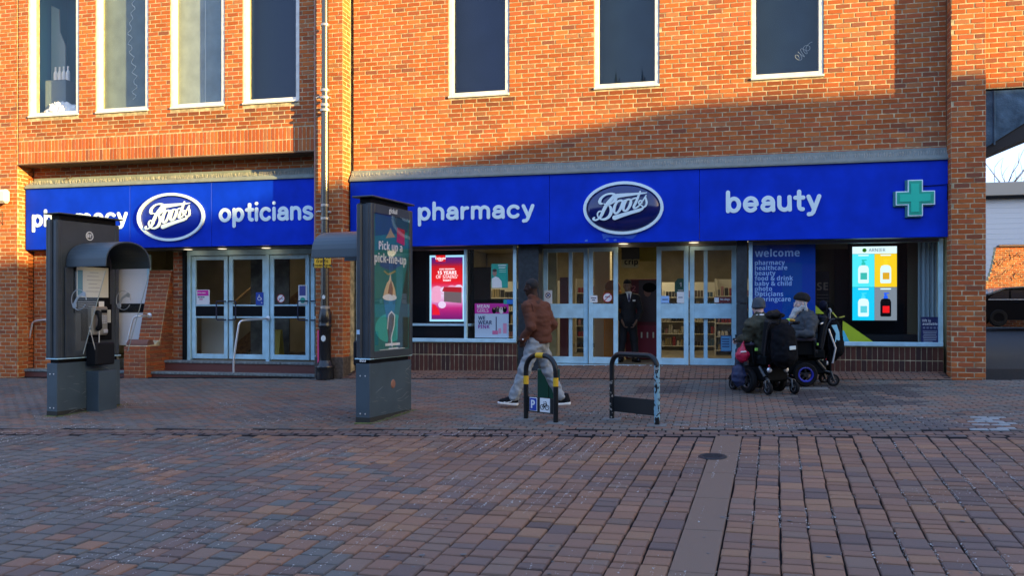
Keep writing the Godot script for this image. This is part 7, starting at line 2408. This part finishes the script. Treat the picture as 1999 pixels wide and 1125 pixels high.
func doorman(folds: FastNoiseLite) -> void:
	var m := thing("person", "person in a black suit and white collar standing in the open doorway facing out", "person", Vector3(P(1226, 700, -1.35).x, 0.055, -1.35), YAW)
	var skin := G.new()
	var hair := G.new()
	var f := Field.new(Vector3(-0.35, 0.05, -0.2), Vector3(0.35, 1.5, 0.25), 0.024)
	f.cap(Vector3(0, 0.85, 0), Vector3(0, 1.24, 0), 0.11, 0.12, 0.06)
	f.cap(Vector3(0, 1.28, 0), Vector3(0, 1.42, 0.01), 0.055, 0.05, 0.04)
	for s in [-1.0, 1.0]:
		f.cap(Vector3(s * 0.08, 0.84, 0), Vector3(s * 0.11, 0.45, 0.01), 0.07, 0.05, 0.04)
		f.cap(Vector3(s * 0.11, 0.45, 0.01), Vector3(s * 0.15, 0.09, 0.0), 0.045, 0.03, 0.03)
		f.cap(Vector3(s * 0.17, 1.27, 0), Vector3(s * 0.23, 1.0, 0.0), 0.045, 0.036, 0.03)
		f.cap(Vector3(s * 0.23, 1.0, 0.0), Vector3(s * 0.15, 0.82, 0.12), 0.036, 0.028, 0.03)
	f.net(skin)
	add_head(skin, hair, looking(Vector3(-0.02, 1.51, 0.01), Vector3(-0.35, -0.18, 1)), false, 0.05)
	for s in [-1.0, 1.0]:
		add_hand(skin, Transform3D(Basis(Vector3(0, 0, s), Vector3(s * 0.4, 0.9, -0.2).normalized(), Vector3(-s, 0, 0)).orthonormalized(), Vector3(s * 0.135, 0.80, 0.135)), 1.0, 0.6)
	part(m, "body", skin, mat("skin_mid", L(.20, .11, .075), 0.55))
	part(m, "hair", hair, M.hair_black)
	var j := Field.new(Vector3(-0.40, 0.62, -0.26), Vector3(0.40, 1.44, 0.28), 0.015)
	j.cap(Vector3(0, 0.84, 0), Vector3(0, 1.22, 0), 0.150, 0.150, 0.06, Vector3(0, 0, 1), 1.25)
	j.cap(Vector3(-0.15, 1.29, 0), Vector3(0.15, 1.29, 0), 0.07, 0.07, 0.08)
	for s in [-1.0, 1.0]:
		j.cap(Vector3(s * 0.18, 1.27, 0), Vector3(s * 0.245, 1.0, -0.01), 0.068, 0.056, 0.04)
		j.cap(Vector3(s * 0.245, 1.0, -0.01), Vector3(s * 0.165, 0.84, 0.11), 0.056, 0.045, 0.03)
	j.wrinkle(folds, 0.010)
	j.clip(func(q: Vector3): return 0.70 - q.y)
	var jg := G.new()
	j.net(jg)
	var suit := mat("suit_black", L(.008, .008, .012), 0.8)
	part(m, "jacket", jg, suit)
	part(m, "shirt_front", G.new().extrude(PackedVector2Array([Vector2(-0.05, 1.37), Vector2(0.05, 1.37), Vector2(0.012, 1.20), Vector2(-0.012, 1.20)]), 0.06, 0.128), M.paper)
	part(m, "collar", G.new().torus(Vector3(0, 1.375, 0.01), 0.058, 0.014, Basis(Vector3.RIGHT, 1.35), 18, 6), M.paper)
	part(m, "tie", G.new().extrude(PackedVector2Array([Vector2(-0.014, 1.355), Vector2(0.014, 1.355), Vector2(0.02, 1.24), Vector2(0, 1.19), Vector2(-0.02, 1.24)]), 0.128, 0.136), M.navy)
	part(m, "name_badge", G.new().box(Vector3(0.10, 1.22, 0.118), Vector3(0.055, 0.035, 0.008), 0.003), M.paper)
	var t := Field.new(Vector3(-0.28, 0.04, -0.2), Vector3(0.28, 0.95, 0.22), 0.016)
	for s in [-1.0, 1.0]:
		t.cap(Vector3(s * 0.075, 0.84, 0), Vector3(s * 0.115, 0.45, 0.01), 0.10, 0.075, 0.05)
		t.cap(Vector3(s * 0.115, 0.45, 0.01), Vector3(s * 0.15, 0.09, 0.0), 0.075, 0.066, 0.04)
	t.clip(func(q: Vector3): return 0.06 - q.y)
	var tg := G.new()
	t.net(tg)
	part(m, "trousers", tg, suit)
	var up := G.new()
	var so := G.new()
	for s in [-1.0, 1.0]:
		add_shoe(up, so, looking(Vector3(s * 0.15, 0, 0.03), Vector3(s * 0.35, 0, 1)))
	part(m, "shoes", up, M.black_gloss)
	part(m, "soles", so, M.rubber)


# ---- beyond the shop
func build_surroundings() -> void:
	# what the passage on the right opens on
	var bm := thing("passage_beam", "lead-clad beam with an arched underside spanning the passage right of the brick pillar", "beam")
	var poly := PackedVector2Array([Vector2(4.03, 4.70), Vector2(4.03, 3.60)])
	for i in 13:
		var a := float(i) / 12
		poly.append(Vector2(4.03 + 3.4 * a, 3.60 + 0.95 * sin(a * PI * 0.5)))
	poly.append(Vector2(7.43, 4.70))
	part(bm, "soffit", G.new().extrude(poly, -0.9, 0.30), mat("soffit_dark", L(.02, .02, .022), 0.8))
	for e in [[4.03, 4.22], [4.225, 5.2], [5.205, 7.4]]:
		var pp := PackedVector2Array([Vector2(e[1], 4.69), Vector2(e[0], 4.69)])
		for i in 7:
			var x: float = lerpf(e[0], e[1], i / 6.0)
			pp.append(Vector2(x, 3.62 + 0.95 * sin((x - 4.03) / 3.4 * PI * 0.5) + 0.10 + 0.22 * (x - 4.03)))
		part(bm, "lead_sheet", G.new().extrude(pp, 0.30, 0.325), M.lead)
	part(bm, "lead_seam", G.new().tube([Vector3(4.2225, 3.8, 0.335), Vector3(4.2225, 4.69, 0.335)], 0.016, 8), M.lead)
	# garden wall, car, cladded building, tree
	var z := -21.5
	var a0 := P(1926, 562, z)
	var a1 := P(2080, 480, z)
	var y0 := gy(a0.x, z) - 0.1
	var gw := thing("garden_wall", "orange brick garden wall with a curved left end behind the parked car", "wall")
	var holes := []
	for i in 9:
		var t := float(i) / 9
		holes.append(Rect2(0, lerpf(a0.y + 0.1, a1.y, t), 0.42 * pow(t, 0.5), (a1.y - a0.y) / 9 + 0.02))
	wall(gw, "brickwork", Vector3(a0.x - 0.1, 0, z), Vector3.RIGHT, 6.0, y0, a1.y, holes, 0.0, func(_x, _y): return 0.25)
	part(gw, "coping", G.new().box(Vector3(a0.x + 3.2, a1.y + 0.03, z - 0.1), Vector3(5.6, 0.08, 0.36), 0.01), mat("coping_dark", L(.12, .07, .05), 0.8))
	var ivy := G.new()
	var r := RandomNumberGenerator.new()
	r.seed = 12
	for i in 70:
		var c := Vector3(a0.x + 0.2 + r.randf() * 2.2, a1.y - 0.2 - r.randf() * 1.1, z + 0.03)
		var d := Vector3(r.randf_range(-0.12, 0.12), r.randf_range(-0.16, 0.1), 0.02)
		ivy.tube([c, c + d], [0.012, 0.005], 5, false)
	part(gw, "creeper_stems", ivy, mat("stem", L(.04, .025, .015), 0.9)).set_meta("kind", "stuff")
	z = -30.0
	var b0 := P(1900, 600, z)
	var cb := thing("clad_building", "white ribbed metal building with a beige parapet seen through the passage", "building")
	var top := P(1960, 357, z).y
	var mid := P(1960, 386, z).y
	part(cb, "wall", G.new().box(Vector3(b0.x + 8, mid * 0.5, z - 4.1), Vector3(18, mid, 8.0)), mat("clad_inner", L(.45, .47, .48), 0.6))
	var nb := 26
	for i in nb:
		var h := mid / nb
		part(cb, "cladding_board", G.new().box(Vector3(b0.x + 8, (i + 0.5) * h, z - 0.06), Vector3(18.1, h - 0.004, 0.08), 0.004), mat("clad_white", L(.62, .64, .66), 0.5))
	part(cb, "parapet", G.new().box(Vector3(b0.x + 8, (top + mid) * 0.5 + 0.05, z - 4.0), Vector3(18.4, top - mid - 0.06, 8.4), 0.03), mat("parapet_beige", L(.40, .36, .30), 0.7))
	part(cb, "gutter_line", G.new().box(Vector3(b0.x + 8, mid, z - 3.9), Vector3(18.3, 0.10, 8.4)), M.black)
	var tr := thing("bare_tree", "bare winter tree whose thin twigs show above the white building", "tree", Vector3(P(1965, 340, -44).x, 0.6, -44))
	part(tr, "trunk", G.new().tube([Vector3(0, 0, 0), Vector3(0.1, 4, 0), Vector3(-0.1, 8, 0)], [0.22, 0.17, 0.10], 10), mat("bark", L(.06, .05, .045), 0.9))
	var tw := G.new()
	r.seed = 5
	for i in 15:
		var y := r.randf_range(5.0, 8.0)
		var an := r.randf() * TAU
		var p := Vector3(0, y, 0)
		var d := Vector3(cos(an), r.randf_range(0.5, 1.4), sin(an)).normalized()
		var pts := [p]
		for k in 4:
			p += d * r.randf_range(0.5, 0.8)
			d = (d + Vector3(r.randf_range(-.4, .4), r.randf_range(-.1, .3), r.randf_range(-.4, .4))).normalized()
			pts.append(p)
			var e: Vector3 = p + (d + Vector3(r.randf_range(-.8, .8), r.randf_range(-.2, .6), r.randf_range(-.8, .8))).normalized() * 0.7
			tw.tube([p, (p + e) * 0.5 + Vector3(0, 0.06, 0), e], [0.016, 0.010, 0.005], 4, false)
		tw.tube(pts, [0.05, 0.036, 0.026, 0.018, 0.01], 5, false)
	part(tr, "crown", tw, M.bark)
	parked_car()
	# across the street, behind the camera: seen as the shade on the shop front and in its glass
	var ob := thing("gabled_building", "large tall building farther along the street whose bulk shades the paving", "building")
	var sil := PackedVector2Array([Vector2(46, -4), Vector2(46, 9.3), Vector2(79.9, 18.0), Vector2(108, 18.6), Vector2(138, 26.5), Vector2(150, 27.1), Vector2(168, 27.4), Vector2(168, 38), Vector2(196, 38), Vector2(196, -4)])
	part(ob, "wall", G.new().extrude(sil, 30, 33), mat("far_brick", L(.22, .11, .08), 0.9))
	for i in 8:
		for j in 2:
			part(ob, "window", G.new().box(Vector3(50 + i * 7.0, 2.5 + j * 4.0, 29.97), Vector3(1.4, 2.0, 0.1)), M.dark_room)
	var nb2 := thing("gabled_shop", "brick shop across the street to the right whose gable edge draws the slanting shade line", "building")
	var s2 := PackedVector2Array([Vector2(9.5, -3), Vector2(9.5, 4.75), Vector2(17.7, 6.77), Vector2(20.9, 7.72), Vector2(25.4, 8.56), Vector2(29.5, 9.98), Vector2(32.0, 10.80), Vector2(60, 10.86), Vector2(60, -3)])
	part(nb2, "wall", G.new().extrude(s2, 12.4, 24), M.far_brick)
	for i in 9:
		part(nb2, "window", G.new().box(Vector3(14 + i * 4.8, 2.8, 12.37), Vector3(1.4, 1.8, 0.1)), M.dark_room)
	var labels := ["long low brick terrace across the street mirrored in the shop windows", "taller pale terrace house across the street beside the long low terrace", "dark brick terrace house across the street at the far left"]
	var spec := [[2.0, 46.0, 8.2], [-14.0, 1.9, 8.8], [-48.0, -14.1, 7.6]]
	for i in 3:
		var e: Array = spec[i]
		var t := thing("terrace_house", labels[i], "building", Vector3.ZERO, 0, "terrace across the street")
		part(t, "wall", G.new().box(Vector3((e[0] + e[1]) * 0.5, e[2] * 0.5 - 2.2, 34), Vector3(e[1] - e[0], e[2] + 1.5, 8)), [M.far_brick, mat("far_pale", L(.32, .28, .22), 0.9), mat("far_dark", L(.13, .08, .07), 0.9)][i])
		part(t, "roof", G.new().extrude(PackedVector2Array([Vector2(-4.3, 0), Vector2(4.3, 0), Vector2(0, 2.2)]), 0, e[1] - e[0] - 0.1, Transform3D(Basis(Vector3(0, 0, 1), Vector3(0, 1, 0), Vector3(-1, 0, 0)), Vector3(e[1] - 0.05, e[2] - 1.45, 34))), mat("slate", L(.06, .065, .075), 0.7))
		var n := int((e[1] - e[0]) / 3.2)
		for k in n:
			part(t, "window", G.new().box(Vector3(e[0] + 1.8 + k * 3.2, e[2] - 4.0, 29.97), Vector3(1.1, 1.7, 0.1)), M.dark_room)
			part(t, "shop_window", G.new().box(Vector3(e[0] + 1.8 + k * 3.2, 0.2, 29.97), Vector3(2.4, 2.3, 0.1)), M.dark_room)
	var ct := thing("church_tower", "dark pinnacled church tower mirrored in the middle upper window", "church tower", Vector3(-9.9, -3.0, 76))
	part(ct, "tower", G.new().box(Vector3(0, 12.2, 0), Vector3(3.2, 24.4, 3.2), 0.05), mat("church_stone", L(.05, .045, .04), 0.9))
	for s in [Vector2(-1, -1), Vector2(1, -1), Vector2(-1, 1), Vector2(1, 1)]:
		part(ct, "pinnacle", G.new().lathe([Vector2(0.38, 24.3), Vector2(0.36, 25.9), Vector2(0.5, 26.0), Vector2(0.3, 26.3), Vector2(0.04, 28.4), Vector2(0.0, 28.6)], 8, Transform3D(Basis(), Vector3(s.x * 1.35, 0, s.y * 1.35))), M.church_stone)
	part(ct, "parapet", G.new().box(Vector3(0, 24.7, 0), Vector3(2.4, 0.8, 2.4), 0.04), M.church_stone)


func parked_car() -> void:
	var z := -19.0
	var at := Vector3(P(1900, 640, z).x, gy(9.7, z) + 0.02, z)
	var c := thing("parked_car", "black car parked sideways in front of the brick garden wall", "car", at, 6.0)
	var body := PackedVector2Array([Vector2(0.05, 0.32), Vector2(0.0, 0.55), Vector2(0.05, 0.86), Vector2(0.25, 0.95), Vector2(0.8, 1.0), Vector2(3.1, 0.98), Vector2(4.05, 0.86), Vector2(4.3, 0.68), Vector2(4.32, 0.35), Vector2(4.2, 0.24), Vector2(0.2, 0.24)])
	var pm := mat("car_black", L(.004, .004, .005), 0.25, 0.0, "", 1, 0, 0.25)
	part(c, "body", G.new().extrude(body, -1.7, 0.0), pm)
	part(c, "cabin", G.new().extrude(PackedVector2Array([Vector2(0.25, 0.94), Vector2(0.62, 1.24), Vector2(1.1, 1.42), Vector2(1.9, 1.46), Vector2(2.5, 1.38), Vector2(3.25, 0.96)]), -1.55, -0.14), M.car_black)
	part(c, "roof", G.new().extrude(PackedVector2Array([Vector2(0.50, 1.20), Vector2(1.1, 1.43), Vector2(1.9, 1.475), Vector2(2.55, 1.39), Vector2(2.5, 1.36), Vector2(1.9, 1.43), Vector2(1.12, 1.38), Vector2(0.55, 1.15)]), -1.54, -0.10), mat("car_roof", L(.10, .13, .18), 0.15, 0.3))
	for e in [[0.55, 1.25], [1.32, 2.05], [2.12, 2.85]]:
		var p := PackedVector2Array([Vector2(e[0], 1.0), Vector2(e[1], 1.0), Vector2(minf(e[1], 2.62), 1.33), Vector2(maxf(e[0], 0.85), 1.33)])
		part(c, "window", G.new().extrude(p, -0.14, -0.128), mat("car_glass", L(.015, .015, .018), 0.03, 0.0, "", 1, 0, 0.8))
	part(c, "trim_strip", G.new().box(Vector3(1.8, 0.985, 0.004), Vector3(2.6, 0.025, 0.012)), M.steel)
	for x in [0.85, 3.4]:
		var w := part(c, "wheel", G.new().lathe([Vector2(0.19, -0.09), Vector2(0.29, -0.09), Vector2(0.315, -0.06), Vector2(0.315, 0.06), Vector2(0.29, 0.09), Vector2(0.19, 0.09)], 26, Transform3D(Basis(Vector3.RIGHT, PI / 2), Vector3(x, 0.315, -0.07))), M.rubber)
		part(w, "rim", G.new().lathe([Vector2(0, 0.07), Vector2(0.15, 0.05), Vector2(0.20, 0.08)], 20, Transform3D(Basis(Vector3.RIGHT, PI / 2), Vector3(x, 0.315, -0.07))), M.rubber)
		var w2 := part(c, "wheel", G.new().lathe([Vector2(0, -0.09), Vector2(0.29, -0.09), Vector2(0.315, 0.0), Vector2(0.29, 0.09), Vector2(0, 0.09)], 26, Transform3D(Basis(Vector3.RIGHT, PI / 2), Vector3(x, 0.315, -1.6))), M.rubber)
	part(c, "headlight", G.new().box(Vector3(4.2, 0.68, -0.25), Vector3(0.16, 0.12, 0.3), 0.03), M.collar_silver)
	part(c, "tail_light", G.new().box(Vector3(0.06, 0.8, -0.22), Vector3(0.12, 0.14, 0.3), 0.03), M.red)
	part(c, "door_handle", G.new().box(Vector3(1.45, 0.88, 0.01), Vector3(0.18, 0.03, 0.03), 0.008), M.car_black)


func build_small_things() -> void:
	var r := RandomNumberGenerator.new()
	r.seed = 31
	var mm := MultiMesh.new()
	mm.transform_format = MultiMesh.TRANSFORM_3D
	mm.mesh = G.new().ball(Vector3.ZERO, Vector3(1, 0.6, 1), Basis(), 6, 4).mesh()
	var list := []
	var patches := FastNoiseLite.new()
	patches.seed = 8
	patches.frequency = 0.5
	for i in 90000:
		var x := r.randf_range(-10, 4)
		var z := r.randf_range(3.8, 12.5)
		var want := 0.10 + r.randf() * 0.5
		if r.randf() < 0.72 and z > 5.9:
			var k := roundf((x + 0.049 * (z - 5.9) - 0.149) / 0.197)
			x = 0.149 + k * 0.197 - 0.049 * (z - 5.9) + r.randf_range(-0.012, 0.012)
			want -= 0.16
		if patches.get_noise_2d(x, z * 1.3) < want:
			continue
		var p := px_size(ground(x, z))
		if p.x < -20 or p.x > 2020 or p.y > 1150:
			continue
		var s := r.randf_range(0.0015, 0.0036) if r.randf() < 0.96 else r.randf_range(0.005, 0.008)
		list.append(Transform3D(Basis(Vector3.UP, r.randf() * TAU).scaled(Vector3(s, s, s)), ground(x, z) + Vector3(0, 0.0015, 0)))
	mm.instance_count = list.size()
	for i in list.size():
		mm.set_instance_transform(i, list[i])
	var o := MultiMeshInstance3D.new()
	o.name = "grit"
	o.multimesh = mm
	o.material_override = mat("grit_white", L(.50, .48, .46), 0.8)
	o.set_meta("kind", "stuff")
	add_child(o)
	tag(o, "white grit scattered over the setts and in their joints", "grit")
	var gum := MultiMesh.new()
	gum.transform_format = MultiMesh.TRANSFORM_3D
	gum.mesh = G.new().lathe([Vector2(0, 1), Vector2(0.7, 0.9), Vector2(1, 0)], 9).mesh()
	list = []
	for i in 420:
		var q := Vector2(r.randf_range(-10, 4), r.randf_range(1.0, 11.5))
		var s := r.randf_range(0.010, 0.024)
		list.append(Transform3D(Basis(Vector3.UP, r.randf() * TAU).scaled(Vector3(s, 0.0025, s * r.randf_range(0.7, 1.2))), ground(q.x, q.y) + Vector3(0, 0.002, 0)))
	gum.instance_count = list.size()
	for i in list.size():
		gum.set_instance_transform(i, list[i])
	var go := MultiMeshInstance3D.new()
	go.name = "gum_spots"
	go.multimesh = gum
	go.material_override = mat("gum", L(.10, .095, .09), 0.9)
	go.set_meta("kind", "stuff")
	add_child(go)
	tag(go, "flattened dark gum spots dotted over the paving", "gum spots")
	var moss := MultiMesh.new()
	moss.transform_format = MultiMesh.TRANSFORM_3D
	moss.mesh = G.new().ball(Vector3.ZERO, Vector3(1, 0.5, 1), Basis(), 6, 4).mesh()
	list = []
	for e in [[Vector2(-9.8, 5.25), Vector2(-9.55, 5.22)], [Vector2(-9.56, 5.2), Vector2(-9.38, 4.0)], [Vector2(-4.8, 5.44), Vector2(-4.58, 5.42)], [Vector2(-4.55, 5.4), Vector2(-4.40, 4.3)]]:
		for i in 260:
			var q: Vector2 = e[0].lerp(e[1], r.randf()) + Vector2(r.randf_range(-0.01, 0.07), r.randf_range(-0.02, 0.06))
			var s := r.randf_range(0.003, 0.011)
			list.append(Transform3D(Basis().scaled(Vector3(s, s, s)), ground(q.x, q.y) + Vector3(0, 0.002, 0)))
	moss.instance_count = list.size()
	for i in list.size():
		moss.set_instance_transform(i, list[i])
	var mo := MultiMeshInstance3D.new()
	mo.name = "moss"
	mo.multimesh = moss
	mo.material_override = mat("moss_green", L(.10, .12, .03), 0.9)
	mo.set_meta("kind", "stuff")
	add_child(mo)
	tag(mo, "moss along the foot of the two kiosks", "moss")
